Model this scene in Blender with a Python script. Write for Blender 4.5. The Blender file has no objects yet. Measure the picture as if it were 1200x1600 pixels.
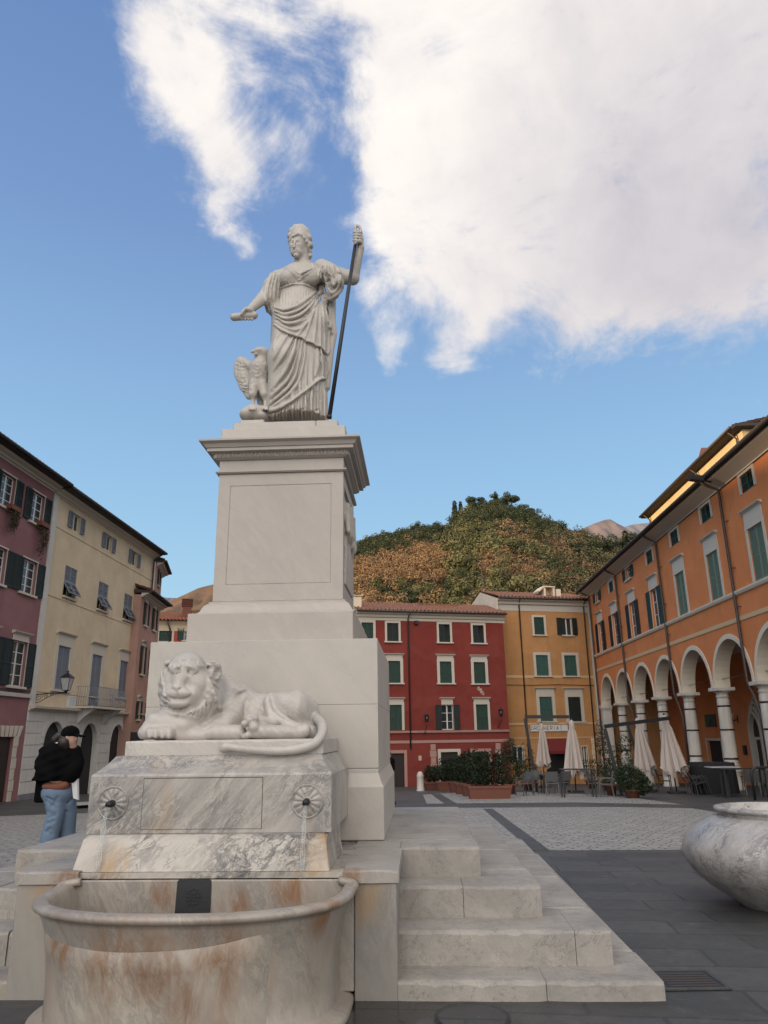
import bpy, math, random
import numpy as np
from mathutils import Vector, Matrix, Euler
random.seed(7); rng = np.random.default_rng(11)
scene = bpy.context.scene
col = scene.collection
R = math.radians; PI = math.pi

# ------------------------------------------------------------------ camera
EYE = 1.6
C0 = np.array([600., 800.]); VY = np.array([658., 1147.]); VZ = np.array([550., -3100.])
FPX = math.sqrt(-(VY - C0) @ (VZ - C0))
def _d(v):
    a = np.array([v[0] - C0[0], v[1] - C0[1], FPX]); return a / np.linalg.norm(a)
_ey = _d(VY); _ez = _d(VZ); _ex = np.cross(_ey, _ez); _ex /= np.linalg.norm(_ex)
RW = np.array([_ex, _ey, _ez])
cam = bpy.data.cameras.new('camera'); camo = bpy.data.objects.new('camera', cam); col.objects.link(camo)
cam.sensor_fit = 'VERTICAL'; cam.sensor_height = 36.0; cam.lens = FPX / 1600 * 36.0
cam.clip_start = 0.05; cam.clip_end = 20000
_m = np.eye(4); _m[:3, 0] = RW[:, 0]; _m[:3, 1] = -RW[:, 1]; _m[:3, 2] = -RW[:, 2]; _m[2, 3] = EYE
camo.matrix_world = Matrix(_m.tolist())
scene.camera = camo
scene.render.resolution_x = 768; scene.render.resolution_y = 1024

# where a sight line meets a real plane (used to take measurements of the place)
def ray(px, py): return RW @ _d((px, py))
def onz(px, py, z=0.): r = ray(px, py); p = r * ((z - EYE) / r[2]); p[2] += EYE; return p
def ony(px, py, y): r = ray(px, py); p = r * (y / r[1]); p[2] += EYE; return p
def onx(px, py, x): r = ray(px, py); p = r * (x / r[0]); p[2] += EYE; return p
def gz(y):
    return float(np.interp(y, [-400, 6, 36, 60, 90, 5000], [0, 0, -.9, -2.1, -2.4, -2.4]))
def ong(px, py):
    r = ray(px, py); t = 3.
    for _ in range(60):
        p = r * t; t = (gz(p[1]) - EYE) / r[2]
    p = r * t; p[2] += EYE; return p

# ------------------------------------------------------------------ light
SUN_EL = 9.5; SUN_AZ = -105.0     # azimuth from +Y, clockwise: low light from the left
sd = Vector((math.sin(R(SUN_AZ)) * math.cos(R(SUN_EL)), math.cos(R(SUN_AZ)) * math.cos(R(SUN_EL)), math.sin(R(SUN_EL))))
sl = bpy.data.lights.new('sun', 'SUN'); sl.energy = 5.0; sl.angle = R(.5); sl.color = (1, .70, .40)
so = bpy.data.objects.new('sun', sl); col.objects.link(so)
so.rotation_euler = (-sd).to_track_quat('-Z', 'Y').to_euler()
scene.view_settings.view_transform = 'Standard'; scene.view_settings.look = 'None'
scene.view_settings.gamma = 1; scene.view_settings.exposure = 0.0
scene.render.engine = 'CYCLES'

class NT:
    def __init__(s, tree): s.t = tree; s.n = tree.nodes; s.l = tree.links; s.n.clear()
    def add(s, ty, **kw):
        n = s.n.new(ty)
        for k, v in kw.items():
            if k.startswith('i_'):
                key = k[2:]; key = int(key) if key.isdigit() else key.replace('_', ' ')
                if hasattr(v, 'is_output'): s.l.new(v, n.inputs[key])
                else: n.inputs[key].default_value = v
            else: setattr(n, k, v)
        return n
    def math(s, op, a, b=0.0, c=None, clamp=False):
        n = s.n.new('ShaderNodeMath'); n.operation = op; n.use_clamp = clamp
        for i, v in enumerate((a, b, c)):
            if v is None: continue
            if hasattr(v, 'is_output'): s.l.new(v, n.inputs[i])
            else: n.inputs[i].default_value = v
        return n.outputs[0]
    def mix(s, f, a, b, blend='MIX'):
        n = s.n.new('ShaderNodeMix'); n.data_type = 'RGBA'; n.blend_type = blend
        for i, v in ((0, f), (6, a), (7, b)):
            if hasattr(v, 'is_output'): s.l.new(v, n.inputs[i])
            else: n.inputs[i].default_value = (v if i == 0 else (*v, 1) if len(v) == 3 else v)
        return n.outputs[2]
    def ramp(s, f, stops):
        n = s.n.new('ShaderNodeValToRGB'); s.l.new(f, n.inputs[0]); e = n.color_ramp.elements
        while len(e) < len(stops): e.new(.5)
        for i, (p, c) in enumerate(stops):
            e[i].position = p; e[i].color = (c, c, c, 1) if not hasattr(c, '__len__') else (*c, 1)
        return n.outputs[0]
    def noise(s, vec, scale, detail=6, rough=.55, dist=0., dims='3D'):
        n = s.add('ShaderNodeTexNoise', noise_dimensions=dims); s.l.new(vec, n.inputs['Vector'])
        n.inputs['Scale'].default_value = scale; n.inputs['Detail'].default_value = detail
        n.inputs['Roughness'].default_value = rough; n.inputs['Distortion'].default_value = dist
        return n.outputs[0]
    def mapping(s, vec, scale=(1, 1, 1), rot=(0, 0, 0), loc=(0, 0, 0)):
        n = s.add('ShaderNodeMapping'); s.l.new(vec, n.inputs[0])
        n.inputs['Scale'].default_value = scale; n.inputs['Rotation'].default_value = rot; n.inputs['Location'].default_value = loc
        return n.outputs[0]

# ------------------------------------------------------------------ sky with clouds at fixed directions
world = bpy.data.worlds.new('World'); scene.world = world; world.use_nodes = True
w = NT(world.node_tree)
tc = w.add('ShaderNodeTexCoord').outputs['Generated']
sky = w.add('ShaderNodeTexSky', sky_type='NISHITA', sun_disc=False, sun_elevation=R(SUN_EL), sun_rotation=R(SUN_AZ), altitude=100, air_density=1.0, dust_density=.3, ozone_density=2.5)
blobs = [ # pixel of the photograph whose direction the cloud bank lies in, angular size, weight
 (250,-10,110,.8),(350,40,110,.62),(285,95,80,.85),(330,190,90,.9),(350,270,66,.9),(335,350,46,1.),(375,385,25,.8),(430,225,55,.6),(450,60,90,.55),(540,180,50,.45),
 (560,0,70,.6),(690,30,110,.75),(800,60,200,1.3),(1000,60,260,1.3),(1220,80,260,1.2),(760,190,150,1.5),(880,280,190,1.35),(1080,230,200,.95),(790,380,120,1.),(740,470,70,.95),(880,440,110,.7),(700,560,36,.9),(1030,440,120,.5),
 (640,250,50,.8),(598,370,50,1.05),(640,435,42,.95),(606,515,42,1.1),(620,560,32,.9),(575,460,34,.65),(590,250,30,.8),(1180,420,100,.3),(730,575,26,.6),(1250,260,140,.6)]
warp = w.add('ShaderNodeTexNoise'); w.l.new(tc, warp.inputs['Vector']); warp.inputs['Scale'].default_value = 7; warp.inputs['Detail'].default_value = 5
wv = w.add('ShaderNodeVectorMath', operation='MULTIPLY_ADD'); w.l.new(warp.outputs['Color'], wv.inputs[0]); wv.inputs[1].default_value = (.11, .11, .11); wv.inputs[2].default_value = (-.055, -.055, -.055)
wa = w.add('ShaderNodeVectorMath', operation='ADD'); w.l.new(tc, wa.inputs[0]); w.l.new(wv.outputs[0], wa.inputs[1])
acc = None
fill_clouds = [] # unseen cloud banks added over and behind the plaza for fill light
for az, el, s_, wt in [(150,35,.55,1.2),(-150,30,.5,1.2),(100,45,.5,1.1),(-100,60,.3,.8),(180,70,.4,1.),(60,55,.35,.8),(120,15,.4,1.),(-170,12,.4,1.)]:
    fill_clouds.append(((math.sin(R(az))*math.cos(R(el)), math.cos(R(az))*math.cos(R(el)), math.sin(R(el))), s_, wt))
for b in [(ray(px, py), s_ / FPX * (1 / (1 + (((px-600)**2+(py-800)**2)/FPX**2)))**.5 * .98, wt) for px, py, s_, wt in blobs] + fill_clouds:
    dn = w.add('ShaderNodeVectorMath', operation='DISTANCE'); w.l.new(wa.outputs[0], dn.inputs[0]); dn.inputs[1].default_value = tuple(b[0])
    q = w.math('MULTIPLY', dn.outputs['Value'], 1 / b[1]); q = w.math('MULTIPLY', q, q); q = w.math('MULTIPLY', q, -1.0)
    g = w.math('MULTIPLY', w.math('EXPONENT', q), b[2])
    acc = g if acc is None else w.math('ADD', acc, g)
n1 = w.noise(w.mapping(tc, (1, 1, 1.6), (0, R(25), 0)), 5.5, 12, .62, .5)
n2 = w.noise(tc, 22, 8, .65, .3)
nn = w.math('ADD', w.math('MULTIPLY', w.math('SUBTRACT', n1, .5), 3.0), w.math('MULTIPLY', w.math('SUBTRACT', n2, .5), 1.1))
dens0 = w.math('ADD', w.math('MINIMUM', acc, 1.55), nn)
dens = w.add('ShaderNodeMapRange', interpolation_type='SMOOTHSTEP', i_0=dens0); dens.inputs[1].default_value = .30; dens.inputs[2].default_value = 1.42
alpha = w.math('MULTIPLY', dens.outputs[0], w.math('MINIMUM', w.math('MULTIPLY', acc, 2.2), 1.0))
# thick grey cores away from the bright bank
cd = w.add('ShaderNodeVectorMath', operation='DISTANCE'); w.l.new(wa.outputs[0], cd.inputs[0]); cd.inputs[1].default_value = tuple(ray(1060, 330))
gf = w.add('ShaderNodeMapRange', i_0=cd.outputs['Value']); gf.inputs[1].default_value = .05; gf.inputs[2].default_value = .36; gf.inputs[3].default_value = 1.; gf.inputs[4].default_value = 0.
n3 = w.noise(tc, 4.0, 6, .5, .2)
gfac = w.math('MULTIPLY', w.math('ADD', w.math('MULTIPLY', gf.outputs[0], .95), w.math('MULTIPLY', w.math('SUBTRACT', n3, .5), 1.0)), 1.0, clamp=True)
CLOUD_HI = (1.02, .975, .93); CLOUD_LO = (.67, .64, .68)
ccol0 = w.mix(gfac, CLOUD_HI, CLOUD_LO)
bil = w.ramp(w.math('ADD', w.math('MULTIPLY', n1, .6), w.math('MULTIPLY', w.noise(wa.outputs[0], 9, 7, .6, .6), .4)), [(.36, (.87,.87,.90)), (.58, (1.02,1.01,1.0))])
ccol1 = w.mix(1.0, ccol0, bil, 'MULTIPLY')
# clouds out of view, left and behind, are brightened to add fill light
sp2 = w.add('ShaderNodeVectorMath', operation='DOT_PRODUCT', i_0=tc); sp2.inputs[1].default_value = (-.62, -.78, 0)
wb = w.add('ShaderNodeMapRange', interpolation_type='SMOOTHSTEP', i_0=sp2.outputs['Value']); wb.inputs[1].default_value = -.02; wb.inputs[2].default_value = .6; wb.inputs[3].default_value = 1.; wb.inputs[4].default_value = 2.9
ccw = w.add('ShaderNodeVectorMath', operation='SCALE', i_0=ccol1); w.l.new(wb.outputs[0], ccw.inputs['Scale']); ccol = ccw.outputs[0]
SKY_STR = .14
sep = w.add('ShaderNodeSeparateXYZ', i_0=tc)
clear = w.ramp(sep.outputs['Z'], [(0., (.58,.82,.92)), (.12, (.48,.77,.95)), (.32, (.36,.62,.91)), (.6, (.22,.375,.70)), (.85, (.14,.26,.56)), (1., (.11,.22,.5))])
clear = w.add('ShaderNodeVectorMath', operation='SCALE', i_0=clear); clear.inputs['Scale'].default_value = 1 / .14
skyt = w.mix(.80, sky.outputs[0], clear.outputs[0])
skys = w.add('ShaderNodeVectorMath', operation='SCALE', i_0=skyt); skys.inputs['Scale'].default_value = 1.0
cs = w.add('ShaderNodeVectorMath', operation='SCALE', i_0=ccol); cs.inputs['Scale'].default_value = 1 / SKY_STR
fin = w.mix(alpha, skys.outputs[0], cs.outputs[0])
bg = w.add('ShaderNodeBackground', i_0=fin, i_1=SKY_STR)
wo = w.add('ShaderNodeOutputWorld', i_0=bg.outputs[0])
# ------------------------------------------------------------------ object helpers
def tag(o, label=None, cat=None, group=None, kind=None):
    if label: o['label'] = label
    if cat: o['category'] = cat
    if group: o['group'] = group
    if kind: o['kind'] = kind
    return o
def empty(name, loc=(0, 0, 0), rz=0., label=None, cat=None, group=None):
    o = bpy.data.objects.new(name, None); o.empty_display_size = .2; col.objects.link(o)
    o.location = loc; o.rotation_euler = (0, 0, rz); return tag(o, label, cat, group)
def link(name, me, parent=None, loc=None, rot=None):
    o = bpy.data.objects.new(name, me); col.objects.link(o)
    if parent: o.parent = parent
    if loc is not None: o.location = loc
    if rot is not None: o.rotation_euler = rot
    return o
def kids(o): return [c for c in bpy.data.objects if c.parent == o]
def copy_tree(o, parent=None, childmap=None):
    if childmap is None:
        childmap = {}
        for c in bpy.data.objects:
            if c.parent: childmap.setdefault(c.parent.name, []).append(c)
    c = o.copy(); col.objects.link(c); c.parent = parent
    for ch in childmap.get(o.name, []): copy_tree(ch, c, childmap)
    return c
def npmesh(name, V, F, mat=None, smooth=False, midx=None, mats=None):
    V = np.asarray(V, dtype=np.float32); F = np.asarray(F, dtype=np.int32)
    me = bpy.data.meshes.new(name); k = F.shape[1]
    me.vertices.add(len(V)); me.vertices.foreach_set('co', V.ravel())
    me.loops.add(F.size); me.loops.foreach_set('vertex_index', F.ravel())
    me.polygons.add(len(F)); me.polygons.foreach_set('loop_start', np.arange(0, F.size, k, dtype=np.int32))
    me.polygons.foreach_set('loop_total', np.full(len(F), k, dtype=np.int32))
    for m in (mats or [mat]): me.materials.append(m)
    if midx is not None: me.polygons.foreach_set('material_index', np.asarray(midx, dtype=np.int32))
    me.polygons.foreach_set('use_smooth', np.full(len(F), smooth, dtype=bool))
    me.update(calc_edges=True); me.validate(); return me

class MB:
    """collects polygons for one mesh object"""
    def __init__(s): s.v = []; s.f = []; s.sm = []
    def vf(s, vs, fs, smooth=False):
        n = len(s.v); s.v += [tuple(map(float, p)) for p in vs]; s.f += [tuple(i + n for i in f) for f in fs]; s.sm += [smooth] * len(fs); return s
    def box(s, x0, y0, z0, x1, y1, z1):
        return s.vf([(x0,y0,z0),(x1,y0,z0),(x1,y1,z0),(x0,y1,z0),(x0,y0,z1),(x1,y0,z1),(x1,y1,z1),(x0,y1,z1)],
            [(3,2,1,0),(4,5,6,7),(0,1,5,4),(1,2,6,5),(2,3,7,6),(3,0,4,7)])
    def cbox(s, x0, y0, z0, x1, y1, z1, c=.01):
        # box with chamfered vertical and top edges
        p = [(x0+c,y0),(x1-c,y0),(x1,y0+c),(x1,y1-c),(x1-c,y1),(x0+c,y1),(x0,y1-c),(x0,y0+c)]
        q = [(x0+2*c,y0+c),(x1-2*c,y0+c),(x1-c,y0+2*c),(x1-c,y1-2*c),(x1-2*c,y1-c),(x0+2*c,y1-c),(x0+c,y1-2*c),(x0+c,y0+2*c)]
        vs = [(a,b,z0) for a,b in p] + [(a,b,z1-c) for a,b in p] + [(a,b,z1) for a,b in q]
        fs = [tuple(range(7,-1,-1)), tuple(range(16,24))]
        for k in (0, 8):
            for i in range(8): j = (i+1) % 8; fs.append((k+i, k+j, k+8+j, k+8+i))
        return s.vf(vs, fs)
    def bar(s, a, b, wd, h=None, up=(0,0,1)):
        h = h or wd; a = Vector(a); b = Vector(b); d = (b-a).normalized(); u = Vector(up)
        if abs(d.dot(u)) > .98: u = Vector((0,1,0))
        r = d.cross(u).normalized()*wd/2; u = r.cross(d).normalized()*h/2
        return s.vf([a-r-u,a+r-u,a+r+u,a-r+u,b-r-u,b+r-u,b+r+u,b-r+u],[(0,1,2,3),(7,6,5,4),(0,4,5,1),(1,5,6,2),(2,6,7,3),(3,7,4,0)])
    def tube(s, pts, r, n=8, caps=True):
        pts = [Vector(p) for p in pts]; rr = r if hasattr(r, '__len__') else [r]*len(pts)
        prev = None; vs = []
        for i, p in enumerate(pts):
            d = (pts[min(i+1,len(pts)-1)] - pts[max(i-1,0)]).normalized()
            if prev is None:
                u = Vector((0,0,1)) if abs(d.z) < .9 else Vector((1,0,0)); u = (u - d*u.dot(d)).normalized()
            else: u = (prev - d*prev.dot(d)).normalized()
            prev = u; v = d.cross(u)
            for k in range(n): a = 2*PI*k/n; vs.append(p + (u*math.cos(a)+v*math.sin(a))*rr[i])
        fs = []
        for i in range(len(pts)-1):
            for k in range(n): k2 = (k+1) % n; fs.append((i*n+k, i*n+k2, (i+1)*n+k2, (i+1)*n+k))
        if caps: fs += [tuple(range(n-1,-1,-1)), tuple(range((len(pts)-1)*n, len(pts)*n))]
        return s.vf(vs, fs, True)
    def lathe(s, prof, c=(0,0,0), n=32, sx=1., sy=1., fn=None):
        vs = []; m = len(prof)
        for r, z in prof:
            for k in range(n):
                a = 2*PI*k/n; q = fn(a, z) if fn else 1.
                vs.append((c[0]+r*q*math.cos(a)*sx, c[1]+r*q*math.sin(a)*sy, c[2]+z))
        fs = [(i*n+k, i*n+(k+1)%n, (i+1)*n+(k+1)%n, (i+1)*n+k) for i in range(m-1) for k in range(n)]
        if prof[0][0] > 1e-4: fs.append(tuple(range(n-1,-1,-1)))
        if prof[-1][0] > 1e-4: fs.append(tuple(range((m-1)*n, m*n)))
        return s.vf(vs, fs, True)
    def prism(s, poly, z0, z1):
        n = len(poly)
        return s.vf([(x,y,z0) for x,y in poly]+[(x,y,z1) for x,y in poly], [tuple(range(n-1,-1,-1)), tuple(range(n,2*n))]+[(i,(i+1)%n,n+(i+1)%n,n+i) for i in range(n)])
    def xzprism(s, poly, y0, y1):
        # polygon in x,z extruded along y
        n = len(poly)
        return s.vf([(x,y0,z) for x,z in poly]+[(x,y1,z) for x,z in poly], [tuple(range(n)), tuple(range(2*n-1,n-1,-1))]+[((i+1)%n,i,n+i,n+(i+1)%n) for i in range(n)])
    def frustum_ring(s, prof, cx, cy, hx, hy):
        """square moulding: prof = [(offset out, z)...] swept round a rectangle"""
        vs = []
        for o, z in prof: vs += [(cx-hx-o,cy-hy-o,z),(cx+hx+o,cy-hy-o,z),(cx+hx+o,cy+hy+o,z),(cx-hx-o,cy+hy+o,z)]
        m = len(prof); fs = [(i*4+k, i*4+(k+1)%4, (i+1)*4+(k+1)%4, (i+1)*4+k) for i in range(m-1) for k in range(4)]
        fs += [(3,2,1,0), tuple((m-1)*4+k for k in range(4))]
        return s.vf(vs, fs)
    def mesh(s, name, mat, bevel=0):
        me = bpy.data.meshes.new(name); me.from_pydata(s.v, [], s.f); me.materials.append(mat)
        me.polygons.foreach_set('use_smooth', s.sm); me.update()
        return me
    def build(s, name, mat, parent=None, loc=None, rot=None, autosmooth=True, bevel=0):
        o = link(name, s.mesh(name, mat), parent, loc, rot)
        if bevel:
            b = o.modifiers.new('bevel', 'BEVEL'); b.width = bevel; b.segments = 2; b.limit_method = 'ANGLE'; b.angle_limit = R(40)
        return o

# ------------------------------------------------------------------ implicit-surface sculpting (real solid meshes)
class Sculpt:
    def __init__(s, lo, hi, h):
        s.lo = np.array(lo, float); s.h = h
        s.n = np.ceil((np.array(hi) - s.lo) / h).astype(int) + 1
        s.F = np.full(s.n, 1.0, np.float32)
    def _sub(s, lo, hi, pad):
        a = np.maximum(((np.array(lo) - pad - s.lo) / s.h).astype(int), 0)
        b = np.minimum(((np.array(hi) + pad - s.lo) / s.h).astype(int) + 2, s.n)
        if (b <= a).any(): return None
        sl = tuple(slice(a[i], b[i]) for i in range(3))
        g = [s.lo[i] + s.h * np.arange(a[i], b[i], dtype=np.float32) for i in range(3)]
        X, Y, Z = np.meshgrid(*g, indexing='ij', sparse=True)
        return sl, X, Y, Z
    def _blend(s, sl, D, k, cut):
        A = s.F[sl]; D = D.astype(np.float32)
        if not cut:
            hh = np.clip(.5 + .5 * (A - D) / k, 0, 1); s.F[sl] = A * (1 - hh) + D * hh - k * hh * (1 - hh)
        else:
            D = -D; hh = np.clip(.5 - .5 * (A - D) / k, 0, 1); s.F[sl] = A * (1 - hh) + D * hh + k * hh * (1 - hh)
    def cap(s, a, b, ra, rb=None, k=.03, cut=False):
        rb = ra if rb is None else rb; a = np.array(a, float); b = np.array(b, float)
        q = s._sub(np.minimum(a, b) - max(ra, rb), np.maximum(a, b) + max(ra, rb), k * 1.5)
        if q is None: return s
        sl, X, Y, Z = q; d = b - a; L2 = max(d @ d, 1e-12)
        t = np.clip(((X - a[0]) * d[0] + (Y - a[1]) * d[1] + (Z - a[2]) * d[2]) / L2, 0, 1)
        D = np.sqrt((X - a[0] - t * d[0])**2 + (Y - a[1] - t * d[1])**2 + (Z - a[2] - t * d[2])**2) - (ra + (rb - ra) * t)
        s._blend(sl, D, k, cut); return s
    def chain(s, pts, rr, k=.02, cut=False):
        rr = rr if hasattr(rr, '__len__') else [rr] * len(pts)
        # one union of capsules first, blended once, so joints stay clean
        P = [np.array(p, float) for p in pts]; m = max(rr)
        q = s._sub(np.min(P, 0) - m, np.max(P, 0) + m, k * 1.5)
        if q is None: return s
        sl, X, Y, Z = q; D = None
        for i in range(len(P) - 1):
            a, b = P[i], P[i + 1]; d = b - a; L2 = max(d @ d, 1e-12)
            t = np.clip(((X - a[0]) * d[0] + (Y - a[1]) * d[1] + (Z - a[2]) * d[2]) / L2, 0, 1)
            e = np.sqrt((X - a[0] - t * d[0])**2 + (Y - a[1] - t * d[1])**2 + (Z - a[2] - t * d[2])**2) - (rr[i] + (rr[i + 1] - rr[i]) * t)
            D = e if D is None else np.minimum(D, e)
        s._blend(sl, D, k, cut); return s
    def ell(s, c, r, rot=(0, 0, 0), k=.03, cut=False):
        c = np.array(c, float); r = np.array(r, float) * np.ones(3); M = np.array(Euler(rot).to_matrix()).T; m = r.max()
        q = s._sub(c - m, c + m, k * 1.5)
        if q is None: return s
        sl, X, Y, Z = q; x, y, z = X - c[0], Y - c[1], Z - c[2]
        u = (M[0,0]*x + M[0,1]*y + M[0,2]*z) / r[0]; v = (M[1,0]*x + M[1,1]*y + M[1,2]*z) / r[1]; w_ = (M[2,0]*x + M[2,1]*y + M[2,2]*z) / r[2]
        k0 = np.sqrt(u*u + v*v + w_*w_); k1 = np.sqrt((u/r[0])**2 + (v/r[1])**2 + (w_/r[2])**2) + 1e-6
        s._blend(sl, k0 * (k0 - 1) / k1, k, cut); return s
    def box(s, lo, hi, rd=.01, k=.01, cut=False):
        lo = np.array(lo, float); hi = np.array(hi, float); q = s._sub(lo, hi, k * 1.5 + rd)
        if q is None: return s
        sl, X, Y, Z = q; c = (lo + hi) / 2; h = (hi - lo) / 2 - rd
        dx, dy, dz = np.abs(X - c[0]) - h[0], np.abs(Y - c[1]) - h[1], np.abs(Z - c[2]) - h[2]
        D = np.sqrt(np.maximum(dx,0)**2 + np.maximum(dy,0)**2 + np.maximum(dz,0)**2) + np.minimum(np.maximum(np.maximum(dx, dy), dz), 0) - rd
        s._blend(sl, D, k, cut); return s
    def loft(s, rows, k=.03, fn=None, cut=False):
        """rows: (z, cx, cy, rx, ry) ascending in z; fn(angle, z) -> radial displacement in metres"""
        r = np.array(rows, float); q = s._sub((min(r[:,1]-r[:,3]), min(r[:,2]-r[:,4]), r[0,0]), (max(r[:,1]+r[:,3]), max(r[:,2]+r[:,4]), r[-1,0]), k * 1.5 + .05)
        if q is None: return s
        sl, X, Y, Z = q; z1 = Z.ravel()
        def sm(c):
            zz = np.linspace(r[0,0], r[-1,0], 60); v = np.interp(zz, r[:,0], r[:,c]); p = np.pad(v, 2, mode='edge'); v = (p[:-4] + 2*p[1:-3] + 2*p[2:-2] + 2*p[3:-1] + p[4:]) / 8
            return np.interp(z1, zz, v)[None, None, :]
        cx, cy, rx, ry = sm(1), sm(2), sm(3), sm(4)
        x = X - cx; y = Y - cy; D = (np.sqrt((x/rx)**2 + (y/ry)**2) - 1) * np.minimum(rx, ry)
        if fn is not None: D = D - fn(np.arctan2(y/ry, x/rx), Z + 0*x)
        D = np.maximum(D, np.maximum(r[0,0] - Z, Z - r[-1,0]) + 0 * x)
        s._blend(sl, D, k, cut); return s
    def val(s, P):
        i = np.clip(((P - s.lo) / s.h), 0, s.n - 1.001); a = i.astype(int); f = i - a; v = 0
        for dx in (0, 1):
            for dy in (0, 1):
                for dz in (0, 1):
                    wt = (f[:,0] if dx else 1-f[:,0]) * (f[:,1] if dy else 1-f[:,1]) * (f[:,2] if dz else 1-f[:,2])
                    v = v + wt * s.F[a[:,0]+dx, a[:,1]+dy, a[:,2]+dz]
        return v
    def hit(s, o, d, tmax):
        """first surface point along rays (o + t d)"""
        d = np.atleast_2d(d); out = []
        t = np.arange(0, tmax, s.h * .6)
        for dd in d:
            P = o + t[:, None] * dd; v = s.val(P); j = np.argmax(v < 0)
            out.append(P[j] if v[j] < 0 else None)
        return out
    def mesh(s, name, mat, smooth_iter=1):
        F = s.F; n = F.shape; IN = F < 0
        cnt = np.zeros((n[0]-1, n[1]-1, n[2]-1), np.int8); acc = np.zeros(cnt.shape + (3,), np.float32)
        corners = [(i, j, k) for i in (0, 1) for j in (0, 1) for k in (0, 1)]
        tot = sum(IN[i:n[0]-1+i, j:n[1]-1+j, k:n[2]-1+k].astype(np.int8) for i, j, k in corners)
        act = np.argwhere((tot > 0) & (tot < 8)); A = act
        pos = np.zeros((len(A), 3)); c = np.zeros(len(A))
        vals = {q: F[A[:,0]+q[0], A[:,1]+q[1], A[:,2]+q[2]] for q in corners}
        for q in corners:
            for ax in range(3):
                if q[ax] == 0:
                    q2 = list(q); q2[ax] = 1; q2 = tuple(q2); a, b = vals[q], vals[q2]; m = (a < 0) != (b < 0)
                    t = np.where(m, a / np.where(m, a - b, 1), 0)
                    p = np.array(q, float)[None, :].repeat(len(A), 0); p[:, ax] += t
                    pos += p * m[:, None]; c += m
        V = (A + pos / c[:, None]) * s.h + s.lo
        idx = -np.ones(cnt.shape, np.int64); idx[A[:,0], A[:,1], A[:,2]] = np.arange(len(A)); faces = []
        for ax in range(3):
            o1, o2 = [(1, 2), (2, 0), (0, 1)][ax]
            a = F; sa = [slice(None)]*3; sb = [slice(None)]*3; sa[ax] = slice(0, -1); sb[ax] = slice(1, None)
            ch = (IN[tuple(sa)] != IN[tuple(sb)]); E = np.argwhere(ch)
            E = E[(E[:, o1] > 0) & (E[:, o2] > 0) & (E[:, o1] < n[o1]-1) & (E[:, o2] < n[o2]-1)]
            ins = IN[E[:,0], E[:,1], E[:,2]]
            def g(d1, d2):
                e = E.copy(); e[:, o1] -= d1; e[:, o2] -= d2; return idx[e[:,0], e[:,1], e[:,2]]
            q = np.stack([g(1, 1), g(0, 1), g(0, 0), g(1, 0)], 1); q[~ins] = q[~ins][:, ::-1]; faces.append(q)
        Q = np.concatenate(faces); Q = Q[(Q >= 0).all(1)]
        for _ in range(smooth_iter):
            S = np.zeros_like(V); N = np.zeros(len(V))
            for a, b in ((0,1),(1,2),(2,3),(3,0)):
                np.add.at(S, Q[:,a], V[Q[:,b]]); np.add.at(N, Q[:,a], 1); np.add.at(S, Q[:,b], V[Q[:,a]]); np.add.at(N, Q[:,b], 1)
            V = V * .5 + .5 * S / np.maximum(N, 1)[:, None]
        return npmesh(name, V, Q, mat, True)
def spline(P, n=8):
    P = [np.array(p, float) for p in P]; P = [2*P[0]-P[1]] + P + [2*P[-1]-P[-2]]; out = []
    for i in range(1, len(P)-2):
        for k in range(n):
            t = k/n; a, b, c, d = P[i-1:i+3]
            out.append(.5*((2*b)+(-a+c)*t+(2*a-5*b+4*c-d)*t*t+(-a+3*b-3*c+d)*t**3))
    out.append(P[-2]); return out

# ------------------------------------------------------------------ materials
def material(name):
    m = bpy.data.materials.new(name); m.use_nodes = True; return m, NT(m.node_tree)
def finish(t, colr, rough=.6, bump=None, bstr=.3, bdist=.02, metal=0., spec=.5, **kw):
    b = t.add('ShaderNodeBsdfPrincipled')
    for key, v in (('Base Color', colr), ('Roughness', rough), ('Metallic', metal), ('Specular IOR Level', spec)):
        if hasattr(v, 'is_output'): t.l.new(v, b.inputs[key])
        elif key == 'Base Color': b.inputs[key].default_value = (*v, 1)
        else: b.inputs[key].default_value = v
    for k, v in kw.items(): b.inputs[k.replace('_', ' ')].default_value = v
    if bump is not None:
        bn = t.add('ShaderNodeBump', i_Strength=bstr, i_Distance=bdist, i_Height=bump); t.l.new(bn.outputs[0], b.inputs['Normal'])
    t.add('ShaderNodeOutputMaterial', i_0=b.outputs[0])
def simple(name, c, rough=.6, var=.15, scale=6., metal=0., bstr=.15, **kw):
    m, t = material(name); v = t.add('ShaderNodeTexCoord').outputs['Object']
    n = t.noise(v, scale, 6, .6); n2 = t.noise(v, scale*7, 4, .6)
    cc = t.mix(t.math('MULTIPLY', t.math('ADD', n, n2), .5), tuple(x*(1-var) for x in c), tuple(min(x*(1+var), 1) for x in c))
    finish(t, cc, rough, n2, bstr, .01, metal, **kw); return m
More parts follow.
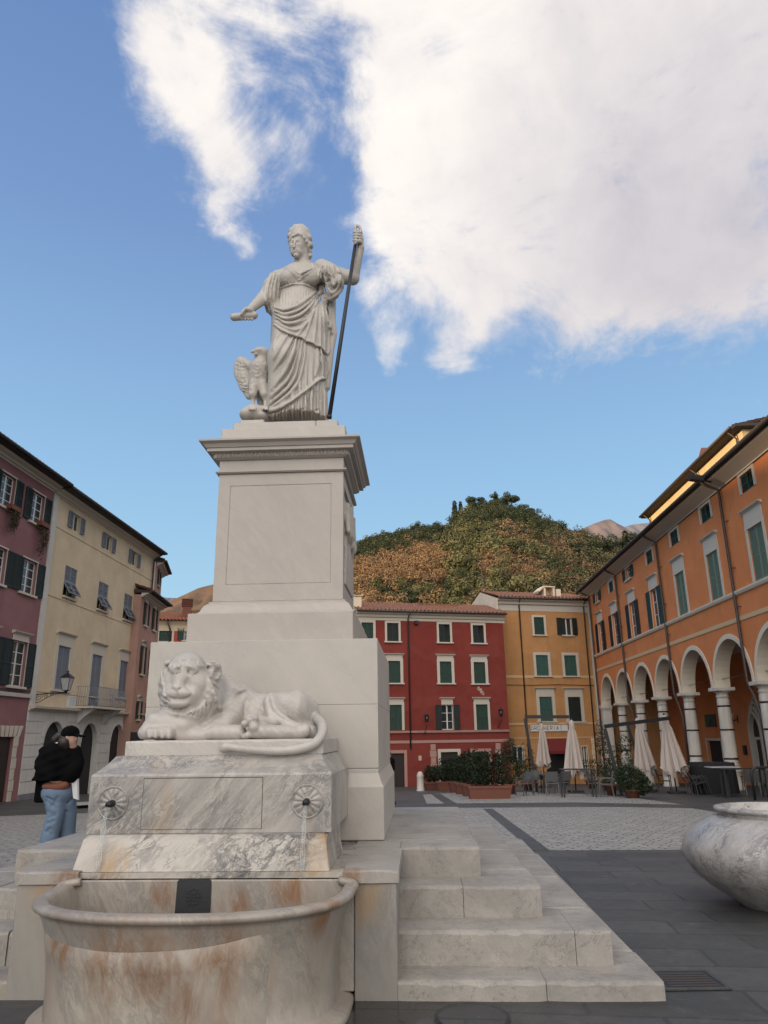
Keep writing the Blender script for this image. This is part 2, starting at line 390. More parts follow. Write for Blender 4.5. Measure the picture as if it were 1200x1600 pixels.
def marble(name, base=(.55,.52,.48), vein=(.16,.16,.17), vs=1.0, vamt=.6, rot=(0,R(38),0), stretch=(1,1,.35), rough=.42, blotch=.25, stain=None, dirt=.0, patches=None, grain=0.):
    m, t = material(name); v = t.add('ShaderNodeTexCoord').outputs['Object']
    mv = t.mapping(t.mapping(v, rot=rot), scale=stretch)
    wn = t.add('ShaderNodeTexNoise', i_Vector=mv, i_Scale=1.6*vs, i_Detail=6.)
    off = t.add('ShaderNodeVectorMath', operation='MULTIPLY_ADD', i_0=wn.outputs['Color']); off.inputs[1].default_value = (.8,.8,.8); t.l.new(mv, off.inputs[2])
    a = t.math('ABSOLUTE', t.math('SUBTRACT', t.noise(off.outputs[0], 3.2*vs, 8, .62, .6), .5))
    b = t.math('ABSOLUTE', t.math('SUBTRACT', t.noise(off.outputs[0], 9*vs, 7, .6, .4), .5))
    va = t.ramp(a, [(0., 1.), (.05, .0)]); vb = t.ramp(b, [(0., .8), (.04, 0.)])
    gate = t.ramp(t.noise(mv, 1.7*vs, 4, .6), [(.38, 0.), (.58, 1.)])
    # broad smoky streaks running the same way as the veins
    st = t.ramp(t.noise(t.mapping(mv, scale=(1.6,1.6,.35)), 2.6*vs, 7, .65, .5), [(.46, 0.), (.72, 1.)])
    vf = t.math('MULTIPLY', t.math('MULTIPLY', t.math('MAXIMUM', va, vb), gate), vamt, clamp=True)
    soft = t.ramp(t.noise(off.outputs[0], 1.8*vs, 5, .6), [(.35, 0.), (.7, 1.)])
    c = t.mix(t.math('MULTIPLY', soft, blotch), base, tuple(x*.55+.03 for x in vein[:3]) if False else (base[0]*.62, base[1]*.63, base[2]*.67))
    c = t.mix(t.math('MULTIPLY', st, min(1., vamt*.75)), c, tuple(.42*b_+.35*v_ for b_, v_ in zip(base, vein)))
    c = t.mix(vf, c, vein)
    if stain:     # ochre iron stains
        sc, lo, hi, ccol_ = stain
        sv = t.mapping(v, scale=(1, 1, .38)); sn = t.ramp(t.noise(sv, sc, 5, .62, .4), [(lo, 0.), (hi, 1.)])
        if patches:
            pm = None
            for (px_, py_, pz_, pr) in patches:
                dn = t.add('ShaderNodeVectorMath', operation='DISTANCE'); t.l.new(v, dn.inputs[0]); dn.inputs[1].default_value = (px_, py_, pz_)
                g = t.ramp(t.math('DIVIDE', dn.outputs['Value'], pr), [(.25, 1.), (1., 0.)]); pm = g if pm is None else t.math('MAXIMUM', pm, g)
            fine = t.ramp(t.noise(t.mapping(v, scale=(1.6,1.6,.5)), sc*2.4, 8, .72, .5), [(.36, .05), (.58, 1.)])
            sn = t.math('MAXIMUM', t.math('MULTIPLY', sn, .35), t.math('MULTIPLY', pm, fine))
        c = t.mix(t.math('MULTIPLY', sn, .8), c, ccol_)
    if dirt:
        dn_ = t.ramp(t.noise(v, 2.3, 8, .68), [(.45, 0.), (.75, 1.)]); c = t.mix(t.math('MULTIPLY', dn_, dirt), c, (.11,.105,.095))
    if grain:
        pk = t.ramp(t.noise(v, 9, 8, .75, .4), [(.54, 0.), (.68, 1.)]); c = t.mix(t.math('MULTIPLY', pk, .35*grain), c, (.13,.12,.10))
        cr = t.math('ABSOLUTE', t.math('SUBTRACT', t.noise(v, 1.9, 7, .7, 1.2), .5)); c = t.mix(t.math('MULTIPLY', t.ramp(cr, [(0.,.7),(.006,0.)]), grain), c, (.08,.075,.07))
    fine = t.noise(v, 60, 4, .6)
    finish(t, c, rough, t.math('ADD', t.noise(v, 14, 6, .6), t.math('MULTIPLY', fine, .4)), .12+.4*grain, .01); return m
def plaster(name, c, c2=None, var=.12, streak=.25, rough=.9):
    m, t = material(name); v = t.add('ShaderNodeTexCoord').outputs['Object']
    n = t.noise(v, .7, 8, .62); n2 = t.noise(t.mapping(v, scale=(3, 3, .25)), 1.2, 6, .6); n3 = t.noise(v, 25, 4, .6)
    cc = t.mix(t.ramp(n, [(.3, 0.), (.7, 1.)]), tuple(x*(1-var) for x in c), tuple(x*(1+var) for x in c))
    cc = t.mix(t.math('MULTIPLY', t.ramp(n2, [(.5, 0.), (.72, 1.)]), streak), cc, c2 or tuple(x*.62 for x in c))
    pt = t.ramp(t.noise(t.mapping(v, scale=(1,1,1.7)), .45, 3, .5, .6), [(.52, 0.), (.56, 1.)]); cc = t.mix(t.math('MULTIPLY', pt, .16), cc, tuple(min(1, x*1.25+.03) for x in c))
    fs_ = t.ramp(t.noise(t.mapping(v, scale=(9, 9, .35)), 1.5, 5, .7), [(.56, 0.), (.74, 1.)]); cc = t.mix(t.math('MULTIPLY', fs_, .22), cc, tuple(x*.5 for x in c))
    finish(t, cc, rough, n3, .25, .01, spec=.2); return m
M = {}
M['marble_plain'] = marble('pale marble', (.455,.415,.365), (.30,.28,.26), 1.0, .25, blotch=.22, rough=.5, dirt=.12)
M['marble_pedestal'] = marble('weathered pedestal marble', (.415,.37,.325), (.27,.25,.24), .7, .22, blotch=.2, rough=.55, dirt=.1)
M['marble_statue'] = marble('statue marble', (.46,.42,.37), (.33,.31,.29), 2., .2, blotch=.15, rough=.5, dirt=.1)
M['marble_lion'] = marble('lion marble', (.47,.43,.385), (.2,.19,.19), 2.2, .4, rot=(0,R(50),0), blotch=.25, rough=.42)
M['marble_block'] = marble('grey veined marble', (.42,.385,.34), (.08,.08,.085), 2.3, .75, rot=(0,R(-42),0), stretch=(1,1,.28), blotch=.75, rough=.38, stain=(2.2,.6,.8,(.36,.26,.15)))
M['marble_splash'] = marble('black veined marble', (.45,.41,.355), (.035,.035,.04), 1.6, .95, rot=(0,R(-50),0), stretch=(1,1,.4), blotch=.3, rough=.35, stain=(2.5,.6,.78,(.34,.21,.09)), patches=[(-.72,5.42,.80,.2),(-.66,5.45,.95,.14),(-2.1,5.42,.78,.16)])
M['marble_basin'] = marble('iron stained marble', (.35,.31,.26), (.10,.105,.11), 2.0, .42, rot=(0,R(28),0), stretch=(1,1,.3), blotch=.5, rough=.35, stain=(2.6,.5,.75,(.21,.085,.02)),
    patches=[(-1.72,5.35,.63,.18),(-.86,5.35,.64,.20),(-1.25,5.35,.55,.14),(-1.6,4.45,.38,.4),(-1.1,4.4,.35,.4),(-.55,4.75,.6,.2),(-2.0,4.6,.3,.25)])
M['marble_belly'] = marble('rust stained marble', (.40,.355,.29), (.09,.095,.10), 2.2, .45, rot=(0,R(28),0), stretch=(1,1,.3), blotch=.6, rough=.42, stain=(3.,.46,.66,(.18,.075,.022)), dirt=.35,
    patches=[(-1.72,4.45,.42,.28),(-1.45,4.42,.40,.25),(-1.1,4.4,.40,.3),(-1.25,4.4,.2,.3),(-.62,4.7,.55,.25),(-2.05,4.6,.5,.2)])
M['marble_coping'] = marble('worn coping marble', (.345,.315,.275), (.2,.19,.18), .9, .3, blotch=.55, rough=.6, stain=(2.4,.6,.8,(.17,.075,.025)), dirt=.5, grain=.8, patches=[(-.50,5.33,.71,.16),(-2.36,5.33,.71,.2)])
M['marble_wall'] = marble('damp wall marble', (.29,.265,.23), (.12,.13,.12), 1.1, .5, rot=(0,R(10),0), stretch=(1,1,.3), blotch=.6, rough=.5, stain=(2.4,.58,.8,(.33,.2,.09)), dirt=.25, patches=[(-.45,5.33,.62,.25),(-2.4,5.33,.66,.3)])
M['marble_step'] = marble('worn step marble', (.345,.315,.275), (.2,.19,.18), .9, .3, blotch=.55, rough=.65, stain=(1.6,.6,.8,(.26,.19,.11)), dirt=.6, grain=1.)
M['marble_vase'] = marble('vase marble', (.42,.395,.365), (.07,.07,.08), 2.3, .85, rot=(R(20),R(-60),R(30)), stretch=(1,1,.4), blotch=.55, rough=.35)
M['white_stone'] = simple('white column stone', (.52,.485,.43), .7, .12, 2.)
M['white_stone'] = plaster('white column stone', (.50,.465,.41), (.22,.20,.17), var=.14, streak=.5)
M['iron'] = simple('black iron', (.018,.018,.02), .5, .2, 5, .3)
M['bronze'] = simple('dark bronze rod', (.03,.03,.035), .45, .3, 9, .4)
M['black_cloth'] = simple('black cloth', (.008,.008,.009), .9, .3, 8)
M['wood_dark'] = simple('dark wood', (.018,.011,.009), .6, .3, 4)
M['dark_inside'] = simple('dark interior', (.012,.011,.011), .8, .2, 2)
M['terracotta'] = simple('terracotta', (.14,.048,.03), .8, .25, 6)
M['zinc'] = simple('dark brown gutter', (.06,.045,.04), .5, .2, 6, .2)
M['soffit'] = simple('dark eave timber', (.03,.026,.024), .8, .2, 5)
M['stone_trim'] = simple('pale stone trim', (.48,.44,.37), .8, .12, 3)
M['pink_trim'] = simple('faded pink trim', (.36,.21,.18), .85, .15, 3)
def glass_mat():
    m, t = material('window glass'); v = t.add('ShaderNodeTexCoord').outputs['Object']
    finish(t, t.mix(t.noise(v, 3, 3, .5), (.01,.012,.014), (.05,.055,.06)), .08, spec=.6); return m
M['glass'] = glass_mat()
def curtain_mat():
    m, t = material('net curtain'); v = t.add('ShaderNodeTexCoord').outputs['Object']
    wv_ = t.noise(t.mapping(v, scale=(14,14,.4)), 1.5, 3, .5); finish(t, t.mix(wv_, (.25,.26,.26), (.5,.5,.49)), .7, wv_, .3, .02); return m
M['curtain'] = curtain_mat()
def shutter(name, c): return simple(name, c, .65, .18, 4)
M['sh_green'] = shutter('dark green shutter', (.012,.04,.028)); M['sh_black'] = shutter('black green shutter', (.007,.014,.012))
M['sh_grey'] = shutter('grey blue shutter', (.16,.175,.21)); M['sh_pale'] = shutter('pale green shutter', (.13,.18,.13)); M['sh_mid'] = shutter('blue green shutter', (.03,.085,.07))
M['sh_red'] = shutter('green door paint', (.02,.03,.025))
def tiles(name, c):
    m, t = material(name); v = t.add('ShaderNodeTexCoord').outputs['Object']
    n = t.noise(v, 4.5, 4, .7); n2 = t.noise(v, 14, 4, .6); cc = t.mix(t.ramp(n, [(.3,0.),(.7,1.)]), tuple(x*.55 for x in c), tuple(x*1.25 for x in c)); cc = t.mix(t.math('MULTIPLY', n2, .4), cc, (.09,.07,.05))
    finish(t, cc, .85, n2, .4, .02); return m
M['tiles'] = tiles('roof tiles', (.30,.13,.075))
# ------------------------------------------------------------------ ground, paving
def clip(poly, y, keep_above):
    out = []
    for i in range(len(poly)):
        a, b = poly[i], poly[(i+1) % len(poly)]; ia = (a[1] >= y) == keep_above or a[1] == y; ib = (b[1] >= y) == keep_above or b[1] == y
        if ia: out.append(a)
        if ia != ib: t = (y-a[1])/(b[1]-a[1]); out.append((a[0]+t*(b[0]-a[0]), y))
    return out
def sheet(name, poly, mat, off, kind='structure'):
    mb = MB(); rest = [(float(p[0]), float(p[1])) for p in poly]
    for y in (6, 36, 60, 90, None):
        if y is None: part, nxt = rest, []
        else: part, nxt = clip(rest, y, False), clip(rest, y, True)
        if len(part) > 2: mb.vf([(x, yy, gz(yy)+off) for x, yy in part], [tuple(range(len(part)))])
        rest = nxt
        if len(rest) < 3: break
    for i, f in enumerate(mb.f):   # face up
        a, b, c = [Vector(mb.v[k]) for k in f[:3]]
        if sum((Vector(mb.v[f[k]]).cross(Vector(mb.v[f[(k+1)%len(f)]]))).z for k in range(len(f))) < 0: mb.f[i] = f[::-1]
    o = mb.build(name, mat); o['kind'] = kind; return o
def slab_mat():
    m, t = material('grey stone paving'); v = t.add('ShaderNodeTexCoord').outputs['Object']
    wn = t.add('ShaderNodeTexNoise', i_Vector=v, i_Scale=1.3, i_Detail=3.); off = t.add('ShaderNodeVectorMath', operation='MULTIPLY_ADD', i_0=wn.outputs['Color']); off.inputs[1].default_value = (.07,.07,0); t.l.new(v, off.inputs[2])
    br = t.add('ShaderNodeTexBrick', offset=.42, i_Vector=t.mapping(off.outputs[0], rot=(0,0,R(4))), i_Scale=1., i_Mortar_Size=.016, i_Mortar_Smooth=.3, i_Bias=-.1, i_Brick_Width=1.05, i_Row_Height=.52)
    br.inputs['Color1'].default_value = (.026,.026,.026,1); br.inputs['Color2'].default_value = (.062,.060,.057,1); br.inputs['Mortar'].default_value = (.012,.012,.012,1)
    n = t.noise(v, 1.1, 8, .65); n2 = t.noise(v, 9, 6, .6); n3 = t.noise(v, 50, 3, .6)
    c = t.mix(t.math('MULTIPLY', t.ramp(n, [(.35,0.),(.7,1.)]), .5), br.outputs[0], (.075,.072,.067)); c = t.mix(t.math('MULTIPLY', t.ramp(n2, [(.45,0.),(.7,1.)]), .5), c, (.02,.02,.021)); c = t.mix(t.math('MULTIPLY', t.ramp(t.noise(v, 3.1, 9, .72, .8), [(.55,0.),(.70,1.)]), .45), c, (.115,.11,.10))
    spk = t.ramp(t.noise(v, 38, 2, .5), [(.70, 0.), (.74, 1.)]); c = t.mix(t.math('MULTIPLY', spk, .35), c, (.25,.24,.22))
    # puddled water in front of the basin
    wd = t.add('ShaderNodeVectorMath', operation='DISTANCE', i_0=t.mapping(v, scale=(.55,1.4,1))); wd.inputs[1].default_value = (-.45, 7.2, 0)
    wet = t.ramp(t.math('ADD', wd.outputs['Value'], t.math('MULTIPLY', t.noise(v, 3.5, 6, .6), .8)), [(.82, 1.), (1.02, 0.)])
    c = t.mix(t.math('MULTIPLY', wet, .8), c, (.012,.012,.013)); rgh = t.mix(wet, (.55,.55,.55), (.12,.12,.12))
    h = t.math('ADD', t.math('MULTIPLY', br.outputs['Fac'], -.6), t.math('ADD', t.math('MULTIPLY', n2, .5), t.math('MULTIPLY', n3, .25)))
    finish(t, c, rgh, h, .45, .012); return m
def cobble_mat(name, ang, c1, c2, bw=.34, rh=.15):
    m, t = material(name); v = t.add('ShaderNodeTexCoord').outputs['Object']
    wn = t.add('ShaderNodeTexNoise', i_Vector=v, i_Scale=1.7, i_Detail=5.); off = t.add('ShaderNodeVectorMath', operation='MULTIPLY_ADD', i_0=wn.outputs['Color']); off.inputs[1].default_value = (.30,.30,0); t.l.new(v, off.inputs[2])
    br = t.add('ShaderNodeTexBrick', offset=.37, i_Vector=t.mapping(off.outputs[0], rot=(0,0,ang)), i_Scale=1., i_Mortar_Size=.022, i_Mortar_Smooth=.5, i_Bias=0., i_Brick_Width=bw, i_Row_Height=rh)
    br.inputs['Color1'].default_value = (*c1,1); br.inputs['Color2'].default_value = (*c2,1); br.inputs['Mortar'].default_value = (.06,.057,.053,1)
    n = t.noise(v, .6, 8, .65); n2 = t.noise(v, 6, 6, .6)
    c = t.mix(t.math('MULTIPLY', t.ramp(n, [(.35,0.),(.7,1.)]), .45), br.outputs[0], tuple(x*.6 for x in c1)); c = t.mix(t.math('MULTIPLY', n2, .3), c, (.12,.11,.1))
    finish(t, c, .6, t.math('ADD', t.math('MULTIPLY', br.outputs['Fac'], -1.), t.math('MULTIPLY', n2, .5)), .7, .02); return m
M['slab'] = slab_mat(); M['cobble'] = cobble_mat('pale cobbles', R(28), (.42,.40,.37), (.30,.285,.26)); M['cobble2'] = cobble_mat('pale cobbles fanned', R(-62), (.42,.40,.37), (.30,.285,.26))
M['cobble3'] = cobble_mat('pale cobbles left', R(8), (.34,.325,.30), (.25,.24,.225))
M['kerb'] = simple('pale kerb stone', (.30,.285,.26), .7, .2, 3)
sheet('ground', [(-400,-400),(400,-400),(400,5000),(-400,5000)], M['slab'], 0)
g2 = lambda pts: [tuple(ong(*p)[:2]) for p in pts]
sheet('cobbled_paving', g2([(690,1330),(640,1264),(720,1262.5),(950,1261),(1080,1263),(1135,1272),(1175,1288),(1215,1312),(1235,1330),(1110,1328)]), M['cobble'], .004)
sheet('cobbled_paving', g2([(667,1256),(661,1242),(700,1239),(830,1238),(940,1242),(1000,1248),(1068,1257.5),(900,1254)]), M['cobble2'], .004)
sheet('cobbled_paving', g2([(-260,1283),(-60,1278),(125,1271),(200,1269),(260,1330),(-260,1420)]), M['cobble3'], .004)
for a, b, w_ in [((762,1264),(845,1329),.14),((681,1241),(705,1256.5),.2)]:
    p, q = ong(*a), ong(*b); d = (q-p)[:2]; d /= np.linalg.norm(d); nrm = np.array([-d[1], d[0]])*w_
    sheet('stone_strip', [p[:2]-nrm, p[:2]+nrm, q[:2]+nrm, q[:2]-nrm], M['slab'], .008)
sheet('kerb', g2([(118,1258),(146,1257),(146,1262),(118,1264)]), M['kerb'], .1)
# drain cover with frame and slots
dc = onz(1072, 1533, 0); e = empty('drain_cover', (dc[0], dc[1], .004), R(3), 'square dark iron drain cover let into the grey paving right of the marble steps', 'drain cover')
mb = MB(); mb.box(-.19,-.17,0,.19,.17,.006); mb.build('cover_plate', M['iron'], e)
mb = MB()
for x0,y0,x1,y1 in [(-.22,-.2,.22,-.172),(-.22,.172,.22,.2),(-.22,-.171,-.192,.171),(.192,-.171,.22,.171)]: mb.box(x0,y0,0,x1,y1,.009)
mb.build('cover_frame', M['slab'], e)
mb = MB()
for i in range(6): mb.box(-.16,-.14+i*.05,.006,.16,-.125+i*.05,.010)
mb.build('cover_rib', M['zinc'], e)
rc = onz(738, 1592, 0); e = empty('round_manhole_cover', (rc[0], rc[1], .004), 0, 'round dark manhole cover in the wet paving in front of the lowest marble step', 'manhole cover')
mb = MB(); mb.lathe([(.205,0),(.205,.006),(.195,.007),(0,.007)]); mb.build('cover_plate', M['slab'], e)
mb = MB(); mb.vf([(r*math.cos(a), r*math.sin(a), .010) for r in (.212,.222) for a in np.linspace(0,2*PI,49)[:-1]], [(i,(i+1)%48,48+(i+1)%48,48+i)[::-1] for i in range(48)]); mb.build('cover_ring', M['iron'], e)

# the hillside behind the left-hand houses, added out of view to shade the plaza
M['scrub'] = simple('scrub hillside', (.07,.065,.03), .95, .4, .1)
HX, HY = math.sin(R(SUN_AZ)), math.cos(R(SUN_AZ)); DH = 190.
def shade_h(s_, d_):   # s_ along the ridge, d_ beyond it
    crest = 11.7 + (DH + 13.) * math.tan(R(SUN_EL)) + .26 * s_ * math.tan(R(SUN_EL)) - 3.2 * min(1., max(0., (s_ - 56.) / 4.)); e_ = min(1., max(0., (s_ + 330) / 60.)) * min(1., max(0., (85 - s_) / 14.))
    return crest * e_ * max(0., 1 - abs(d_) / 75.)
vs = []; NS, ND = 60, 16
for i in range(NS):
    for j in range(ND):
        s_ = -400 + i * 500. / (NS-1) if i < 40 else -66 + (i-40) * 170. / (NS-41); d_ = -78 + 156. * j / (ND-1)
        x = HX*(DH + d_) - HY*s_; y = HY*(DH + d_) + HX*s_*-1
        vs.append((x, y, -3 + max(0, shade_h(s_, d_)) + (3 if shade_h(s_, d_) > 0 else 0)))
fs = [(i*ND+j, (i+1)*ND+j, (i+1)*ND+j+1, i*ND+j+1) for i in range(NS-1) for j in range(ND-1)]
o = MB().vf(vs, fs).build('shade_ridge', M['scrub']); o['kind'] = 'structure'
# ------------------------------------------------------------------ monument: steps, block, pedestal
CX = -1.42
mon = empty('monument_pedestal', (CX, 8.06, .75), 0, 'tall pale marble pedestal with moulded cornice and framed panels, stepped up from a broad block', 'pedestal')
def L(o): # world coordinates to the local frame of its parent
    o.location = -o.parent.location; return o
def part(mb, name, mat, par, bevel=0):
    o = mb.build(name, mat, par, bevel=bevel); o.matrix_parent_inverse = Matrix.Identity(4); o.location = tuple(-v for v in par.location); return o
# block with a plinth course
mb = MB(); cx, cy, hx, hy = CX, 8.06, 1.045, 1.25
mb.frustum_ring([(.045,.75),(.045,1.17),(.03,1.2),(.0,1.28),(0,1.32)], cx, cy, hx, hy); part(mb, 'plinth', M['marble_plain'], mon, .008)
mb = MB(); mb.frustum_ring([(0,1.322),(0,1.8595)], cx, cy, hx, hy); mb.frustum_ring([(0,1.8605),(0,2.44)], cx, cy, hx, hy); part(mb, 'block', M['marble_plain'], mon, .004)
# tier under the die
mb = MB(); mb.frustum_ring([(0,2.442),(0,2.74)], cx, cy, .80, .99); part(mb, 'tier', M['marble_pedestal'], mon, .008)
mb = MB(); mb.frustum_ring([(.12,2.742),(.12,2.78),(.10,2.80),(.07,2.86),(.04,2.885),(.03,2.89),(.03,2.905),(0,2.915)], cx, cy, .665, .625); part(mb, 'base_moulding', M['marble_pedestal'], mon)
# die with sunk panels: front and back plain, relief on the flanks
mb = MB()
hx, hy = .665, .625; z0, z1 = 2.917, 4.285
mb.box(cx-hx+.03, cy-hy+.0065, z0, cx+hx-.03, cy+hy-.0065, z1)
def frame(axis, sgn):
    # border strips standing 3 cm proud round a panel
    u = hx if axis == 'y' else hy
    bw = .125
    def put(u0, u1, a, b, dz):
        if axis == 'y':
            y0 = cy+sgn*hy; y1 = cy+sgn*(hy-.03); mb.box(cx+u0, min(y0,y1)+(dz if sgn<0 else 0), a, cx+u1, max(y0,y1)-(dz if sgn>0 else 0), b)
        else:
            x0 = cx+sgn*hx; x1 = cx+sgn*(hx-.03); mb.box(min(x0,x1)+(dz if sgn<0 else 0), cy+u0, a, max(x0,x1)-(dz if sgn>0 else 0), cy+u1, b)
    e_ = u if axis == 'y' else u-.0305
    put(-e_, -u+bw, z0, z1, 0); put(u-bw, e_, z0, z1, 0); put(-u+bw, u-bw, z0, z0+.17, 0); put(-u+bw, u-bw, z1-.13, z1, 0)
    # raised field inside a narrow channel
    put(-u+bw+.006, u-bw-.006, z0+.176, z1-.136, .002 if axis == 'y' else .026)
for a, s_ in (('y',-1),('y',1),('x',-1),('x',1)): frame(a, s_)
part(mb, 'die', M['marble_pedestal'], mon)
# carved figures in relief on the two flanks
def relief(sgn):
    S = Sculpt((cx+sgn*.665-.10, cy-.5, z0+.15), (cx+sgn*.665+.12, cy+.5, z1-.1), .014); X = cx+sgn*.64
    S.box((X-.03, cy-.47, z0+.2), (X+.005, cy+.47, z1-.17), .005)
    r_ = random.Random(3 if sgn > 0 else 4)
    for yy, hgt in ((-.28,1.), (0.0,1.05), (.27,.96)):
        b = z0+.2; t = b+.86*hgt; yc = cy+yy
        S.ell((X+sgn*.03, yc, t), (.045,.055,.07), k=.02); S.cap((X+sgn*.02, yc, t-.08), (X+sgn*.02, yc, t-.3), .06, .075, k=.03)
        for q in range(7): S.chain([(X+sgn*.02, yc-.09+q*.03, t-.3), (X+sgn*.03, yc-.1+q*.034+r_.uniform(-.02,.02), (t+b)/2-.1), (X+sgn*.02, yc-.12+q*.04, b)], .02, k=.012)
        S.chain([(X+sgn*.04, yc-.09, t-.12), (X+sgn*.06, yc-.15, t-.3), (X+sgn*.05, yc-.05+r_.uniform(-.04,.08), t-.38)], [.03,.026,.02], k=.02)
        S.chain([(X+sgn*.04, yc+.09, t-.12), (X+sgn*.05, yc+.14, t-.28), (X+sgn*.05, yc+.12, t-.12+r_.uniform(-.2,.3))], [.03,.026,.02], k=.02)
    o = link('relief_panel', S.mesh('relief', M['marble_pedestal']), mon); o.location = -mon.location
relief(1)
mb = MB(); mb.frustum_ring([(.0,4.287),(.02,4.287),(.035,4.30),(.035,4.312),(.0,4.322),(0,4.40),(0,4.437)], cx, cy, hx+.002, hy+.002); part(mb, 'frieze', M['marble_pedestal'], mon)
mb = MB(); mb.frustum_ring([(.01,4.438),(.03,4.445),(.05,4.46),(.055,4.50),(.075,4.503),(.075,4.508),(.115,4.512),(.115,4.545),(.13,4.55),(.135,4.56),(.15,4.585),(.185,4.602),(.19,4.605),(.19,4.625)], cx, cy, hx, hy); part(mb, 'cornice', M['marble_pedestal'], mon)
# egg and dart course under the cornice
mb = MB()
def egg(x, y, ax):
    vs = []
    for r_, dz, out in ((.0,-.028,.0),(.55,-.02,.012),(1.,.0,.018),(.8,.018,.012)):
        for k in range(6): a = 2*PI*k/6; vs.append((x+(r_*.011*math.cos(a) if ax==0 else out*math.sin(a)*1.1), y+(r_*.011*math.cos(a) if ax==1 else out*math.sin(a)*1.1), 4.483+dz))
    mb.vf(vs, [(i*6+k,i*6+(k+1)%6,(i+1)*6+(k+1)%6,(i+1)*6+k) for i in range(3) for k in range(6)], True)
n_ = 34
for i in range(n_):
    x = cx-hx-.04+(2*hx+.08)*(i+.5)/n_
    mb.box(x+.016, cy-hy-.066, 4.458, x+.021, cy-hy-.05, 4.50); egg(x, cy-hy-.056, 0)
n_ = 32
for sg in (-1, 1):
    for i in range(n_):
        y = cy-hy-.04+(2*hy+.08)*(i+.5)/n_
        mb.box(cx+sg*(hx+.058)-.008, y+.016, 4.458, cx+sg*(hx+.058)+.008, y+.021, 4.50); egg(cx+sg*(hx+.056), y, 1)
part(mb, 'egg_and_dart', M['marble_pedestal'], mon)
mb = MB(); mb.cbox(cx-.68, cy-.58, 4.627, cx+.68, cy+.58, 4.835, .008); part(mb, 'upper_step', M['marble_statue'], mon)
mb = MB(); mb.cbox(cx-.585, cy-.46, 4.837, cx+.34, cy+.46, 4.955, .008); mb.cbox(cx+.343, cy-.46, 4.837, cx+.585, cy+.46, 4.954, .008); part(mb, 'statue_plinth', M['marble_statue'], mon)

# steps round the block
stp = empty('marble_steps', (CX, 8., 0), 0, 'worn pale marble steps rising on both sides of the fountain to the monument platform', 'steps')
def rough_slab(lo, hi, r_=.018, seed=0, parts=1):
    """slab with rounded, slightly worn arris made by bevel and small random nicks"""
    mb = MB(); n = parts
    for i in range(n):
        a = lo[0] + (hi[0]-lo[0])*i/n; b = lo[0] + (hi[0]-lo[0])*(i+1)/n
        mb.box(a + (.0015 if i else 0), lo[1], lo[2], b - (.0015 if i < n-1 else 0), hi[1], hi[2])
    return mb
hw = [2.89, 2.66, 2.262, 1.856]; yf = [5.338, 5.654, 6.021, 6.379]; yb = [10.55, 10.22, 9.98, 9.75]; zt = [.112, .324, .535, .75]
def step_mesh(x0, x1, y0, y1, z0, z1, seed, nose=.014):
    """long slab in segments with worn, wavering edges"""
    r_ = random.Random(seed); V = []; n = max(2, int((x1-x0)/.055)); prof_n = 7
    F = []
    for i in range(n+1):
        x = x0 + (x1-x0)*i/n
        wv_ = .006*math.sin(x*7+seed) + .004*math.sin(x*23+seed*2) + r_.uniform(-.0025,.0025); c = nose + .008*abs(math.sin(x*11+seed)) + (r_.random() < .06)*.012
        ed = .012*max(0, 1-min(i, n-i)/1.5)
        yy = y0 + wv_*.5 + ed
        V += [(x, yy-.002, z0), (x, yy, z1-c), (x, yy+c*.3, z1-c*.3), (x, yy+c, z1-ed*.4), (x, y1-c, z1-ed*.4), (x, y1, z1-c), (x, y1, z0)]
    for i in range(n):
        for k in range(prof_n-1): a = i*prof_n+k; F.append((a, a+prof_n, a+prof_n+1, a+1))
    F.append(tuple(range(prof_n))); F.append(tuple(range((n+1)*prof_n-1, n*prof_n-1, -1)))
    return V, F
for i in range(4):
    z0 = -.35 if i == 0 else zt[i-1] - .2
    for nm, sd_, x0, x1 in (('r',i+1, -.185, CX+hw[i]), ('l',i+11, CX-hw[i], -2.655)):
        cuts = [x0] + ([x0+(x1-x0)*[.56,.83,.45,.5][i]] if i != 3 else []) + [x1]; mb = MB()
        for q in range(len(cuts)-1):
            V, F = step_mesh(cuts[q]+(.002 if q else 0), cuts[q+1]-(.002 if q < len(cuts)-2 else 0), yf[i]+.004*q, yf[i]+.7 if i < 3 else 6.80, z0, zt[i]-.003*q, sd_+q*3, .018); mb.vf(V, F)
        mb.build('step', M['marble_step'], stp, loc=(-CX, -8, 0), bevel=0)
    # flanks running back
    for sg in (-1, 1):
        e_ = CX + sg*hw[i]; inn = CX + sg*(hw[i+1]-.3 if i < 3 else 1.0)
        mb = MB(); ya = (yf[i]+.705) if i < 3 else 6.803
        n_ = 3; 
        for k in range(n_):
            a = ya + (yb[i]-ya)*k/n_; b = ya + (yb[i]-ya)*(k+1)/n_ - .003
            mb.cbox(min(e_,inn)+.004, a, z0, max(e_,inn)-.004, b, zt[i]-.002, .012)
        mb.build('flank', M['marble_step'], stp, loc=(-CX, -8, 0))
mb = MB(); mb.box(CX-1.0, 9.2, -.4, CX+1.0, 9.75, .749); mb.box(CX-1.0,6.803,.0,CX+1.0,9.19,.747); mb.box(CX+.87,6.378,.3,-.1885,6.80,.747); mb.box(-2.6515,6.378,.3,CX-.96,6.80,.747)
mb.build('platform', M['marble_step'], stp, loc=(-CX,-8,0))

# ------------------------------------------------------------------ fountain
fo = empty('fountain_wall', (CX, 5.6, 0), 0, 'veined grey marble fountain wall with incised panel and two round water spouts, below the lion', 'fountain')
fl = (-CX, -5.6, 0)
